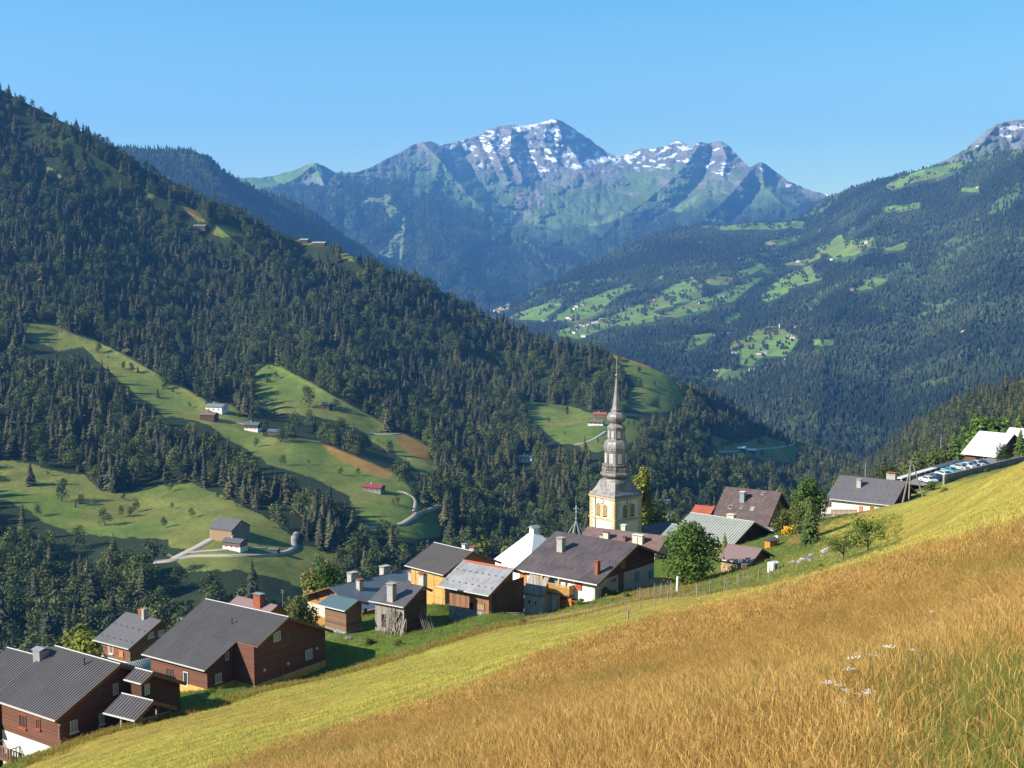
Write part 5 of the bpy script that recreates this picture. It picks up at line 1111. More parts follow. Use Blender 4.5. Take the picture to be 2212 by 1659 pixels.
# blue roofed group: long house whose gable looks down the valley
h = House('long_house', 'cream walled long house under a patched blue grey sheet roof with four chimneys', 'house', z2(1412, 470), 196, RF=z2(535, 652), EFR=z2(240, 772), EF=z2(860, 905), az0=232, m0=.38, L0=26, W0=9, wf=.8, waz=.4)
h.roof('blue_sheet', oe=.8, og=1.3); h.wall([('honey_gable', None), ('cream', h.zat('F', z2(470, 850)))])
h.chimney(z2, 787, 512, None, 1.3, 1.0, 'concrete', 'slab', yoff=-.9); h.chimney(z2, 868, 583, 688, .8, .8, 'concrete', 'slab', capm='brick'); h.chimney(z2, 1112, 448, None, 1.3, 1.0, 'concrete', 'slab', yoff=-.9); h.chimney(z2, 1386, 500, 600, .7, .7, 'concrete', 'slab', capm='brick')
h.balcony('F', z2, (275, 940, 550, 1060), 1.2, 'yellow_wood', step=.22)
h.win('F', z2, (415, 740, 452, 795), 'wood', 'glass'); h.win('F', z2, (400, 870, 450, 925), 'wood', 'glass')
LONG = h
h = House('annex', 'log walled annex with teal sheet roof in front of the cream long house', 'barn', z2(845, 800), 163, RF=z2(570, 730), EN=z2(712, 905), EF=z2(440, 833), ER=z2(950, 822), m0=.4, L0=8, W0=4.5)
h.roof('teal_sheet', oe=.7, og=.6).wall([('log', None), ('stone', h.zat('S', z2(640, 1090)))]); h.win('G', z2, (905, 880, 932, 930), 'wood', 'dark')
# old barn with leaning planks
h = House('old_barn', 'old barn of grey planks and logs with dark slab roof and tall pale chimney', 'barn', z2(1500, 655), 162, RF=z2(1150, 598), EN=z2(1300, 855), EF=z2(955, 805), ER=z2(1590, 700), m0=.48, L0=10, W0=7, wf=.7)
h.roof('old_slab', oe=.6, og=.5); h.wall([('grey_plank', None)])
mb = MB(); mb.prism([(h.yw - .4, h.zb), (h.yw - .4, -h.m * h.yw - .1), (0, -.25), (-(h.Wf - h.oe) + .2, -h.m * (h.Wf - h.oe) - .1), (-(h.Wf - h.oe) + .2, h.zb)], h.xw - .12, h.xw + .02); h.build(mb, 'log_gable', M['log_dark'])
h.chimney(z2, 1178, 622, 800, .95, .85, 'concrete', 'slab'); h.win('S', z2, (1080, 930, 1120, 1070), 'grey_wood', 'dark', bars=False)
h.chimney(z2, 1495, 520, None, .85, .85, 'grey_wall', 'slab', yoff=-.4, capm='brick')
OLD = h; rp = random.Random(3)
def lean(h, pts, mat, label, name='leaning_plank', group='planks leaning on the old barn'):
    for (tp, bt, w_) in pts:
        t_ = h.hit('S', tp, .25) if not isinstance(tp, Vector) else tp
        Wt = h.A + h.a * t_.x + h.b * t_.y + Vector((0, 0, t_.z)); b_ = h.hit('S', bt, .25); Wb = h.A + h.a * b_.x + h.b * (t_.y + rp.uniform(.4, 1.1)); Wb.z = gz(Wb.x, Wb.y)
        c_ = Wb; mb = MB(); mb.bar((0, 0, 0), Wt - Wb, w_, .05); o_ = mb.build(name, M[mat], None, loc=Wb); tag(o_, label, 'plank', group)
lean(OLD, [(z2(1155 + 8 * i + rp.uniform(-6, 6), 850 + rp.uniform(0, 60)), z2(1095 + 14 * i + rp.uniform(-12, 12), 1108), rp.uniform(.07, .12)) for i in range(9)], 'grey_wood', 'long grey plank leaning on the sunlit wall of the old barn')
lean(OLD, [(z2(1250 + 6 * i, 900 + 8 * i), z2(1150 + 12 * i, 1112), .1) for i in range(4)] + [(z2(1240 + 12 * i + rp.uniform(-5, 5), 980 + rp.uniform(-60, 30)), z2(1225 + 15 * i, 1108), .09) for i in range(9)], 'grey_wood', 'long grey plank leaning on the sunlit wall of the old barn')
for i in range(8):
    px_ = z2(1510 + 14 * i, 1046); g_ = PV(*px_, 160); g_.z = gz(g_.x, g_.y); mb = MB(); mb.bar((0, 0, 0), OLD.a * rp.uniform(.5, 1.0) + Vector((0, 0, 2.6 + rp.uniform(-.8, .4))), .14, .05)
    tag(mb.build('leaning_plank', M['grey_wood'], None, loc=g_), 'grey plank propped against the shaded side of the old barn', 'plank', 'planks propped on the barn shaded side')
# golden house
h = House('golden_house', 'tall house of honey coloured boards under a ribbed grey roof', 'house', z2(2000, 305), 182, RF=z2(1605, 222), EN=z2(1690, 527), EF=z2(1320, 440), ER=z3(1175, 572), m0=.42, L0=13, W0=7)
h.roof('grey_rib', rib=.36, oe=.7, og=.6); h.wall([('gold_board', None)])
mb = MB(); y2_ = -(h.Wf - h.oe) + .05; mb.prism([(h.yw - .05, h.zb), (h.yw - .05, -h.m * h.yw - .15), (0, -.25), (y2_, h.m * y2_ - .15), (y2_, h.zb)], h.xw - .06, h.xw + .01); h.build(mb, 'gable_boarding', M['honey_gable'])
h.chimney(z2, 1920, 225, None, .6, .6, 'white', 'slab', yoff=-.4, capm='zinc'); h.chimney(z2, 2005, 252, None, 1.1, .9, 'concrete', 'slab', yoff=-1.2, capm='brick')
mb = MB()
for xx in (z2(1420, 600), z2(1606, 600), z2(1697, 600)):
    p_ = h.hit('S', xx); mb.box(p_.x - .1, h.yw, h.zb, p_.x + .1, h.yw + .06, -h.m * h.yw - .2)
q_ = h.hit('S', z2(1550, 640)); mb.box(h.og, h.yw, q_.z - .1, h.L - h.og, h.yw + .05, q_.z + .1); h.build(mb, 'timber_frame', M['yellow_wood'])
# silver roofed barn
h = House('barn', 'plank barn on a stone base under a worn silver sheet roof with rusty ridge', 'barn', z3(1312, 618), 166, RF=z3(800, 545), EN=z3(1045, 870), EF=z3(535, 790), ER=z3(1400, 700), m0=.45, L0=14, W0=8, wf=.9)
h.roof('silver', oe=1.3, og=1.0, guards=(h.Wn - 1.3, h.Wn - 3.6)); h.wall([('barn_plank', None), ('stone', h.zat('S', z3(740, 1000)))])
mb = MB(); mb.prism([(-.75, -.75 * h.m + .02), (0, .07), (0, .0)], .2, h.L - .1); mb.prism([(.35, -.35 * h.m + .03), (0, .10), (0, .0)], 1.2, h.L - .6); h.build(mb, 'rusty_ridge', M['rust_roof'], h.r)
h.win('S', z3(0, 0) and z3, (862, 955, 905, 1030), 'wood', 'dark', bars=False, name='door'); h.door('S', z3, (935, 965, 1015, 1035), 'tan_plank')
mb = MB(); mb.box(h.xw - .05, -3.5, h.zb, h.xw - .01, h.yw - .6, -h.m * 4.2); h.build(mb, 'gable_planking', M['dark_plank'])
SILV = h
# farmhouse
h = House('farmhouse', 'big white farmhouse with wide dark slab roof, blue shutters and wooden balconies', 'farmhouse', z4(1455, 372), 174, RF=z4(620, 257), EN=z4(1030, 757), EF=z4(200, 624), ER=z4(1708, 492), m0=.39, L0=15, W0=9, wf=.7)
h.roof('slab', oe=1.0, og=1.1, guards=(h.Wn - 2.2, h.Wn - 5.0), edge='white'); h.wall([('white_wall', None)])
y2_ = -(h.Wf - h.oe); mb = MB(); zt_ = h.zat('G', z4(1340, 645)); pr_ = clip([(y2_ - .02, h.zb), (h.yw - .02, h.zb), (h.yw - .02, -h.m * h.yw - .15), (0, -.2), (y2_ - .02, h.m * y2_ - .15)], zt_, True); mb.prism(pr_, h.xw - .09, h.xw - .005); h.build(mb, 'gable_boarding', M['log_dark'])
mb = MB(); pr_ = clip([(y2_ - .03, h.zb), (h.yw + .03, h.zb), (h.yw + .03, -h.m * h.yw - .15), (0, -.2), (y2_ - .03, h.m * y2_ - .15)], zt_, False); mb.prism(pr_, h.xw - .05, h.xw + .3); h.build(mb, 'shaded_gable_base', M['grey_wall'])  # white gable wall toned grey, its shade painted into the plaster colour
h.xw -= .09
h.chimney(z4, 673, 300, 440, .95, .85, 'concrete', 'slab'); h.chimney(z4, 1042, 532, 672, .45, .7, 'brick', 'slab')
h.win('S', z4, (825, 745, 890, 833), 'wood', 'glass', shut='red_shutter'); h.win('S', z4, (622, 712, 672, 780), 'blue_shutter', 'glass', shut='blue_shutter'); h.win('S', z4, (795, 922, 885, 985), 'wood', 'glass', shut='red_shutter'); h.door('S', z4, (655, 895, 740, 970), 'red_shutter')
h.win('S', z4, (565, 870, 585, 960), 'wood', 'dark', bars=False)
h.win('G', z4, (1272, 520, 1325, 615), 'wood', 'honey_gable', bars=True, name='door'); h.door('G', z4, (1258, 660, 1306, 835), 'wood'); h.win('G', z4, (1182, 710, 1236, 755), 'grey_wall', 'red_shutter', bars=False); h.win('G', z4, (1426, 643, 1464, 742), 'blue_shutter', 'pale_curtain_glass', bars=True); h.win('G', z4, (1566, 630, 1604, 715), 'blue_shutter', 'glass', shut='blue_shutter')
h.balcony('S', z4, (540, 775, 760, 880), 1.2, 'yellow_wood'); h.balcony('S', z4, (234, 905, 308, 995), 1.0, 'orange_wood'); h.balcony('S', z4, (238, 735, 330, 815), .9, 'orange_wood')
h.win('S', z4, (262, 660, 330, 740), 'orange_wood', 'orange_wood', bars=False, name='loggia_panel')
mb = MB(); p_ = h.hit('S', z4(700, 760)); mb.box(p_.x - .12, h.yw + .9, h.zb, p_.x + .12, h.yw + 1.1, -h.m * h.Wn - .1); p2 = h.hit('S', z4(530, 900)); mb.box(p2.x - .12, h.yw + .9, h.zb, p2.x + .12, h.yw + 1.1, -h.m * h.Wn - .1); h.build(mb, 'timber_post', M['yellow_wood'])
FARM = h
# steep planked shed turret on plaster base, against the farmhouse wall
f = FARM; c0 = f.hit('S', z4(315, 860), 2.0); c1 = f.hit('S', z4(500, 870), 2.0); x0_, x1_ = sorted((c0.x, c1.x)); yb_ = f.yw + 2.2; zt = f.hit('S', z4(400, 665), .9).z; zm = f.hit('S', z4(400, 865), 2.2).z
Wc = f.A + f.a * ((x0_ + x1_) / 2) + f.b * (f.yw + 1.2); e_ = empty('shed_turret', (Wc.x, Wc.y, gz(Wc.x, Wc.y)), f.e.rotation_euler.z, 'stained plaster lean-to with steep grey plank roof on the farmhouse front', 'shed')
dz_ = f.A.z - gz(Wc.x, Wc.y); wx = (x1_ - x0_) / 2
mb = MB(); mb.box(-wx, -1.15, -1.5, wx, 1.0, zm + dz_); mb.build('wall', M['shed_plaster'], e_)
mb = MB(); mb.prism([(-1.1, zt + dz_), (-.6, zt + dz_ + .05), (1.25, zm + dz_ - .1), (1.15, zm + dz_ - .25), (-1.1, zm + dz_ - .1)], -wx - .1, wx + .1); mb.build('roof', M['grey_plank'], e_)
mb = MB(); mb.box(-wx * .35, 1.0, zm + dz_ - 1.5, -wx * .2, 1.03, zm + dz_ - 1.1); mb.box(wx * .35, 1.0, zm + dz_ - 1.5, wx * .5, 1.03, zm + dz_ - 1.1); mb.build('slit_window', M['dark'], e_)
# bright white hipped roof
PC = PV(*z3(1512, 245), 203); e_ = empty('white_roof_house', (PC.x, PC.y, gz(PC.x, PC.y)), radians(38), 'house with dazzling white steep hipped roof to the left of the farmhouse', 'house'); hz_ = PC.z - gz(PC.x, PC.y)
mb = MB(); w1 = 8.2; hh_ = 8.6; mb.add([(-w1, -w1, hz_ - hh_), (w1, -w1, hz_ - hh_), (w1, w1, hz_ - hh_), (-w1, w1, hz_ - hh_), (-.4, -.4, hz_), (.4, -.4, hz_), (.4, .4, hz_), (-.4, .4, hz_)], [(0, 1, 5, 4), (1, 2, 6, 5), (2, 3, 7, 6), (3, 0, 4, 7), (4, 5, 6, 7), (3, 2, 1, 0)]); rf_ = mb.build('roof', M['white_roof'], e_)
mb = MB(); mb.box(-w1 + .8, -w1 + .8, -1, w1 - .8, w1 - .8, hz_ - hh_ - .01); mb.build('wall', M['cream'], e_)
mb = MB(); mb.box(-.55, -.55, hz_ - .8, .55, .55, hz_ + .7); mb.prism([(-.75, hz_ + .7), (0, hz_ + 1.15), (.75, hz_ + .7)], -.75, .75, 1); mb.build('chimney', [M['white'], M['zinc']], rf_)
# presbytery
h = House('presbytery', 'large house with pinkish brown tiled roof and row of chimneys, between farmhouse and church tower', 'house', z4(1762, 292), 212, RF=z4(945, 188), EN=z4(1650, 467), ER=z4(1840, 350), m0=.42, L0=20, W0=8)
h.roof('mauve_tile', oe=.8, og=.8).wall([('cream', None)])
for a_ in ((1133, 238, 322, .95, .8, 'cream', 'roof', 'dark_metal'), (1088, 268, 318, .6, .6, 'grey_wall', 'slab', 'brick'), (1318, 288, 345, .5, .8, 'brick', 'slab', 'dark_metal'), (1427, 268, 352, .85, .8, 'cream', 'slab', 'white'), (1480, 275, 365, .85, .8, 'cream', 'slab', 'white')):
    h.chimney(z4, a_[0], a_[1], a_[2], a_[3], a_[4], a_[5], a_[6], capm=a_[7])
h.chimney(z4, 1313, 172, None, .8, .8, 'cream', 'slab', yoff=-1.0, capm='white')
# church body right of the tower
h = House('church_nave', 'dark slate nave roof of the church, to the right of the tower', 'church', z4(1480, 183), 244, RF=z4(1808, 157), m0=.75, L0=16, W0=6, az0=55, waz=4)
h.roof('grey_slab', oe=.4, og=.3, edge='gutter').wall([('cream', None)])
mb = MB(); xe = h.L - .3; mb.bar((xe, 0, 0), (xe, 0, 1.9), .12); mb.bar((xe - .45, 0, 1.35), (xe + .45, 0, 1.35), .12); mb.bar((xe, -.45, 1.35), (xe, .45, 1.35), .12); h.build(mb, 'cross', M['white'], h.r)
h = House('house', 'low house with striped grey sheet roof between the church nave and the leafy tree', 'house', z4(1885, 178), 236, RF=z4(1812, 166), EF=z4(1655, 274), m0=.45, L0=7, W0=7, waz=3)
h.roof('fibre', rib=.42, rh=.08, oe=.6, og=.5).wall([('grey_wall', None)])
# little open spire with cross, left of the tower
PC = PV(*z4(830, 280), 228); e_ = empty('cross_turret', (PC.x, PC.y, gz(PC.x, PC.y)), .3, 'small open metal turret carrying a cross, left of the church tower', 'turret'); hz_ = PC.z - gz(PC.x, PC.y)
mb = MB()
for i in range(8): a_ = i * pi / 4; mb.bar((cos(a_) * 2.1, sin(a_) * 2.1, hz_ - .5), (cos(a_) * .1, sin(a_) * .1, hz_ + 2.6), .12)
mb.tube([(0, 0, hz_ + 2.4), (0, 0, hz_ + 4.2)], .1, 8); mb.tube([(0, 0, hz_ + 2.9), (0, 0, hz_ + 3.1), (0, 0, hz_ + 3.3)], [.1, .26, .1], 10); mb.build('frame', M['zinc'], e_)
mb = MB(); mb.bar((0, 0, hz_ + 4.2), (0, 0, hz_ + 5.6), .14); mb.bar((-.5, 0, hz_ + 5.0), (.5, 0, hz_ + 5.0), .14); c__ = mb.build('cross', M['white'], e_)
mb = MB(); mb.box(-2.2, -2.2, -1, 2.2, 2.2, hz_ - .55); mb.build('wall', M['grey_wall'], e_)
# corrugated green grey roof
h = House('barn', 'big barn with pale green grey corrugated roof behind the leafy tree', 'barn', z6(1290, 750), 214, RF=z6(425, 665), EN=z6(965, 1048), ER=z6(1570, 925), m0=.45, L0=18, W0=9)
h.roof('fibre', rib=.5, rh=.09, oe=.8, og=1.0); h.wall([('dark_plank', None), ('grey_wall', h.zat('G', z6(1240, 1040)))]); h.chimney(z6, 983, 640, None, 1.3, .9, 'cream', 'slab', yoff=-.7)
h.door('G', z6, (1190, 870, 1235, 1010), 'dark'); h.win('G', z6, (1148, 880, 1180, 950), 'wood', 'glass')
GRN = h
h = House('barn', 'rust red sheet roof between the church and the big brown tiled house', 'barn', z6(760, 545), 244, RF=z6(495, 520), EF=z6(375, 715), m0=.5, L0=11, W0=7, waz=2)
h.roof('rust_roof', oe=.5, og=.3, edge='white').wall([('dark_plank', None)])
h = House('tiled_house', 'tall house with brown tiled roof, roof windows and tan plank gable', 'house', z6(1655, 347), 244, RF=z6(900, 286), EN=z6(1462, 815), ER=z6(1822, 640), m0=.75, L0=18, W0=9, wf=.7)
h.roof('brown_tile', oe=.7, og=1.1).wall([('tan_plank', None)])
h.chimney(z6, 1130, 337, 470, .9, .9, 'zinc', 'slab', capm='white')
for r_, p_ in (((935, 525, 1000, 575), 'glass'), ((1228, 548, 1296, 600), 'pale_curtain_glass'), ((1098, 540, 1132, 574), 'glass'), ((1388, 352, 1418, 390), 'glass')): h.skylight(z6, r_, p_)
h.win('G', z6, (1600, 510, 1622, 590), 'wood', 'dark', bars=False)
h = House('shed', 'low shed with pinkish brown roof and sunlit stone wall on the lawn', 'shed', z6(1395, 1107), 180, RF=z6(910, 1050), EN=z6(1210, 1300), EF=z6(808, 1245), ER=z6(1555, 1212), m0=.42, L0=9, W0=4.5)
h.roof('mauve_felt', oe=.5, og=.5).wall([('barn_plank', None), ('stone_sunlit' if 'stone_sunlit' in M else 'stone', h.zat('S', z6(1000, 1290)))])
for i, (pp, dd, lb, rm) in enumerate([((z6(1800, 690), z6(1690, 665), z6(1625, 755)), 236, 'small grey roof with a dormer beside the tan gable', 'grey_tile'), ((z6(1592, 832), z6(1420, 795), z6(1400, 840)), 222, 'low grey tiled lean-to roof below the tan gable', 'grey_tile'), ((z6(1880, 850), z6(1770, 840), z6(1770, 885)), 222, 'low pale roof hidden between the small trees', 'blue_sheet')]):
    h = House('outbuilding', lb, 'outbuilding', pp[0], dd, RF=pp[1], EF=pp[2], m0=.45, L0=5, W0=3, waz=2); h.roof(rm, oe=.3, og=.3).wall([('grey_wall', None)])
# right hand house
h = House('house', 'white house with smooth lilac grey roof at the right, by the pole frame', 'house', z7(1075, 678), 246, RF=z7(420, 620), EN=z7(930, 895), EF=z7(295, 850), ER=z7(1175, 797), m0=.5, L0=20, W0=8, wf=.7)
h.roof('grey_slab', oe=.8, og=1.0, guards=(h.Wn - .8, h.Wn - 2.8, h.Wn - 5)); h.wall([('white_wall', None)]); h.chimney(z7, 615, 652, 730, .8, .8, 'concrete', 'slab'); h.chimney(z7, 933, 588, None, 1.7, 1.2, 'concrete', 'slab', yoff=-1.4, capm='brick')
h.win('S', z7, (613, 915, 650, 972), 'red_shutter', 'glass', shut='orange_shutter'); h.door('S', z7, (722, 922, 760, 985), 'red_shutter')
mb = MB(); mb.prism([(-(h.Wf - h.oe), h.zb), (h.yw - .1, h.zb), (h.yw - .1, -h.m * h.yw - .15), (0, -.2), (-(h.Wf - h.oe), -h.m * (h.Wf - h.oe) - .15)], h.xw - .06, h.xw + .01); h.build(mb, 'gable_boarding', M['dark_plank'])
RH = h
slab_quad('neighbour_house', 'greyish plaster house end peeping out left of the lilac grey roof', 'house', [(*z7(240, 880), 258), (*z7(300, 830), 262), (*z7(372, 862), 258), (*z7(372, 930), 254)], 'grey_slab', wallmat='grey_wall')
slab_quad('lean_to', 'low striped sheet roof below the picket fence of the white house', 'shed', [(*z7(258, 1000), 236), (*z7(440, 1022), 232), (*z7(380, 1062), 228), (*z7(205, 1092), 230)], 'fibre', rib=14, wallmat='grey_wall')
# white roofed building and its neighbour
h = House('school', 'brick brown building with blinding white sheet roof by the car park', 'building', z7(2118, 220), 325, RF=z7(1742, 208), EN=z7(1900, 437), EF=z7(1632, 405), ER=z7(2230, 330), m0=.55, L0=17, W0=9, wf=.6)
h.roof('white_roof', oe=.9, og=.8, edge='white').wall([('brown_board', None)]); mb = MB(); mb.tube([(3, h.Wn + .1, -h.m * h.Wn - .1), (3, h.Wn + .1, h.zb)], .06, 6); h.build(mb, 'downpipe', M['zinc'])
h.win('S', z7, (1740, 440, 1790, 475), 'wood', 'dark'); 
h = House('building', 'second white roof rising behind the first at the right edge', 'building', z7(2330, 175), 342, RF=z7(2108, 153), EF=z7(1975, 222), m0=.55, L0=14, W0=9, waz=2)
h.roof('white_roof', oe=.9, og=.8, edge='white').wall([('brown_board', None)])
# ------------------------------------------------------------------ church tower
TD = 240.0; TU = z5(508, 1000)[0]
def tz(y): return float(P(*((TU, z5(508, y)[1]) + (TD,)))[2])
tc = PV(TU, z5(508, 1000)[1], TD); TB = gz(tc.x, tc.y) - 1; los = atan2(tc.x, tc.y)
tw = empty('church_tower', (tc.x, tc.y, TB), -los - radians(2.0) + pi / 4, 'cream church tower with tiered grey onion domed spire', 'church tower')
pxm = .0256                                   # metres per enlarged-crop pixel across the tower
t_ = lambda y: tz(y) - TB
def ring(R, mid, z):                          # 8 points; corners at 45 deg (local), mids on the axes
    out = []
    for k in range(8):
        a = pi / 4 + k * pi / 4; r_ = R if k % 2 == 0 else R * mid; out.append((cos(a) * r_, sin(a) * r_, z))
    return out
def loft(name, rows, mat, parent, smooth=False):
    mb = MB(); V_ = []
    for R, md_, z in rows: V_ += ring(R, md_, z)
    F_ = []
    for i in range(len(rows) - 1):
        for k in range(8): a = i * 8 + k; b = i * 8 + (k + 1) % 8; F_.append((a, b, b + 8, a + 8))
    F_ += [tuple(reversed(range(8))), tuple(len(V_) - 8 + k for k in range(8))]; mb.add(V_, F_); return mb.build(name, mat, parent, smooth)
SQ = .7072
def spire_mat():
    t = NT('weathered_spire_sheet'); v = t.coord('Object'); n = t.noise(t.coord('Object', scale=(1.4, 1.4, .35)), 1.2, 6, .7, .5)
    t.col(t.ramp(n, [(.28, (.10, .085, .08)), (.48, (.22, .195, .18)), (.7, (.40, .37, .35))])); t.sets(Roughness=.5, Specular_IOR_Level=.5)
    t.bump(t.noise(v, 3, 4), .25, .05); return t.m
M['spire'] = spire_mat(); M['cream_stone'] = plaster('tower_cream', (.80, .68, .50), .2); M['tower_panel'] = plaster('tower_pale_panel', (.84, .76, .60), .25); M['quoin'] = plain('quoin_stone', (.60, .44, .25), .3)
M['louvre'] = plain('louvre', (.50, .33, .14), .2)
wr = 195 * pxm; wall = loft('wall', [(wr, SQ, 0), (wr, SQ, t_(1048))], M['cream_stone'], tw)
side = wr * SQ
loft('string_course', [(wr + .05, SQ, t_(1216)), (wr + .28, SQ, t_(1213)), (wr + .28, SQ, t_(1206)), (wr + .05, SQ, t_(1203))], M['quoin'], tw)
loft('cornice', [(wr + .02, SQ, t_(1066)), (wr + .3, SQ, t_(1050)), (wr + .3, SQ, t_(1044))], M['quoin'], tw)
# bell-shaped flare, neck, gallery, drums, domes, onion and needle
Rr = lambda px: px * pxm
loft('flared_roof', [(Rr(200), SQ, t_(1046)), (Rr(202), SQ, t_(1036)), (Rr(196), SQ, t_(1024)), (Rr(178), SQ, t_(1012)), (Rr(160), .72, t_(994)), (Rr(147), .74, t_(975)), (Rr(135), .78, t_(952)), (Rr(122), .84, t_(934)), (Rr(104), .90, t_(920)), (Rr(92), .92, t_(915))], M['spire'], tw)
loft('neck', [(Rr(78), 1, t_(945)), (Rr(78), 1, t_(908)), (Rr(92), 1, t_(902)), (Rr(112), 1, t_(897)), (Rr(118), 1, t_(884)), (Rr(116), 1, t_(872)), (Rr(100), 1, t_(866)), (Rr(100), 1, t_(860))], M['spire'], tw)
# gallery
z0_, z1_ = t_(858), t_(812); gb = MB(); Rg = Rr(100)
for (za, zb2, ro, ri) in ((z0_ - .15, z0_ + .12, Rg + .12, Rg - .6), (z1_ - .12, z1_ + .12, Rg + .12, Rg - .25)):
    A_ = ring(ro, 1, za); B_ = ring(ro, 1, zb2); C_2 = ring(ri, 1, zb2); D_ = ring(ri, 1, za)
    gb.add(A_ + B_ + C_2 + D_, [f for k in range(8) for f in ((k, (k + 1) % 8, 8 + (k + 1) % 8, 8 + k), (8 + k, 8 + (k + 1) % 8, 16 + (k + 1) % 8, 16 + k), (16 + k, 16 + (k + 1) % 8, 24 + (k + 1) % 8, 24 + k), (24 + k, 24 + (k + 1) % 8, (k + 1) % 8, k))])
gr_ = gb.build('gallery', M['spire'], tw)
R8 = ring(Rg, 1, 0)
bmb = MB()
for k in range(8):
    a, b = Vector(R8[k]), Vector(R8[(k + 1) % 8])
    for j in range(6):
        p = a.lerp(b, (j + .0) / 6); w_ = .13 if j else .2; zz = [z0_ + .12, z0_ + .25, (z0_ + z1_) / 2 - .1, z1_ - .3, z1_ - .12]
        bmb.tube([(p.x * .985, p.y * .985, q) for q in zz], [w_ * .6, w_, w_ * .95, w_ * .5, w_ * .7], 6)
bmb.build('balustrade', M['spire'], gr_)
dr1 = loft('lower_drum', [(Rr(86), 1, t_(866)), (Rr(86), 1, t_(712)), (Rr(92), 1, t_(706)), (Rr(92), 1, t_(698)), (Rr(88), 1, t_(694))], M['spire'], tw)
loft('lower_dome', [(Rr(90), 1, t_(697)), (Rr(94), 1, t_(688)), (Rr(93), 1, t_(672)), (Rr(90), 1, t_(655)), (Rr(84), 1, t_(640)), (Rr(75), 1, t_(630)), (Rr(66), 1, t_(625)), (Rr(64), 1, t_(618))], M['spire'], tw)
dr2 = loft('upper_drum', [(Rr(64), 1, t_(628)), (Rr(64), 1, t_(548)), (Rr(70), 1, t_(543)), (Rr(70), 1, t_(536))], M['spire'], tw)
loft('upper_skirt', [(Rr(70), 1, t_(537)), (Rr(72), 1, t_(532)), (Rr(60), 1, t_(520)), (Rr(46), 1, t_(508)), (Rr(38), 1, t_(500))], M['spire'], tw)
loft('onion', [(Rr(34), 1, t_(506)), (Rr(44), 1, t_(500)), (Rr(58), 1, t_(492)), (Rr(68), 1, t_(478)), (Rr(72), 1, t_(464)), (Rr(71), 1, t_(450)), (Rr(64), 1, t_(434)), (Rr(52), 1, t_(423)), (Rr(40), 1, t_(416)), (Rr(35), 1, t_(411)), (Rr(42), 1, t_(407)), (Rr(42), 1, t_(400)), (Rr(34), 1, t_(397))], M['spire'], tw)
loft('needle', [(Rr(35), 1, t_(399)), (Rr(31), 1, t_(380)), (Rr(22), 1, t_(310)), (Rr(14), 1, t_(240)), (Rr(7), 1, t_(180)), (Rr(4), 1, t_(150))], M['spire'], tw)
mb = MB(); mb.tube([(0, 0, t_(152)), (0, 0, t_(5))], .07, 8); mb.tube([(0, 0, t_(150)), (0, 0, t_(143)), (0, 0, t_(135)), (0, 0, t_(127))], [.12, .3, .28, .08], 12); mb.bar((-.35, .35, t_(75)), (.35, -.35, t_(75)), .05); mb.tube([(0, 0, t_(92)), (0, 0, t_(88))], .14, 8); mb.build('finial', M['zinc'], tw)
def on_face(k, R_, th=0):                     # frame of octagon / square face k: centre, along, out
    a = k; out = Vector((cos(a), sin(a), 0)); al = Vector((-sin(a), cos(a), 0)); return out * R_, al, out
def fbox(mb, k, R_, x0, x1, z0, z1, d0, d1, mi=0):
    c_, al, out = on_face(k, R_); vs = []
    for zz in (z0, z1):
        for (xx, dd) in ((x0, d0), (x1, d0), (x1, d1), (x0, d1)): p = c_ + al * xx + out * dd; vs.append((p.x, p.y, zz))
    mb.add(vs, [(0, 3, 2, 1), (4, 5, 6, 7), (0, 1, 5, 4), (1, 2, 6, 5), (2, 3, 7, 6), (3, 0, 4, 7)], mi)
zc_, zl0, zl1 = t_(1068), t_(1192), t_(1096)
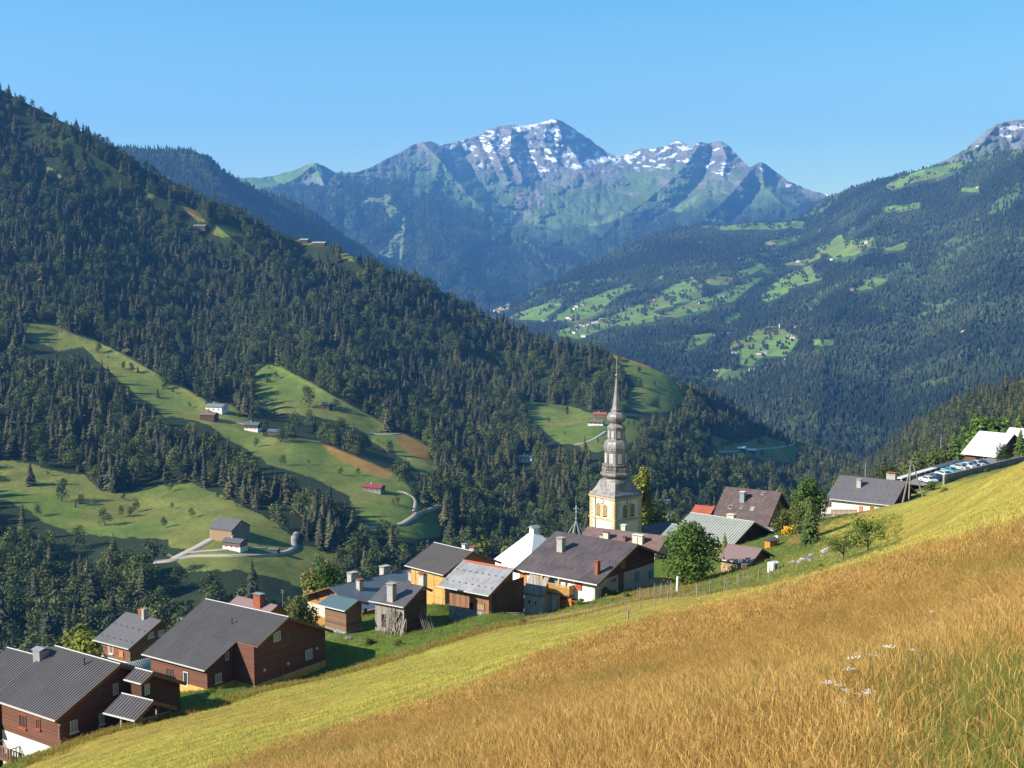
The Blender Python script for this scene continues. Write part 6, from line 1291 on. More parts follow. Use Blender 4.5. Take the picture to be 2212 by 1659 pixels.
for f4 in range(4):
    k = f4 * pi / 2
    mb = MB(); fbox(mb, k, side, -side * .62, side * .62, t_(1200), t_(1062), -.02, .06); fbox(mb, k, side, -side * .68, side * .68, t_(1330), t_(1226), -.02, .05); mb.build('panel', M['tower_panel'], wall)
    mb = MB(); n_q = 9
    for i in range(n_q):
        zq = t_(1200) + (t_(1066) - t_(1200)) * i / n_q; dq = (t_(1066) - t_(1200)) / n_q; w_ = .85 if i % 2 else .5
        for sg in (-1, 1): x0_, x1_ = sorted((sg * (side - .02), sg * (side - w_))); fbox(mb, k, side, x0_, x1_, zq + .04, zq + dq - .04, -.02, .085)
    for i in range(11):
        zq = t_(1420) + (t_(1222) - t_(1420)) * i / 11; dq = (t_(1222) - t_(1420)) / 11; w_ = .85 if i % 2 else .5
        for sg in (-1, 1): x0_, x1_ = sorted((sg * (side - .02), sg * (side - w_))); fbox(mb, k, side, x0_, x1_, zq + .04, zq + dq - .04, -.02, .085)
    mb.build('quoins', M['quoin'], wall)
    for sx in (-.95, .95):
        mb = MB(); c_, al, out = on_face(k, side); hw = .60; N_ = 8
        arch = [(-hw, zl0), (hw, zl0), (hw, zl1 - hw)] + [(hw * cos(pi * j / N_), zl1 - hw + hw * sin(pi * j / N_)) for j in range(1, N_)] + [(-hw, zl1 - hw)]
        mk = lambda sc_, d: [tuple(c_ + al * (sx + x * sc_) + out * d) [:2] + (z,) for x, z in arch]
        n_ = len(arch); mb.add(mk(1.0, .07) + mk(1.0, .085), [tuple(range(n_)), tuple(reversed(range(n_, 2 * n_)))] + [(i, (i + 1) % n_, n_ + (i + 1) % n_, n_ + i) for i in range(n_)]); w2 = mb.build('louvre_window', M['dark'], wall)
        mb = MB(); nl = 9
        for j in range(nl):
            z_ = zl0 + .25 + (zl1 - zl0 - .35) * j / nl; ww_ = hw - .06 if z_ < zl1 - hw else math.sqrt(max(.02, hw * hw - (z_ + .1 - zl1 + hw) ** 2)) - .04
            fbox(mb, k, side, sx - ww_, sx + ww_, z_, z_ + .15, .09, .17)
        mb.build('louvre_slats', M['louvre'], w2)
        mb = MB()
        for xx in (sx - hw - .14, sx + hw): fbox(mb, k, side, xx, xx + .14, zl0 - .1, zl1 - hw, .06, .16)
        for j in range(N_):
            a1_, a2_ = pi * j / N_, pi * (j + 1) / N_; p1, p2 = [c_ + al * (sx + cos(a_) * (hw + .07)) + out * .11 + Vector((0, 0, zl1 - hw + sin(a_) * (hw + .07))) for a_ in (a1_, a2_)]; mb.bar(p1, p2, .1, .14)
        fbox(mb, k, side, sx - hw - .2, sx + hw + .2, zl0 - .22, zl0 - .1, .06, .2); mb.build('window_surround', M['tower_panel'], w2)
    mb = MB(); fbox(mb, k, side, -.16, .16, zl0, t_(1090), .06, .15); mb.build('pilaster', M['quoin'], wall)
    # clock
    c_, al, out = on_face(k, side); zc2 = t_(1077); cl = MB(); cen = c_ + Vector((0, 0, zc2)); N_ = 24
    disc = lambda r_, d: [tuple(cen + al * (cos(2 * pi * j / N_) * r_) + out * d + Vector((0, 0, sin(2 * pi * j / N_) * r_))) for j in range(N_)]
    cl.add(disc(.50, .09) + disc(.50, .14), [tuple(range(N_)), tuple(reversed(range(N_, 2 * N_)))] + [(i, (i + 1) % N_, N_ + (i + 1) % N_, N_ + i) for i in range(N_)]); ck = cl.build('clock', M['white'], wall)
    cl = MB()
    for j in range(12): a_ = j * pi / 6; d_ = al * cos(a_) + Vector((0, 0, sin(a_))); cl.bar(cen + out * .145 + d_ * .36, cen + out * .145 + d_ * .45, .045, .02)
    cl.bar(cen + out * .16, cen + out * .16 + al * .12 + Vector((0, 0, .33)), .04, .02); cl.bar(cen + out * .16, cen + out * .16 + al * -.24 + Vector((0, 0, .08)), .05, .02)
    for j in range(N_): p1, p2 = [cen + al * (cos(2 * pi * q / N_) * .50) + out * .12 + Vector((0, 0, sin(2 * pi * q / N_) * .50)) for q in (j, j + 1)]; cl.bar(p1, p2, .07, .09)
    cl.build('clock_hands', M['dark_metal'], ck)
# drum panels and pale arched louvres of the octagonal tiers
for (drum, R_, za, zb3, wp) in ((dr1, Rr(86), 800, 722, .62), (dr2, Rr(64), 612, 555, .42)):
    ap = R_ * cos(pi / 8)
    for k in range(8):
        a_ = k * pi / 4 + pi / 8; fw = R_ * sin(pi / 8); mb = MB()
        for sg in (-1, 1): fbox(mb, a_, ap, sg * fw * .86 - .09, sg * fw * .86 + .09, t_(za + 10), t_(zb3 - 8), -.02, .1)
        fbox(mb, a_, ap, -fw * .86, fw * .86, t_(zb3 - 4), t_(zb3 - 10), -.02, .12); mb.build('pilasters', M['spire'], drum)
        if k % 2 == 0 or True:
            mb = MB(); fbox(mb, a_, ap, -wp * .75, wp * .75, t_(za), t_(zb3 + 4), -.02, .05); pn = mb.build('louvre_window', M['grey_wall'], drum)
            mb = MB(); n_ = 7
            for j in range(n_): z_ = t_(za) + (t_(zb3 + 4) - t_(za)) * (j + .2) / n_; fbox(mb, a_, ap, -wp * .6, wp * .6, z_, z_ + .16, .055, .12)
            mb.build('louvre_slats', M['gutter'], pn)
mb = MB(); c_, al, out = on_face(pi, side); mb.tube([tuple(c_ + al * (-side * .52) + out * .18 + Vector((0, 0, z))) for z in (0, t_(1050))], .07, 6); mb.build('downpipe', M['dark_metal'], tw)
# ------------------------------------------------------------------ roads and lone buildings across the valley
M['road_pale'] = plain('pale_road', (.42, .36, .31), .12, .4, rough=.95, bump=.05)
def road_on(S, px, w_, name='road', mat='road_pale', lift=.35):
    pts = []
    for (a, b) in zip(px[:-1], px[1:]):
        n = max(2, int(hypot(a[0] - b[0], a[1] - b[1]) / 4))
        for i in range(n): t = i / n; pts.append((a[0] + (b[0] - a[0]) * t, a[1] + (b[1] - a[1]) * t))
    pts.append(px[-1]); x, y, z = sheet_at(S, [p[0] for p in pts], [p[1] for p in pts]) if S is not None else None
    p = np.stack([x, y, z], 1)
    for _ in range(3): p[1:-1] = (p[:-2] + 2 * p[1:-1] + p[2:]) / 4
    d = np.gradient(p, axis=0); d[:, 2] = 0; d /= np.linalg.norm(d, axis=1)[:, None] + 1e-9; s_ = np.stack([d[:, 1], -d[:, 0], 0 * d[:, 0]], 1)
    ws_ = np.linspace(w_[0], w_[1], len(p))[:, None] / 2 if isinstance(w_, tuple) else w_ / 2
    V = np.concatenate([p - s_ * ws_ + [0, 0, lift], p + s_ * ws_ + [0, 0, lift], p - s_ * (ws_ + .6) - [0, 0, 1.5], p + s_ * (ws_ + .6) - [0, 0, 1.5]]); n = len(p)
    F = [(i, i + 1, n + i + 1, n + i) for i in range(n - 1)] + [(2 * n + i, 2 * n + i + 1, i + 1, i) for i in range(n - 1)] + [(n + i, n + i + 1, 3 * n + i + 1, 3 * n + i) for i in range(n - 1)]
    o = obj(name, np_mesh(name, V, F, [M[mat]], True)); tag(o, kind='structure'); return o
road_on(SA, [(330, 1214), (373, 1210), (392, 1200), (408, 1192), (428, 1182), (445, 1172), (462, 1163), (474, 1158)], (6, 5))
road_on(SA, [(378, 1207), (420, 1200), (470, 1199), (540, 1200), (590, 1197), (622, 1190), (636, 1180), (630, 1168), (640, 1150)], 4.5)
road_on(SA, [(405, 1194), (440, 1190), (500, 1186), (545, 1183), (575, 1184)], 2.5)
road_on(SA, [(765, 1141), (800, 1139), (840, 1136), (868, 1131), (888, 1117), (900, 1106), (925, 1099), (948, 1091)], (4, 7))
road_on(SA, [(893, 1105), (896, 1092), (896, 1080), (888, 1070), (874, 1063), (858, 1061)], 3.0, 'farm_track')
road_on(SA, [(1240, 961), (1262, 957), (1285, 948), (1300, 938), (1309, 932)], 3.2, 'farm_track')
road_on(SA, [(1548, 975), (1580, 974), (1620, 970), (1680, 966), (1715, 958)], 4)
road_on(SA, [(795, 936), (840, 938), (870, 936), (900, 943)], 4)
road_on(SA, [(448, 905), (480, 910), (520, 914), (540, 920)], 3)
def far_house(S, u, v, L, W_, wallh, az, roofm, wallm, label, cat='chalet', m=.42, lower=None, name='chalet', group=None, win=True, chim=True, base=None):
    x, y, z = [float(q[0]) for q in sheet_at(S, u, v)] if S is not None else base
    az = radians(az); e_ = empty(name, (x, y, z), pi / 2 - az, label, cat, group); hh = wallh
    y1 = W_ / 2 - .7; top = hh + m * y1
    pr_ = [(-y1, -3.5), (y1, -3.5), (y1, hh), (0, hh + m * y1 - .02), (-y1, hh)]
    mb = MB(); mb.prism(pr_, -L / 2 + .6, L / 2 - .6); w2 = mb.build('wall', M[wallm], e_)
    if lower: mb = MB(); mb.prism(clip(pr_, hh * .45, False), -L / 2 + .55, L / 2 - .55); mb.v = [(a, b * 1.012, c_) for a, b, c_ in mb.v]; mb.build('ground_floor_wall', M[lower], e_)
    yo = W_ / 2; zo = hh - m * .7 + .1; mb = MB(); mb.prism([(-yo, zo), (0, zo + m * yo), (yo, zo), (yo, zo + .22), (0, zo + m * yo + .22), (-yo, zo + .22)], -L / 2, L / 2); r_ = mb.build('roof', M[roofm], e_)
    if chim: mb = MB(); mb.box(L * .1, -.5, zo + m * yo * .7, L * .1 + .9, .5, zo + m * yo + 1.3); mb.box(L * .1 - .1, -.6, zo + m * yo + 1.3, L * .1 + 1.0, .6, zo + m * yo + 1.42); mb.build('chimney', M['concrete'], r_)
    if win:
        for i in (-1, 0, 1):
            for sd_ in (1, -1):
                mb = MB(); mb.box(L * .27 * i - .45, sd_ * (y1 + .04) - .05, hh * .35, L * .27 * i + .45, sd_ * (y1 + .04) + .05, hh * .35 + 1.1); mb.build('window', M['glass'], e_)
        mb = MB(); mb.box(-L / 2 + .5, -.5, hh * .5, -L / 2 + .6, .5, hh * .5 + 1.1); mb.build('window', M['glass'], e_)
    return e_
far_house(SA, 497, 1160, 17, 17, 6.0, -62, 'grey_slab', 'tan_plank', 'large farm barn with plain grey roof and tan plank gable by the valley road', 'barn', .55, name='barn', win=False, chim=False)
e_ = far_house(SA, 508, 1186, 13, 8, 4.5, -65, 'grey_slab', 'grey_brown_board', 'white and brown chalet just below the large grey roofed farm barn', lower='white_wall')
far_house(SA, 592, 1194, 7, 4, 2.2, -70, 'blue_sheet', 'dark_plank', 'tiny open shed by the valley road below the farm barn', 'shed', name='shed', win=False, chim=False)
far_house(SA, 468, 888, 17, 11, 4, -72, 'grey_tile', 'white_wall', 'white chalet with light grey roof topmost in the small hamlet')
far_house(SA, 452, 907, 14, 9, 4.5, -75, 'mauve_tile', 'log_dark', 'dark log chalet with mottled pinkish roof just below the light grey one')
far_house(SA, 547, 930, 13, 9, 5, -75, 'teal_sheet', 'brown_board', 'chalet with blue sheet roof and white base at the edge of the trees', lower='white_wall')
far_house(SA, 597, 938, 13, 8, 2.6, -65, 'blue_sheet', 'dark_plank', 'low grey sheet roof half hidden in trees right of the blue roofed chalet', 'shed', name='shed', chim=False)
far_house(SA, 706, 882, 9, 7, 4, -70, 'grey_tile', 'dark_plank', 'small dark hut with light roof by the round tree on the upper meadow', 'hut', name='hut', win=False, chim=False)
far_house(SA, 808, 1062, 15, 8, 3.6, -68, 'red_roof', 'log', 'long chalet with dark red roof alone on the sloping meadow', lower='stone')
far_house(SA, 1297, 900, 15, 8, 3.0, -72, 'rust_roof', 'log', 'upper of the two red roofed chalets left of the church spire')
far_house(SA, 1288, 918, 17, 9, 3.5, -72, 'mauve_tile', 'log', 'lower chalet with patchy pink roof left of the church spire', lower='white_wall')
far_house(SA, 1602, 975, 11, 9, 4, -80, 'white_roof', 'brown_board', 'left one of two small bright roofed chalets on the meadow behind the village', chim=False)
far_house(SA, 1623, 978, 11, 8, 3.6, -80, 'white_roof', 'brown_board', 'right one of two small bright roofed chalets on the meadow behind the village', chim=False)
far_house(SA, 1137, 997, 14, 9, 4, -72, 'teal_sheet', 'white_wall', 'lone house with blue green roof in the wood left of the church tower', 'house', name='house')
far_house(SA, 432, 494, 19, 9, 3.5, -80, 'grey_tile', 'dark_plank', 'small light roofed chalet high on the wooded ridge')
far_house(SA, 658, 523, 12, 8, 3.2, -80, 'fibre', 'dark_plank', 'left one of the two chalets on the skyline meadow', chim=False)
far_house(SA, 690, 530, 19, 9, 3.2, -80, 'fibre', 'dark_plank', 'right and longer one of the two chalets on the skyline meadow')
far_house(SA, 8, 892, 16, 10, 4, -70, 'blue_sheet', 'dark_plank', 'blue grey roof cut by the left edge among the trees', 'house', name='house')
far_house(SA, 1468, 832, 10, 7, 3, -70, 'dark_metal', 'dark_plank', 'tiny dark hut on the crest meadow right of the spire', 'hut', name='hut', win=False, chim=False)
far_house(SA, 1435, 1090, 12, 8, 4, -60, 'grey_tile', 'white_wall', 'white house half hidden in the wood just right of the tower', 'house', name='house')
# villages on the far side of the big valley
FARV = [(1070, 672), (1076, 675), (1064, 670), (1176, 694), (1184, 692), (1193, 697), (1200, 694), (1228, 688), (1235, 691), (1246, 706), (1252, 704), (1262, 705), (1270, 703), (1282, 699), (1290, 697), (1300, 692), (1308, 695), (1250, 714), (1240, 720), (1262, 728), (1256, 660), (1246, 664), (1240, 668), (1346, 672),
        (1390, 650), (1396, 652), (1402, 649), (1408, 653), (1412, 650), (1496, 602), (1560, 641), (1556, 643), (1512, 656), (1600, 560), (1604, 559), (1696, 561), (1716, 563), (1724, 566), (1790, 560), (1796, 562), (1868, 524), (1872, 525), (1840, 627), (1888, 470), (2112, 406),
        (1540, 725), (1548, 727), (1556, 724), (1572, 722), (1712, 707), (1722, 709), (1706, 728), (1712, 731), (1748, 714), (1690, 705), (1586, 764), (1640, 766), (1650, 764), (1700, 780), (1625, 800), (1546, 804), (1716, 1024), (1665, 528), (1672, 527)]
rf = random.Random(5)
for i, (u_, v_) in enumerate(FARV):
    wh = 'in the village strung along the valley floor' if u_ < 1320 else 'among the sloping green meadows across the valley' if v_ < 690 else 'on the lower green clearing of the big mountain'
    L_ = rf.uniform(13, 20); far_house(SE, u_, v_, L_, L_ * .7, 5.5, rf.uniform(-100, -50), rf.choice(['mauve_tile', 'grey_tile', 'fibre', 'grey_tile', 'rust_roof']), rf.choice(['white_wall', 'white_wall', 'cream', 'tan_plank']), 'far small house ' + wh, 'house', name='house', group='far houses ' + wh, win=False, chim=False)
# village chapel on the far clearing
x, y, z = [float(q[0]) for q in sheet_at(SE, 1916, 792)]
# paraglider
pc = PV(2083, 722, 1500); e_ = empty('paraglider', tuple(pc), radians(20), 'paraglider with orange and white wing drifting before the forested mountain', 'paraglider')
mb = MB(); n_ = 12
for i in range(n_):
    a0, a1 = [radians(-62 + 124 * q / n_) for q in (i, i + 1)]
    p = [(sin(a) * 5.2, yy, cos(a) * 4.2 - zz) for a in (a0, a1) for yy, zz in ((-1.3, 0), (0, -.25), (1.3, .15))]; q = [(a, b, c_ - .22) for a, b, c_ in p]
    mb.add(p + q, [(0, 1, 4, 3), (1, 2, 5, 4), (9, 10, 7, 6), (10, 11, 8, 7), (0, 3, 9, 6), (2, 8, 11, 5)], 0 if i % 4 < 2 else 1)
mb.build('canopy', [M['orange_wood'], M['white']], e_)
mb = MB()
for i in range(-4, 5): a = radians(15 * i); mb.bar((sin(a) * 5.1, 0, cos(a) * 4.1), (0, 0, -3.5), .02)
mb.build('lines', M['dark_metal'], e_)
mb = MB(); mb.tube([(0, -.1, -4.4), (0, 0, -4.0), (0, .05, -3.6), (0, .02, -3.42)], [.2, .24, .2, .09], 8); mb.tube([(0, .02, -3.42), (0, 0, -3.3), (0, 0, -3.16)], [.08, .12, .09], 8); mb.tube([(-.12, .1, -4.3), (-.12, .75, -4.25)], .09, 6); mb.tube([(.12, .1, -4.3), (.12, .75, -4.25)], .09, 6); pl_ = mb.build('pilot', M['dark_metal'], e_)
# ------------------------------------------------------------------ trees and bushes round the village
BIG = {}
M['leaf_apple'] = leaf_mat('apple_leaves', (.15, .20, .035), .35, (.26, .29, .06), .2)
def bigmesh(key, seed, n, size, lobes, wid, low, mat, tall=1., hole=.15):
    if key not in BIG: BIG[key] = leafy_mesh('crown', seed, n=n, size=size, lobes=lobes, wid=wid, low=low, mat=M[mat], tall=tall, hole=hole)
    return BIG[key]
TR_L = trunk_mesh('trunk', 1, .016, .7, 7, 5, .22)
def near_tree(u, v, D, hpx, mesh, label, name='broadleaf_tree', cat='broadleaf tree', trunk=None, sx=1.0, foot=None, grp=None):
    g = ground_at(u, v, max(5, D - 25), D + 25) if foot is None else None
    if foot is not None: q = PV(u, v, D); g = Vector((q.x, q.y, gz(q.x, q.y)))
    r_ = hypot(g.x, g.y)
    if foot is not None:                       # foot hidden behind something: keep the tree top where the photo shows it
        dx_, dy_, dz_ = ray(u, v - hpx); h = dz_ / hypot(dx_, dy_) * r_ - g.z
    else: h = hpx * r_ / FPX / .97
    e = empty(name, (g.x, g.y, g.z - .15), random.uniform(0, 6.28), label, cat, grp); e.scale = (h * sx, h * sx, h)
    link(bpy.data.objects.new('crown', mesh), e); link(bpy.data.objects.new('trunk', trunk or TR_L), e); return e
B1_ = bigmesh('leafy', 101, 7500, .022, 20, .50, .04, 'leaf_bright', 1.1, .3)
near_tree(1492, 1258, 182, 136, B1_, 'large dense leafy green tree just right of the big farmhouse', sx=1.12)
near_tree(1383, 1200, 262, 208, bigmesh('poplar', 102, 4200, .020, 16, .24, .04, 'leaf_yellow', 1.5, .2), 'tall yellow green tree directly behind the right side of the church tower', foot=1, sx=.8)
near_tree(1400, 1190, 268, 120, bigmesh('dome', 103, 2600, .026, 12, .5, .05, 'leaf', 1.1), 'dark green tree at the foot of the tall yellow green one', foot=1)
near_tree(1105, 1235, 236, 62, bigmesh('bushy', 104, 2400, .03, 10, .5, .05, 'leaf_yellow', .9), 'yellow green tree left of the dazzling white roof', foot=1)
near_tree(1747, 1130, 225, 103, bigmesh('round', 105, 3200, .026, 12, .42, .05, 'leaf_bright', 1.2), 'bright green tree behind the dark fir, right of the tan gable', foot=1)
fir = spruce_mesh('crown', 77, levels=22, per=15, rad=.26, mat=M['needle_green'] if 'needle_green' in M else None)
M['needle_green'] = leaf_mat('fresh_needles', (.060, .095, .018), .45, (.11, .16, .03))
fir = spruce_mesh('crown', 77, levels=24, per=16, rad=.27, mat=M['needle_green'])
near_tree(1749, 1180, 184, 100, fir, 'full dark green fir tree on the lawn, between tan gable and small orchard', 'fir_tree', 'fir tree', TR_S)
near_tree(1738, 1165, 196, 95, bigmesh('round2', 106, 2600, .028, 12, .42, .04, 'leaf_olive', 1.2), 'olive leafed tree leaning against the left of the full fir', foot=1)
near_tree(1565, 1210, 190, 62, spruce_mesh('crown', 78, levels=18, per=12, rad=.2, mat=M['leaf_olive']), 'slim yellowish conifer behind the low stone shed', 'conifer', 'conifer', TR_S)
ap = bigmesh('apple', 107, 1300, .026, 9, .62, .30, 'leaf_apple', .85, .6); TR_A = trunk_mesh('trunk', 1, .022, .55, 8, 9, .36)
near_tree(1822, 1214, 118, 72, ap, 'left and smaller one of the two apple trees on the slope', 'apple_tree', 'fruit tree', TR_A, sx=1.1)
near_tree(1874, 1200, 122, 84, bigmesh('apple2', 108, 1500, .025, 10, .66, .30, 'leaf_apple', .8, .6), 'right and larger one of the two apple trees on the slope', 'apple_tree', 'fruit tree', TR_A, sx=1.12)
near_tree(1688, 1150, 212, 52, bigmesh('small', 109, 1300, .04, 7, .5, .08, 'leaf_olive', 1.0), 'small grey green tree in front of the tan gabled house', foot=1)
near_tree(1905, 1072, 236, 28, bigmesh('small2', 110, 1300, .045, 7, .42, .03, 'leaf_bright', 1.1), 'small green bush at the door of the lilac roofed house', 'bush', 'bush')
near_tree(190, 1440, 182, 84, bigmesh('mid', 111, 3000, .028, 12, .5, .05, 'leaf_yellow', 1.1), 'yellowish leafy tree between the two left chalets, behind their roofs', foot=1)
near_tree(712, 1300, 222, 86, bigmesh('mid2', 112, 3400, .026, 13, .55, .05, 'leaf_bright', 1.0), 'bright green tree behind the chimneys of the cream long house', foot=1)
near_tree(690, 1290, 250, 92, bigmesh('willow', 113, 1600, .03, 8, .3, .05, 'leaf_olive', 1.3), 'pale slender tree left behind the cream long house', foot=1)
near_tree(648, 1335, 176, 52, bigmesh('mid3', 114, 1800, .036, 9, .5, .04, 'leaf_olive', 1.0), 'pale bush under the eaves at the left end of the long house', 'bush', 'bush', foot=1)
for i, (u_, v_, D_, hp, k_, lb) in enumerate([(1918, 1050, 300, 52, 'dome', 'dark round tree behind the chimney of the lilac roofed house'), (1960, 1040, 330, 50, 'dome', 'broad dark tree behind the parking gallery, left part'), (2000, 1030, 335, 62, 'dome', 'dark tree behind the middle of the parking gallery'),
      (2036, 1020, 340, 52, 'round2', 'olive green tree left of the white roofed school'), (2060, 1015, 350, 88, 'S', 'tall dark spruce just left of the white roofed school'), (2130, 1000, 372, 108, 'round', 'bright green tree rising behind the white school roof'), (2098, 1000, 376, 84, 'S', 'dark spruce behind the left end of the white school roof'),
      (2165, 1000, 380, 92, 'S', 'dark spruce behind the middle of the white school roof'), (2200, 995, 378, 108, 'S', 'dark spruce at the right edge behind the white roofs'), (2166, 998, 306, 44, 'dome', 'dark broadleaf tree in front of the white roofed school, by the wall'), (2203, 992, 304, 68, 'S', 'spruce at the right edge in front of the white roofs'), (2015, 1032, 352, 78, 'S', 'pointed spruce behind the parking gallery'), (1830, 1080, 300, 60, 'dome', 'dark tree behind the left end of the lilac grey roof')]):
    m_ = fir if k_ == 'S' else BIG[k_]; near_tree(u_, v_, D_, hp, m_, lb, 'spruce_tree' if k_ == 'S' else 'broadleaf_tree', 'spruce tree' if k_ == 'S' else 'broadleaf tree', TR_S if k_ == 'S' else TR_L, foot=1)
# trees on the slope that falls away behind the village
rq = random.Random(9); cnt = 0
for i in range(3600):
    u_ = rq.uniform(-20, 2230); Dmin = np.interp(u_, [0, 100, 300, 500, 800, 1000, 1150, 1350, 1600, 1800, 1950, 2212], [168, 180, 205, 225, 235, 240, 262, 285, 290, 292, 330, 395]); D_ = rq.uniform(Dmin, Dmin + (190 if u_ < 1500 else 260)); a_ = math.atan2(u_ - UC, FPX * CP)
    x_, y_ = sin(a_) * D_, cos(a_) * D_; z_ = gz(x_, y_); kind = rq.random() < .72; h_ = rq.uniform(7, 15) if kind else rq.uniform(12, 22); tu, tv = to_uv(x_, y_, z_ + h_)
    lim = np.interp(u_, [0, 340, 370, 640, 760, 790, 940, 970, 1250, 1500, 1900, 2000, 2212], [1280, 1300, 1330, 1300, 1262, 1215, 1180, 1150, 1120, 1060, 1015, 985, 950])
    if tv < lim or tv > lim + 95: continue
    if rq.random() > (.32 if u_ < 1250 else .6) or cnt > 150: continue
    cnt += 1; wh = 'behind the left chalets' if u_ < 560 else 'behind the roofs in the middle of the village' if u_ < 1260 else 'behind the church and the big barn' if u_ < 1750 else 'behind the houses at the right'
    place_tree(kind, x_, y_, z_ - .3, h_, i, ('leafy tree on the falling slope ' if kind else 'dark spruce on the falling slope ') + wh, ('leafy trees ' if kind else 'spruces ') + 'on the slope ' + wh)
# garden bushes, weeds
def bush(u, v, D, hpx, mat, label, sx=1.3, grp=None, n=500):
    key = 'b' + mat; m_ = bigmesh(key, 130 + len(BIG), n, .07, 6, .7, .0, mat, .75); near_tree(u, v, D, hpx, m_, label, 'bush', 'bush', sx=sx, grp=grp)
for a_ in [(zd_(570, 1010) if False else z4(1120, 895), 22, 'leaf_olive', 'flowering shrub at the corner of the farmhouse gable'), (z4(870, 985), 18, 'leaf_bright', 'rounded green bush below the farmhouse balcony'), (z4(455, 1050), 12, 'leaf_olive', 'small bush at the foot of the plaster shed turret'),
           (z3(1400, 1180), 16, 'leaf_olive', 'yellowish bush at the lower left end of the garden fence'), (z4(1230, 880), 15, 'leaf_bright', 'clump of garden plants before the farmhouse door'), (z4(1330, 900), 13, 'leaf', 'dark garden plants left of the fenced plot'), (z7(1430, 800), 16, 'leaf_olive', 'grey green bush on the dry bank right of the pole frame'), (z7(1310, 765), 20, 'leaf', 'green bush above the dry bank, near the parked cars'), (z7(1850, 590), 10, 'leaf_bright', 'small bush against the retaining wall'),
           (z6(2080, 1290), 9, 'leaf_bright', 'bright green weeds under the stone pile'), (z6(1480, 1310), 13, 'leaf_bright', 'green weeds against the low stone shed'), (z7(420, 1475), 9, 'leaf_bright', 'long patch of nettles below the left apple tree'), (z7(250, 1500), 8, 'leaf', 'darker nettles left of the left apple tree'), (z2(955, 1245), 18, 'leaf_olive', 'tall thistle like weed in the barn yard'), (z2(1240, 1250), 16, 'leaf_olive', 'second tall weed right of the first in the barn yard')]:
    bush(a_[0][0], a_[0][1], 150 if a_[0][0] < 1700 else 200, a_[1], a_[2], a_[3]) if a_[0][0] < 1700 else bush(a_[0][0], a_[0][1], (128 if 1770 < a_[0][0] < 1900 else 185) if a_[0][1] > 1130 else 255, a_[1], a_[2], a_[3])
# ------------------------------------------------------------------ grass
def tuft_mesh(name, seed, n, h, spread, wd, mats, bend=.5, heads=.0):
    r = random.Random(seed); V = []; F = []; I = []
    for i in range(n):
        a = r.uniform(0, 6.28); d = spread * r.random() ** .5; x, y = cos(a) * d, sin(a) * d; hh = h * r.uniform(.55, 1.15); b_ = r.uniform(-.2, 1) * bend * hh; a2 = r.gauss(.2, 1.0); bx_, by_ = cos(a2) * b_, sin(a2) * b_; w_ = wd * r.uniform(.7, 1.3)
        px, py = -sin(a + 1.3) * w_, cos(a + 1.3) * w_; k = len(V); m_ = int(r.random() * (len(mats) - (1 if heads else 0)))
        V += [(x - px, y - py, -.03), (x + px, y + py, -.03), (x + bx_ * .35 + px * .8, y + by_ * .35 + py * .8, hh * .6), (x + bx_ * .35 - px * .8, y + by_ * .35 - py * .8, hh * .6), (x + bx_, y + by_, hh)]
        F += [(k, k + 1, k + 2, k + 3), (k + 3, k + 2, k + 4)]; I += [m_, m_]
        if r.random() < heads:
            k = len(V); q = w_ * 2.0; tx, ty, tz_ = x + bx_, y + by_, hh; V += [(tx, ty, tz_ - .03), (tx + q, ty, tz_ + .01), (tx + bx_ * .3, ty + by_ * .3, tz_ + .055), (tx - q, ty, tz_ + .01)]; F += [(k, k + 1, k + 2, k + 3)]; I += [len(mats) - 1]
    me = bpy.data.meshes.new(name); me.from_pydata(V, [], F)
    for m_ in mats: me.materials.append(M[m_])
    me.polygons.foreach_set('material_index', I); me.update(); return me
def blade_mat(name, c, c2):
    t = NT(name); oi = t.n('ShaderNodeObjectInfo'); g = t.n('ShaderNodeNewGeometry'); v = t.coord('Object')
    f = t.math('ADD', t.math('MULTIPLY', oi.outputs['Random'], .4), t.math('MULTIPLY', g.outputs['Random Per Island'], .6)); base = t.ramp(f, [(.1, c), (.9, c2)])
    tr = t.n('ShaderNodeBsdfTranslucent'); mx = t.n('ShaderNodeMixShader'); mx.inputs[0].default_value = .3; t.l(base, tr.inputs[0]); t.col(base); t.sets(Roughness=.7, Specular_IOR_Level=.2)
    t.l(t.b.outputs[0], mx.inputs[1]); t.l(tr.outputs[0], mx.inputs[2]); t.l(mx.outputs[0], t.out.inputs[0]); return t.m
M['straw'] = blade_mat('straw', (.36, .20, .045), (.72, .47, .15)); M['straw2'] = blade_mat('reddish_straw', (.33, .13, .035), (.56, .28, .085)); M['head'] = blade_mat('seed_heads', (.46, .24, .06), (.72, .46, .15)); M['gblade'] = blade_mat('green_blades', (.11, .16, .03), (.27, .30, .07)); M['oblade'] = blade_mat('olive_blades', (.15, .16, .025), (.32, .28, .05)); M['mown_blade'] = blade_mat('mown_blades', (.40, .36, .06), (.66, .54, .13))
gm_ = ['straw', 'straw', 'straw2', 'oblade', 'head']; gg_ = ['gblade', 'gblade', 'gblade', 'oblade', 'head']
TG = [tuft_mesh('tuft', i, 60, .40, .26, .0010, gm_, 1.0, .6) for i in range(3)] + [tuft_mesh('tuft', 3, 60, .34, .26, .0012, ['oblade', 'straw', 'gblade', 'straw2', 'head'], 1.0, .3)] + [tuft_mesh('tuft', 11 + i, 60, .36, .25, .0015, gg_, .9, .08) for i in range(2)] + [tuft_mesh('tuft', 20 + i, 30, .40, .28, .0040, gm_, .9, .5) for i in range(2)]
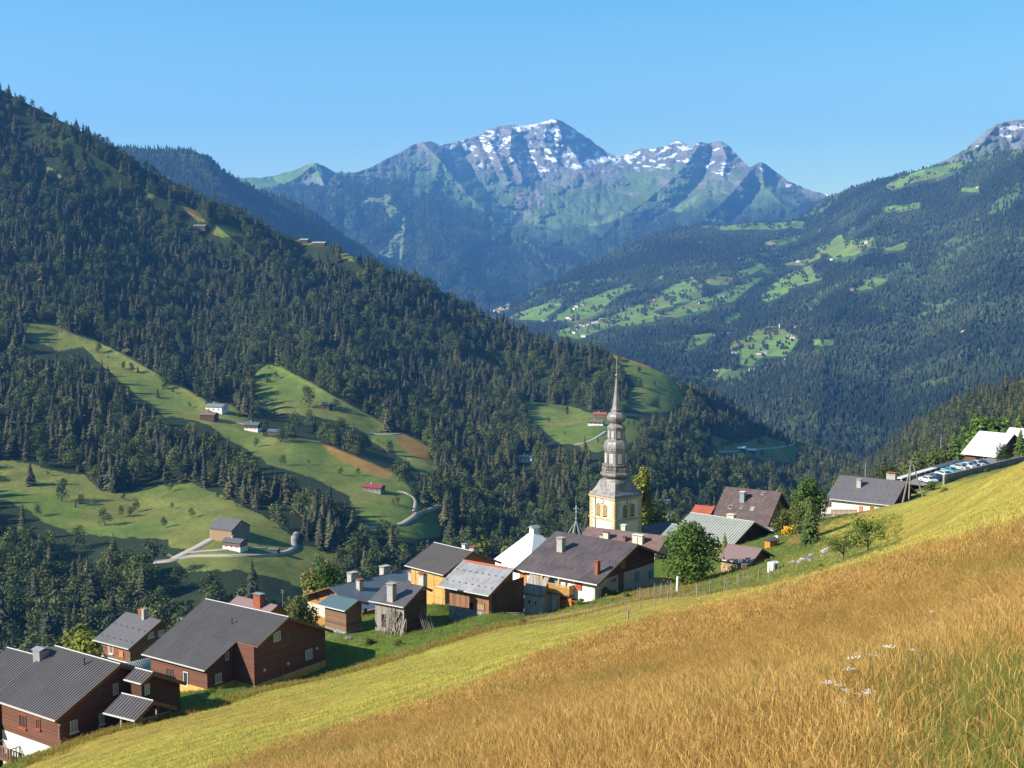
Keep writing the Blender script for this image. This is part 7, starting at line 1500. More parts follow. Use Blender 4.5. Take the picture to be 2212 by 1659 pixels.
def near_pts(n, umin, umax, rmin, rmax, pw, seed):
    r = np.random.default_rng(seed); a0, a1 = math.atan2(umin - UC, FPX * CP), math.atan2(umax - UC, FPX * CP); az_ = r.uniform(a0, a1, n); q = r.random(n); rr_ = (rmin ** pw + (rmax ** pw - rmin ** pw) * q) ** (1 / pw)
    x, y = np.sin(az_) * rr_, np.cos(az_) * rr_; z = gzs(x, y); u, v = to_uv(x, y, z); return x, y, z, u, v, rr_, r
x, y, z, u, v, r_, rg_ = near_pts(200000, -400, 3600, 2.2, 96, 1.0, 3)
ok = (v - 800 / r_ - np.interp(u, *zip(*GOLD_EDGE)) + (fbm(x / 3, y / 3, 3, 81) - .5) * 26 > rg_.uniform(-12, 14, len(u))) & (v < 6000)
gr_ = np.maximum(sm(.58, .66, fbm(x / 3.2, y / 3.2, 4, 76)) * .6, sm(1760, 2100, u + rg_.normal(0, 60, len(u))) * sm(1400, 1560, v + rg_.normal(0, 40, len(u))) * .97)
isg = rg_.random(len(x)) < gr_; olv = fbm(x / 1.7, y / 1.7, 3, 83) > .56
var_ = np.where(isg, 4 + rg_.integers(0, 2, len(x)), np.where(olv & (rg_.random(len(x)) < .6), 3, rg_.integers(0, 3, len(x)))); var_ = np.where((r_ > 34) & ~isg & (rg_.random(len(x)) < .75), 6 + rg_.integers(0, 2, len(x)), var_)
sc_ = rg_.uniform(.6, 1.25, len(x)) * (1 + sm(30, 80, r_) * .2); P5 = np.column_stack([x, y, z, sc_, var_])[ok]
gn_forest('dry_grass', P5, [bpy.data.objects.new('tuft', m_) for m_ in TG], 'tall golden dry grass with seed heads filling the foreground slope', None, tilt=.25)
TM = [tuft_mesh('short_tuft', 30 + i, 16, .08, .28, .007, ['mown_blade', 'mown_blade', 'gblade'] if i < 2 else ['straw', 'mown_blade'], .8) for i in range(3)]
x, y, z, u, v, r_, rg_ = near_pts(70000, -20, 2300, 38, 215, 1.3, 4)
ge_, st_ = np.interp(u, *zip(*GOLD_EDGE)), np.interp(u, *zip(*STRIP), right=1200)
ok = (v < ge_ + 8) & ((v > st_) | ((u > 1760) & (v > np.interp(u, [1760, 1900, 2212], [1180, 1110, 1000])))) & (r_ > 40)
gn_forest('mown_grass', np.column_stack([x, y, z, rg_.uniform(.7, 1.6, len(x)), rg_.integers(0, 3, len(x))])[ok], [bpy.data.objects.new('tuft', m_) for m_ in TM], 'short yellow green stubble of the mown meadow', None)
TL = [tuft_mesh('lush_tuft', 40 + i, 18, .30, .3, .012, ['gblade', 'gblade', 'oblade'], .6) for i in range(2)] + [tuft_mesh('weed_tuft', 45, 18, .42, .35, .010, ['oblade', 'oblade', 'straw', 'head'], .5, .2), tuft_mesh('weed_tuft', 46, 20, .38, .35, .012, ['gblade', 'oblade', 'oblade', 'straw'], .6)]
x, y, z, u, v, r_, rg_ = near_pts(60000, -20, 2240, 100, 260, 1.2, 5)
st_ = np.interp(u, *zip(*STRIP), right=1262); lush = (v < st_) & (v > st_ - 150) & (u < 1950); strip_ = (np.abs(v - st_ + 3) < 2.2) & (u < 1500); ok = (lush & (rg_.random(len(x)) < .55)) | strip_
gn_forest('village_grass', np.column_stack([x, y, z, rg_.uniform(.6, 1.3, len(x)), np.where(strip_, 2 + rg_.integers(0, 2, len(x)), rg_.integers(0, 2, len(x)))])[ok], [bpy.data.objects.new('tuft', m_) for m_ in TL], 'lush green grass round the houses and weeds along the meadow edge', None)
# extra weeds right on the strip
n_ = 9000; us_ = RNG.uniform(40, 1500, n_); vs_ = np.interp(us_, *zip(*STRIP)) + RNG.normal(-2, 1.6, n_); Dst = np.interp(us_, [60, 440, 860, 1120, 1400, 1560], [108, 123, 140, 151, 153, 150])
pp = []
for k in range(0, n_, 4):
    D0 = Dst[k]; a_ = math.atan2(us_[k] - UC, FPX * CP); D_ = D0 + (np.interp(us_[k], *zip(*STRIP)) - vs_[k]) * 1.1; x_, y_ = sin(a_) * D_, cos(a_) * D_; pp.append((x_, y_, 0, RNG.uniform(.6, 1.4), 2 + (k % 2)))
pp = np.array(pp); pp[:, 2] = gzs(pp[:, 0], pp[:, 1]); gn_forest('edge_weeds', pp, [bpy.data.objects.new('tuft', m_) for m_ in TL], 'dry weeds along the lower edge of the mown meadow', None)
# white yarrow, violet scabious and other flowers near the camera
M['petal_white'] = plain('white_petals', (.80, .80, .76), .05); M['petal_violet'] = plain('violet_petals', (.36, .24, .55), .1)
def flower_mesh(name, mat, seed, h=.55):
    r = random.Random(seed); mb = MB(); mb.tube([(0, 0, 0), (.02, 0, h * .5), (.03, .02, h)], .003, 4, 1)
    for i in range(16 if 'white' in mat else 7):
        a = r.uniform(0, 6.28); d = r.uniform(0, .045 if 'white' in mat else .018); x_, y_ = .03 + cos(a) * d, .02 + sin(a) * d; s_ = .010; z_ = h + r.uniform(-.004, .006); mb.add([(x_ - s_, y_, z_), (x_, y_ - s_, z_ + .003), (x_ + s_, y_, z_), (x_, y_ + s_, z_ + .003)], [(0, 1, 2, 3)], 0)
    me = bpy.data.meshes.new(name); me.from_pydata(mb.v, [], mb.f); me.materials.append(M[mat]); me.materials.append(M['oblade']); me.polygons.foreach_set('material_index', mb.m); me.update(); return me
FW = [flower_mesh('yarrow', 'petal_white', 1), flower_mesh('scabious', 'petal_violet', 2)]
z5_ = Z(2733, 2000, 2.0745)
fl = [(1600, 580, 0), (1410, 658, 0), (1490, 805, 0), (1465, 858, 0), (1985, 955, 0), (765, 1195, 0), (1170, 1255, 0), (880, 1345, 0), (790, 1410, 0), (820, 1395, 0), (760, 1430, 0), (770, 1590, 0), (750, 1630, 0), (800, 1615, 0), (635, 1600, 0), (610, 1610, 0), (900, 1612, 0), (1900, 345, 0), (1830, 342, 0), (2020, 350, 0), (2030, 75, 0), (1750, 610, 0), (2040, 620, 0), (915, 635, 0), (565, 805, 0), (45, 480, 0), (200, 1435, 0), (1690, 665, 0), (1655, 570, 0), (1150, 1265, 0), (740, 1205, 0),
      (1385, 430, 1), (1825, 738, 1), (1645, 905, 1), (1320, 975, 1), (885, 940, 1), (1210, 1385, 1), (360, 1390, 1), (340, 1445, 1), (412, 1495, 1), (460, 1410, 1), (1910, 835, 1), (1490, 925, 1)]
for i, (a, b, k) in enumerate(fl):
    g = ground_at(*z5_(a, b + 25), 3, 80); o = bpy.data.objects.new('yarrow_flower' if k == 0 else 'scabious_flower', FW[k]); link(o); o.location = g; o.rotation_euler = (random.uniform(-.15, .15), random.uniform(-.15, .15), random.uniform(0, 6)); sc = random.uniform(.85, 1.05); o.scale = (sc, sc, sc)
    tag(o, ('flat white flower head above the dry grass in the foreground' if k == 0 else 'small violet flower in the dry foreground grass'), 'flower', 'white flowers in the dry grass' if k == 0 else 'violet flowers in the dry grass')
# ------------------------------------------------------------------ fences
def fence(name, label, pxs, hgt=1.25, wires=3, zf=None, D0=(138, 300), post=.10, leanr=.08, mat='grey_wood', cat='fence'):
    g = [ground_at(*(zf(*p) if zf else p), *D0) for p in pxs]; o0 = g[0]; e_ = empty(name, o0, 0, label, cat); tops = []; me = None
    for q in g:
        hh = hgt * random.uniform(.85, 1.12); l = Vector((random.uniform(-leanr, leanr), random.uniform(-leanr, leanr), 1)).normalized() * hh; mb = MB(); b = q - o0; mb.tube([b - Vector((0, 0, .3)), b + l * .5, b + l], [post * .55, post * .5, post * .42], 6); mb.build('post', M[mat], e_); tops.append((b, l))
    mb = MB()
    for k in range(wires):
        f_ = .3 + .6 * k / max(1, wires - 1)
        for (b1, l1), (b2, l2) in zip(tops[:-1], tops[1:]): mb.bar(b1 + l1 * f_, b2 + l2 * f_, .008)
    if wires: mb.build('wire', M['zinc'], e_)
    return e_
zq = Z(2500, 1900, 2.765)
fence('wire_fence', 'wire fence on grey posts climbing between lawn and mown meadow, right part', [(115, 820), (243, 806), (415, 790), (535, 752), (630, 736), (730, 716), (835, 693), (890, 683), (925, 680)], 1.5, zf=zq)
fence('wire_fence', 'shorter row of grey posts on the lawn behind the long wire fence', [(112, 770), (245, 742), (387, 712), (515, 716)], 1.5, 2, zf=zq)
fence('wire_fence', 'long wire fence along the lower edge of the mown meadow below the farmhouse', [(350, 1197), (480, 1185), (565, 1178), (680, 1168), (800, 1155), (925, 1117), (1050, 1100), (1180, 1075), (1330, 1050), (1480, 1028), (1625, 1010), (1755, 990), (1910, 978), (2050, 952)], 1.3, zf=z4)
fence('garden_fence', 'wire mesh garden fence of many thin posts beside the farmhouse gable', [(1440, 928), (1480, 920), (1560, 924), (1672, 920), (1797, 905), (1785, 850), (1740, 868), (1690, 885), (1615, 898)], 1.6, 6, zf=z4)
fence('wire_fence', 'low wire fence in the barn yard behind the stepped gable chalet', [(480, 1195), (560, 1200), (640, 1205), (720, 1215), (800, 1225), (870, 1235), (925, 1245)], .9, 5, zf=z2, post=.06)
mbf = fence('picket_fence', 'brown picket fence below the farmhouse balcony', [(520, 1040), (590, 1035), (660, 1022), (720, 1010), (785, 995)], 1.2, 0, zf=z4, mat='orange_wood')
def pickets(e_, name, mat, zf, a, b, D0, h=1.15, step=.16, w_=.09):
    p = ground_at(*zf(*a), *D0); q = ground_at(*zf(*b), *D0); o = Vector(e_.location); L_ = (q - p).length; n = int(L_ / step); mb = MB()
    for i in range(n): c_ = p.lerp(q, i / n) - o; c_.z = gz(c_.x + o.x, c_.y + o.y) - o.z; d = (q - p).normalized(); mb.bar(c_, c_ + Vector((0, 0, h)), w_, .03, up=(d.y, -d.x, 0))
    mb.bar(p - o + Vector((0, 0, h * .75)), q - o + Vector((0, 0, h * .75)), .05); mb.bar(p - o + Vector((0, 0, h * .3)), q - o + Vector((0, 0, h * .3)), .05); mb.build(name, M[mat], e_)
pickets(mbf, 'pickets', 'orange_wood', z4, (515, 1040), (785, 995), (90, 200))
g0 = ground_at(*z3(930, 1095), 120, 200); e_ = empty('rail_fence', g0, 0, 'broken pale rail fence in front of the silver roofed barn', 'fence'); g1 = ground_at(*z3(1400, 1090), 120, 200); mb = MB(); d = g1 - g0
for k, hh in enumerate((.25, .6, .9)): mb.bar((0, 0, hh + .1 * k), (d * .32).to_tuple() if False else d * .33 + Vector((0, 0, hh - .1)), .12, .05)
mb.bar(d * .3 + Vector((0, 0, .5)), d + Vector((0, 0, .35)), .12, .05); mb.bar(d * .3 + Vector((0, 0, .25)), d * .9 + Vector((0, 0, .15)), .1, .05); mb.build('rails', M['grey_wood'], e_); mb = MB()
for f_ in (0, .15, .33, .5, .75, 1): q = d * f_; mb.bar((q.x, q.y, -.4), (q.x + .05, q.y, 1.0), .12)
mb.build('posts', M['grey_wood'], e_)
g0 = ground_at(*z7(345, 1008), 180, 260)
e_ = empty('picket_fence', g0, 0, 'picket fence on the terrace of the white lilac roofed house', 'fence'); hz_ = RH.hit('S', z7(455, 985), 2.5); p_ = RH.hit('S', z7(350, 985), 2.5); q_ = RH.hit('S', z7(590, 985), 2.5)
Wp, Wq = [RH.A + RH.a * t.x + RH.b * t.y + Vector((0, 0, t.z - .5)) for t in (p_, q_)]; mb = MB(); n = 20
for i in range(n + 1): c_ = Wp.lerp(Wq, i / n) - g0; mb.bar(c_, c_ + Vector((0, 0, 1.25)), .16, .05, up=(RH.b.x, RH.b.y, 0))
mb.bar(Wp - g0 + Vector((0, 0, .25)), Wq - g0 + Vector((0, 0, .25)), .1); mb.bar(Wp - g0 + Vector((0, 0, .95)), Wq - g0 + Vector((0, 0, .95)), .1); mb.build('pickets', M['wood'], e_)
def single_post(zf, px, h_, w_, mat, name, label, cat, D0=(120, 260)):
    g = ground_at(*zf(*px), *D0); mb = MB(); mb.tube([(0, 0, -.3), (.02, 0, h_ * .5), (.05, .02, h_)], [w_ * .55, w_ * .5, w_ * .5], 8); o = mb.build(name, M[mat], None, loc=g); tag(o, label, cat); return o
single_post(z4, (1350, 1146), 1.1, .22, 'grey_wood', 'fence_post', 'lone leaning post in the middle of the mown meadow', 'post')
single_post(z4, (1850, 862), 2.1, .36, 'white', 'white_pillar', 'white pillar at the end of the garden fence, left of the leafy tree', 'pillar')
g = ground_at(*zq(880, 640), 145, 200); e_ = empty('utility_box', g, radians(35), 'white concrete box with dark opening by the wire fence on the lawn', 'box'); mb = MB(); mb.box(-.5, -.45, -.3, .5, .45, 1.0); mb.prism([(-.5, 1.0), (0, 1.1), (.5, 1.0)], -.55, .55); mb.build('case', M['white'], e_); mb = MB(); mb.box(-.25, -.48, .3, .2, -.452, .8); mb.build('door', M['wood'], e_)
g = ground_at(*zq(585, 668), 145, 200); e_ = empty('post_box', g, 0, 'small dark box on a thin post above the wire fence', 'post box'); mb = MB(); mb.tube([(0, 0, -.2), (0, 0, 1.5)], .04, 6); mb.build('post', M['grey_wood'], e_); mb = MB(); mb.box(-.3, -.22, 1.4, .3, .22, 1.85); mb.prism([(-.26, 1.85), (0, 1.95), (.26, 1.85)], -.33, .33); mb.build('box', M['grey_brown_board'], e_)
# tripod pole frame
gA = ground_at(*z7(1032, 890), 150, 300); gB = ground_at(*z7(1240, 828), 150, 300); gC = ground_at(*z7(1095, 868), 150, 300); e_ = empty('pole_frame', gA, 0, 'tall frame of leaning wooden poles beside the lilac roofed house', 'pole')
rA = hypot(gC.x, gC.y); dx_, dy_, dz_ = ray(*z7(1122, 488)); T_ = Vector((dx_, dy_, dz_)) * (rA / hypot(dx_, dy_)); dx_, dy_, dz_ = ray(*z7(1134, 492)); T2 = Vector((dx_, dy_, dz_)) * (rA / hypot(dx_, dy_))
for q, tq in ((gA, T_), (gC, T_ + Vector((0, .2, 0))), (gB, T2)): mb = MB(); mb.tube([q - gA - Vector((0, 0, .4)), tq - gA], [.17, .11], 8); mb.build('pole', M['grey_wood'], e_)
mb = MB(); mb.bar(T_ - gA + Vector((-.5, 0, .05)), T2 - gA + Vector((.8, 0, .05)), .12); mb.tube([T_ - gA + Vector((-.4, 0, .1)), T_ - gA + Vector((-.4, 0, .35))], .07, 6); mb.tube([T2 - gA + Vector((.6, 0, .1)), T2 - gA + Vector((.6, 0, .35))], .07, 6); mb.build('crossbar', M['grey_wood'], e_)
# stones
def rock(name, px, zf, sizes, label, cat='stones', mat='stone', D0=(140, 260)):
    g = ground_at(*zf(*px), *D0); rr2 = random.Random(len(label)); mb = MB()
    for (dx, dy, s_) in sizes:
        n = 7; V = []
        for j in range(4):
            for k in range(n): a = 2 * pi * k / n; q = s_ * sin(pi * (j + .7) / 4.6) * rr2.uniform(.8, 1.25); V.append((dx + cos(a) * q * 1.2, dy + sin(a) * q, s_ * .55 * (1 - cos(pi * (j + .7) / 4.6)) - s_ * .35 + (gz(g.x + dx, g.y + dy) - g.z)))
        F = [(j * n + k, j * n + (k + 1) % n, (j + 1) * n + (k + 1) % n, (j + 1) * n + k) for j in range(3) for k in range(n)] + [tuple(range(n))[::-1], tuple(3 * n + k for k in range(n))]; mb.add(V, F)
    o = mb.build(name, M[mat], None, loc=g); tag(o, label, cat); return o
M['pale_stone'] = stone('pale_rock', (.33, .30, .27), 1.2)
rock('stone_pile', (2080, 1210), z6, [(random.uniform(-2.2, 2.2), random.uniform(-1.0, 1.2), random.uniform(.25, .55)) for _ in range(18)], 'pale heap of stones and planks on the lawn below the fir tree', 'stone pile', 'pale_stone')
rock('boulder', (748, 1185), z2, [(0, 0, .45)], 'grey and white boulder at the barn yard fence', 'boulder', 'pale_stone')
rock('boulder', (2060, 1390), z6, [(0, 0, .4), (1.2, .3, .3)], 'small white stones in the lawn below the stone heap', 'stones', 'pale_stone')
# flower patch, garden table hut and gardener
bushm = leafy_mesh('blossoms', 201, n=260, size=.09, lobes=5, wid=.7, low=.0, mat=M['petal_yellow'] if 'petal_yellow' in M else plain('yellow_petals', (.80, .42, .02), .1)); g = ground_at(*z6(1740, 930), 150, 260)
o = empty('flower_bush', g, 0, 'bright yellow flowering bush at the top of the lawn', 'flower bush'); o.scale = (2.1, 1.8, 1.7); link(bpy.data.objects.new('blossoms', bushm), o)
bushm = leafy_mesh('blossoms', 202, n=260, size=.09, lobes=5, wid=.6, low=.0, mat=plain('pink_petals', (.62, .28, .17), .15)); g = ground_at(*z6(1735, 885), 150, 270); o = empty('flower_bush', g, 0, 'pinkish flowering bush above the yellow one', 'flower bush'); o.scale = (2.2, 1.8, 2.4); link(bpy.data.objects.new('blossoms', bushm), o)
g = ground_at(*z6(1510, 1085), 165, 240); e_ = empty('garden_hut', g, radians(33), 'tiny orange brown hut with dark lid beside the bending person', 'hut'); mb = MB(); mb.box(-.75, -.6, -.3, .75, .6, 1.2); mb.build('wall', M['orange_wood'], e_); mb = MB(); mb.prism([(-.9, 1.2), (0, 1.5), (.9, 1.2), (0, 1.35)], -1.05, 1.05); mb.box(-1.05, -.9, 1.12, 1.05, .9, 1.2); mb.build('roof', M['dark_metal'], e_)
# gardener bending over: body, shirt and shorts follow the same skeleton
def skin_body(name, pts, edges, radii, mat, parent, loc):
    me = bpy.data.meshes.new(name); me.from_pydata(pts, edges, []); o = bpy.data.objects.new(name, me); COL.objects.link(o); bpy.context.view_layer.objects.active = o
    m_ = o.modifiers.new('s', 'SKIN'); sub = o.modifiers.new('b', 'SUBSURF'); sub.levels = 2; sub.render_levels = 2
    for v_, r_2 in zip(me.skin_vertices[0].data, radii): v_.radius = (r_2, r_2) if not isinstance(r_2, tuple) else r_2
    me.skin_vertices[0].data[0].use_root = True
    dg = bpy.context.evaluated_depsgraph_get(); m2 = bpy.data.meshes.new_from_object(o.evaluated_get(dg)); bpy.data.objects.remove(o); m2.materials.clear(); m2.materials.append(mat); m2.polygons.foreach_set('use_smooth', [True] * len(m2.polygons)); q = bpy.data.objects.new(name, m2); link(q, parent); return q
M['skin'] = plain('skin', (.46, .26, .17), .08); M['shirt'] = plain('white_shirt', (.80, .80, .80), .05); M['shorts'] = plain('brown_shorts', (.22, .15, .10), .1); M['hair'] = plain('hair', (.06, .04, .03), .2)
g = ground_at(*z6(1605, 1045), 165, 240); e_ = empty('person', g, radians(200), 'person in white shirt and shorts bending over the flower bed on the lawn', 'person')
P_ = [(0, 0, .95), (0, -.12, 1.12), (0, -.36, 1.26), (0, -.48, 1.27), (0, -.60, 1.24), (0, -.68, 1.22), (-.19, -.40, 1.24), (-.24, -.46, .98), (-.20, -.56, .76), (-.19, -.60, .68), (.19, -.40, 1.24), (.24, -.46, .98), (.20, -.56, .76), (.19, -.60, .68), (-.11, .02, .88), (-.13, -.02, .50), (-.13, .05, .10), (-.13, -.10, .04), (.11, .02, .88), (.14, .04, .50), (.15, .12, .10), (.15, -.03, .04)]
E_ = [(0, 1), (1, 2), (2, 3), (3, 4), (4, 5), (2, 6), (6, 7), (7, 8), (8, 9), (2, 10), (10, 11), (11, 12), (12, 13), (0, 14), (14, 15), (15, 16), (16, 17), (0, 18), (18, 19), (19, 20), (20, 21)]
R_2 = [.14, .13, .14, .055, .10, .085, .065, .045, .034, .045, .065, .045, .034, .045, .095, .06, .042, .04, .095, .06, .042, .04]
skin_body('body', P_, E_, R_2, M['skin'], e_, g)
skin_body('shirt', [(0, .0, .98), (0, -.12, 1.12), (0, -.36, 1.26), (0, -.43, 1.27), (-.19, -.40, 1.24), (-.225, -.44, 1.06), (.19, -.40, 1.24), (.225, -.44, 1.06)], [(0, 1), (1, 2), (2, 3), (2, 4), (4, 5), (2, 6), (6, 7)], [.165, .16, .165, .08, .085, .07, .085, .07], M['shirt'], e_, g)
skin_body('shorts', [(0, .01, .97), (-.11, .02, .88), (-.13, -.01, .56), (.11, .02, .88), (.14, .04, .56)], [(0, 1), (1, 2), (0, 3), (3, 4)], [.16, .115, .095, .115, .095], M['shorts'], e_, g)
mb = MB(); mb.tube([(0, -.56, 1.31), (0, -.60, 1.33), (0, -.66, 1.32), (0, -.71, 1.26)], [.06, .105, .10, .05], 10); mb.build('hair', M['hair'], e_, True)
# ------------------------------------------------------------------ car park, wall and gallery at the right
ptsW = [(2040, 1040, 259), (2053, 1037, 262), (2090, 1028, 268), (2130, 1018, 276), (2173, 1007, 287), (2212, 998, 296), (2260, 986, 306), (2330, 970, 322)]; e_ = None; mb = MB()
W3 = [PV(*q) for q in ptsW]; e_ = empty('retaining_wall', W3[1], 0, 'long grey stone retaining wall along the top edge of the mown field', 'wall'); o0 = W3[1]
for a, b in zip(W3[:-1], W3[1:]):
    ha, hb = 1.3, 1.3; d = (b - a).normalized(); nrm = Vector((-d.y, d.x, 0)) * .35; az_, bz_ = Vector((0, 0, ha)), Vector((0, 0, hb)); dn = Vector((0, 0, -2.2)); a_, b_ = a - o0, b - o0
    mb.add([a_ + dn, b_ + dn, b_ + bz_, a_ + az_, a_ + nrm + dn, b_ + nrm + dn, b_ + nrm + bz_, a_ + nrm + az_], [(0, 1, 2, 3), (7, 6, 5, 4), (3, 2, 6, 7), (0, 3, 7, 4), (1, 5, 6, 2)])
mb.build('masonry', M['stone_grey'] if 'stone_grey' in M else stone('grey_wall_stone', (.36, .33, .29), 1.6, .25), e_)
rp_ = [(1972, 1056, 264), (2005, 1042, 273), (2053, 1023, 286), (2088, 1014, 294), (2118, 1008, 302), (2150, 1003, 310)]
cl_ = [PV(*q) for q in rp_]; V = []; 
for i, c_ in enumerate(cl_):
    d = (cl_[min(i + 1, len(cl_) - 1)] - cl_[max(i - 1, 0)]); d.z = 0; d.normalize(); s_ = Vector((d.y, -d.x, 0)); z_ = [max(gz(*(c_ + s_ * k)[:2]) for k in (-3, 0, 3))]; c_.z = max(c_.z, z_[0]) + .12
    V += [c_ - s_ * 1.8, c_ + s_ * 3.6, c_ - s_ * 2.0 - Vector((0, 0, 3)), c_ + s_ * 3.9 - Vector((0, 0, 3))]
n = len(cl_); F = [(4 * i, 4 * i + 4, 4 * i + 5, 4 * i + 1) for i in range(n - 1)] + [(4 * i + 2, 4 * i + 6, 4 * i + 4, 4 * i) for i in range(n - 1)] + [(4 * i + 1, 4 * i + 5, 4 * i + 7, 4 * i + 3) for i in range(n - 1)]
me = bpy.data.meshes.new('car_park'); me.from_pydata([tuple(v_) for v_ in V], [], F); me.materials.append(M['asphalt']); o = obj('car_park', me); tag(o, kind='structure')
def on_park(u, v):
    best = None; d = Vector(ray(u, v)); 
    for i in range(n - 1):
        a, b, c_ = V[4 * i], V[4 * i + 4], V[4 * i + 1]; nn = (b - a).cross(c_ - a).normalized(); t = nn.dot(a) / nn.dot(d); p = d * t
        if t > 0:
            q = (p - a).dot((b - a).normalized()) / (b - a).length
            if -.05 <= q <= 1.05: best = p; break
    return best if best is not None else PV(u, v, 285)
def car_body():
    prof = [(-2.1, .30), (-2.15, .62), (-2.0, .86), (-1.35, .95), (-.75, 1.38), (.45, 1.44), (1.25, 1.05), (1.95, .90), (2.12, .62), (2.1, .30)]; mb = MB(); n_ = len(prof); V = []
    for y_, k in ((-.86, 1), (-.80, 1.0), (.80, 1.0), (.86, 1)):
        for x_, z_ in prof: inn = .86 if abs(y_) > .82 else 1; V.append((x_ * (1 if abs(y_) < .82 else .985), y_ * (1 if z_ < 1.0 else .80), z_ * (1 if abs(y_) < .82 else (.97 if z_ > .5 else 1))))
    F = [(r * n_ + i, r * n_ + (i + 1) % n_, (r + 1) * n_ + (i + 1) % n_, (r + 1) * n_ + i) for r in range(3) for i in range(n_)] + [tuple(range(n_)), tuple(reversed(range(3 * n_, 4 * n_)))]; mb.add(V, F); return mb
def carpaint(name, c): t = NT(name); t.col(c); t.sets(Roughness=.25, Specular_IOR_Level=.6, Metallic=.1); return t.m
CARC = {'white': carpaint('white_car_paint', (.75, .75, .76)), 'silver': carpaint('silver_car_paint', (.42, .43, .45)), 'dark blue': carpaint('dark_blue_car_paint', (.02, .03, .07)), 'teal': carpaint('teal_car_paint', (.12, .38, .42)), 'black': carpaint('black_car_paint', (.015, .015, .017)), 'grey': carpaint('grey_car_paint', (.16, .16, .17))}
def car(u, v, colr, yaw, label):
    p = on_park(u, v); e_ = empty('parked_car', p, yaw, label, 'car', 'cars parked above the retaining wall'); b = car_body().build('body', CARC[colr], e_)
    mb = MB(); mb.add([(-1.28, -.72, .99), (-.76, -.66, 1.36), (-.76, .66, 1.36), (-1.28, .72, .99)], [(0, 1, 2, 3)]); mb.v = [(x_ - .03, y_, z_ + .03) for x_, y_, z_ in mb.v]; mb.build('rear_window', M['glass'], b)
    mb = MB(); mb.add([(1.18, -.72, 1.09), (.48, -.66, 1.42), (.48, .66, 1.42), (1.18, .72, 1.09)], [(0, 1, 2, 3)]); mb.v = [(x_ + .03, y_, z_ + .03) for x_, y_, z_ in mb.v]; mb.build('windscreen', M['glass'], b)
    for sg in (-1, 1): mb = MB(); mb.add([(-1.1, sg * .84, .98), (-.72, sg * .71, 1.33), (.42, sg * .71, 1.38), (1.05, sg * .84, 1.02)], [(0, 1, 2, 3)]); mb.build('side_window', M['glass'], b)
    for xx in (-1.3, 1.3):
        for sg in (-1, 1): mb = MB(); mb.tube([(xx, sg * .70, .31), (xx, sg * .90, .31)], .31, 14); wv = mb.build('wheel', M['dark'], e_); mb = MB(); mb.tube([(xx, sg * .895, .31), (xx, sg * .915, .31)], .18, 10); mb.build('rim', M['zinc'], wv)
    return e_
roadyaw = atan2((cl_[5] - cl_[2]).y, (cl_[5] - cl_[2]).x)
for i, (a, b, cc, lb) in enumerate([((1205, 712)), ((1285, 690)), ((1365, 665)), ((1435, 635)), ((1490, 600)), ((1590, 580)), ((1625, 560)), ((1650, 548)), ((1690, 538)), ((1740, 535)), ((1790, 530))] and [
      (1200, 722, 'silver', 'silver parked car lowest in the row beside the pole frame'), (1285, 690, 'white', 'white parked car second in the row from the pole frame'), (1365, 668, 'dark blue', 'dark blue parked car between two white ones'), (1438, 636, 'white', 'white parked car just after the dark blue one'), (1495, 600, 'teal', 'small teal parked car at the start of the stone wall'),
      (1590, 566, 'silver', 'silver parked car at the middle of the row behind the wall'), (1655, 552, 'white', 'white parked car in front of the brick brown wall of the school'), (1620, 540, 'black', 'black parked car in the back row behind the wall'), (1700, 535, 'grey', 'grey parked car before the brown school wall'), (1745, 532, 'white', 'rightmost white parked car before the brown school wall'), (1790, 528, 'dark blue', 'rightmost dark parked car at the end of the row')]):
    car(*z7(a, b), cc, roadyaw + radians(62 if i < 5 else 75), lb)
gA, gB = PV(1946, 1034, 272) - Vector((0, 0, 2.2)), PV(2076, 996, 312) - Vector((0, 0, 2.2)); d = gB - gA; Ld = d.length; dh = Vector((d.x, d.y, 0)).normalized(); nb_2 = Vector((-dh.y, dh.x, 0)); e_ = empty('parking_gallery', gA, atan2(dh.y, dh.x), 'long dark red parking gallery with white beam behind the parked cars', 'gallery'); Lh = Vector((d.x, d.y, 0)).length; sl = d.z / Lh
M['dark_red'] = plain('dark_red_paint', (.20, .03, .025), .2)
S_ = lambda x_, y_, z_: (x_, y_, z_ + sl * x_)
def sbox(mb, x0, y0, z0, x1, y1, z1, mi=0): mb.add([S_(x0, y0, z0), S_(x1, y0, z0), S_(x1, y1, z0), S_(x0, y1, z0), S_(x0, y0, z1), S_(x1, y0, z1), S_(x1, y1, z1), S_(x0, y1, z1)], [(0, 3, 2, 1), (4, 5, 6, 7), (0, 1, 5, 4), (1, 2, 6, 5), (2, 3, 7, 6), (3, 0, 4, 7)], mi)
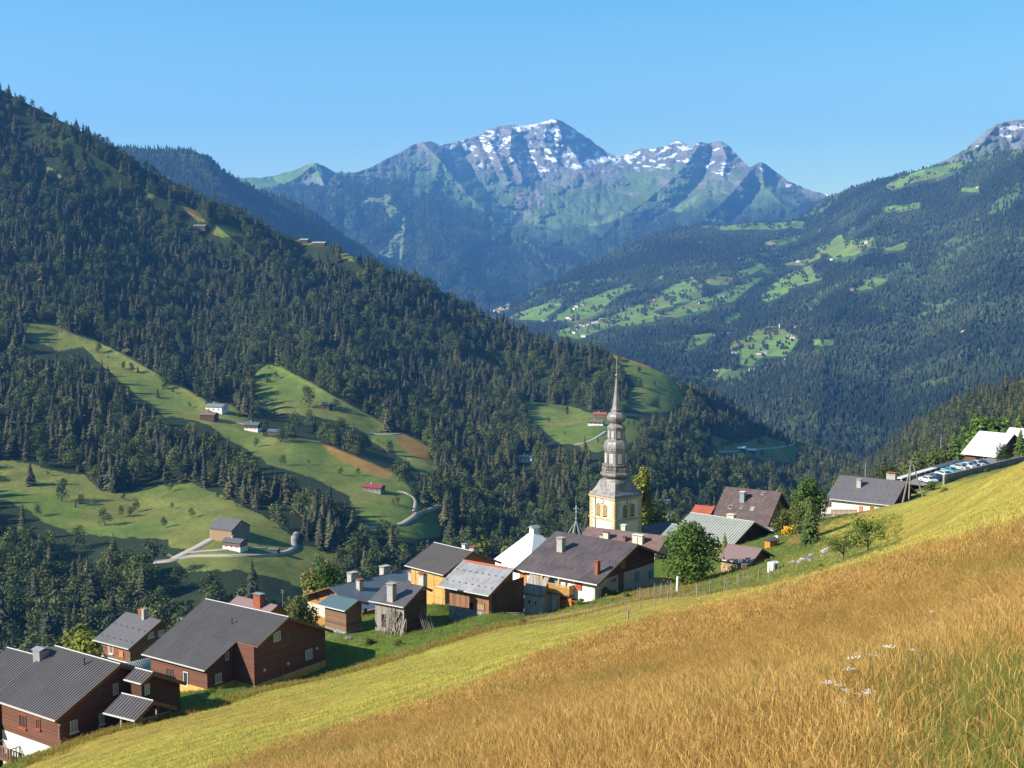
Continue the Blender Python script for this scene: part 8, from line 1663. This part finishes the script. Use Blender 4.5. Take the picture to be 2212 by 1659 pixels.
mb = MB(); sbox(mb, 0, 1.6, -3, Lh, 1.9, 2.2); sbox(mb, 0, 0, -3, Lh, 1.6, .25); mb.build('wall', M['dark_red'], e_); mb = MB(); sbox(mb, -.5, -.4, 2.2, Lh * .55, 1.0, 2.4); mb.build('roof', M['white'], e_); mb = MB(); sbox(mb, Lh * .55, -.4, 2.1, Lh + 1, 1.6, 2.3); mb.build('roof', M['dark_metal'], e_)
for i in range(7): x_ = Lh * .09 * i; mb = MB(); sbox(mb, x_, -.25, -2, x_ + .35, .1, 2.2); mb.build('post', M['white'], e_)
mb = MB(); sbox(mb, 0, -.1, 1.0, Lh, 0, 1.12); sbox(mb, 0, -.1, .55, Lh, 0, .67); mb.build('handrail', M['dark_red'], e_)
# distant pylons
for (u_, v_, D_, h_) in ((*z7(678, 640), 620, 62), (*z7(1410, 285), 760, 28)):
    q = PV(u_, v_, D_); hm = h_ / 1.688 / 2.6555 * D_ / FPX * 1.0 * 2.2; e_ = empty('pylon', (q.x, q.y, q.z), .4, 'grey lattice pylon ' + ('just left of the lilac roof ridge' if D_ == 620 else 'against the forest left of the white roofs'), 'pylon'); mb = MB(); w_ = hm * .07
    for i in (-1, 1):
        for j in (-1, 1): mb.bar((i * w_, j * w_, -25), (i * w_ * .25, j * w_ * .25, hm), .18)
    for k in range(6): z_ = hm * k / 6; f_ = 1 - .75 * k / 6; f2 = 1 - .75 * (k + 1) / 6; mb.bar((-w_ * f_, -w_ * f_, z_), (w_ * f2, -w_ * f2, z_ + hm / 6), .1); mb.bar((w_ * f_, -w_ * f_, z_), (-w_ * f2, -w_ * f2, z_ + hm / 6), .1)
    for z_ in (.7, .88): mb.bar((-hm * .16, 0, hm * z_), (hm * .16, 0, hm * z_), .16)
    mb.build('lattice', M['zinc'], e_)
# ------------------------------------------------------------------ the air
HZ = 6.5e-5
mb = MB(); mb.box(-16000, -6000, -530, 16000, 21000, 2600)
hm = bpy.data.materials.new('haze_air'); hm.use_nodes = True; ht = hm.node_tree; ht.nodes.clear()
ho = ht.nodes.new('ShaderNodeOutputMaterial'); hv = ht.nodes.new('ShaderNodeVolumePrincipled')
hv.inputs['Color'].default_value = (.14, .40, 1.0, 1); hv.inputs['Density'].default_value = HZ; hv.inputs['Anisotropy'].default_value = 0.1
ht.links.new(hv.outputs[0], ho.inputs['Volume'])
hz = mb.build('haze', hm); tag(hz, kind='stuff')
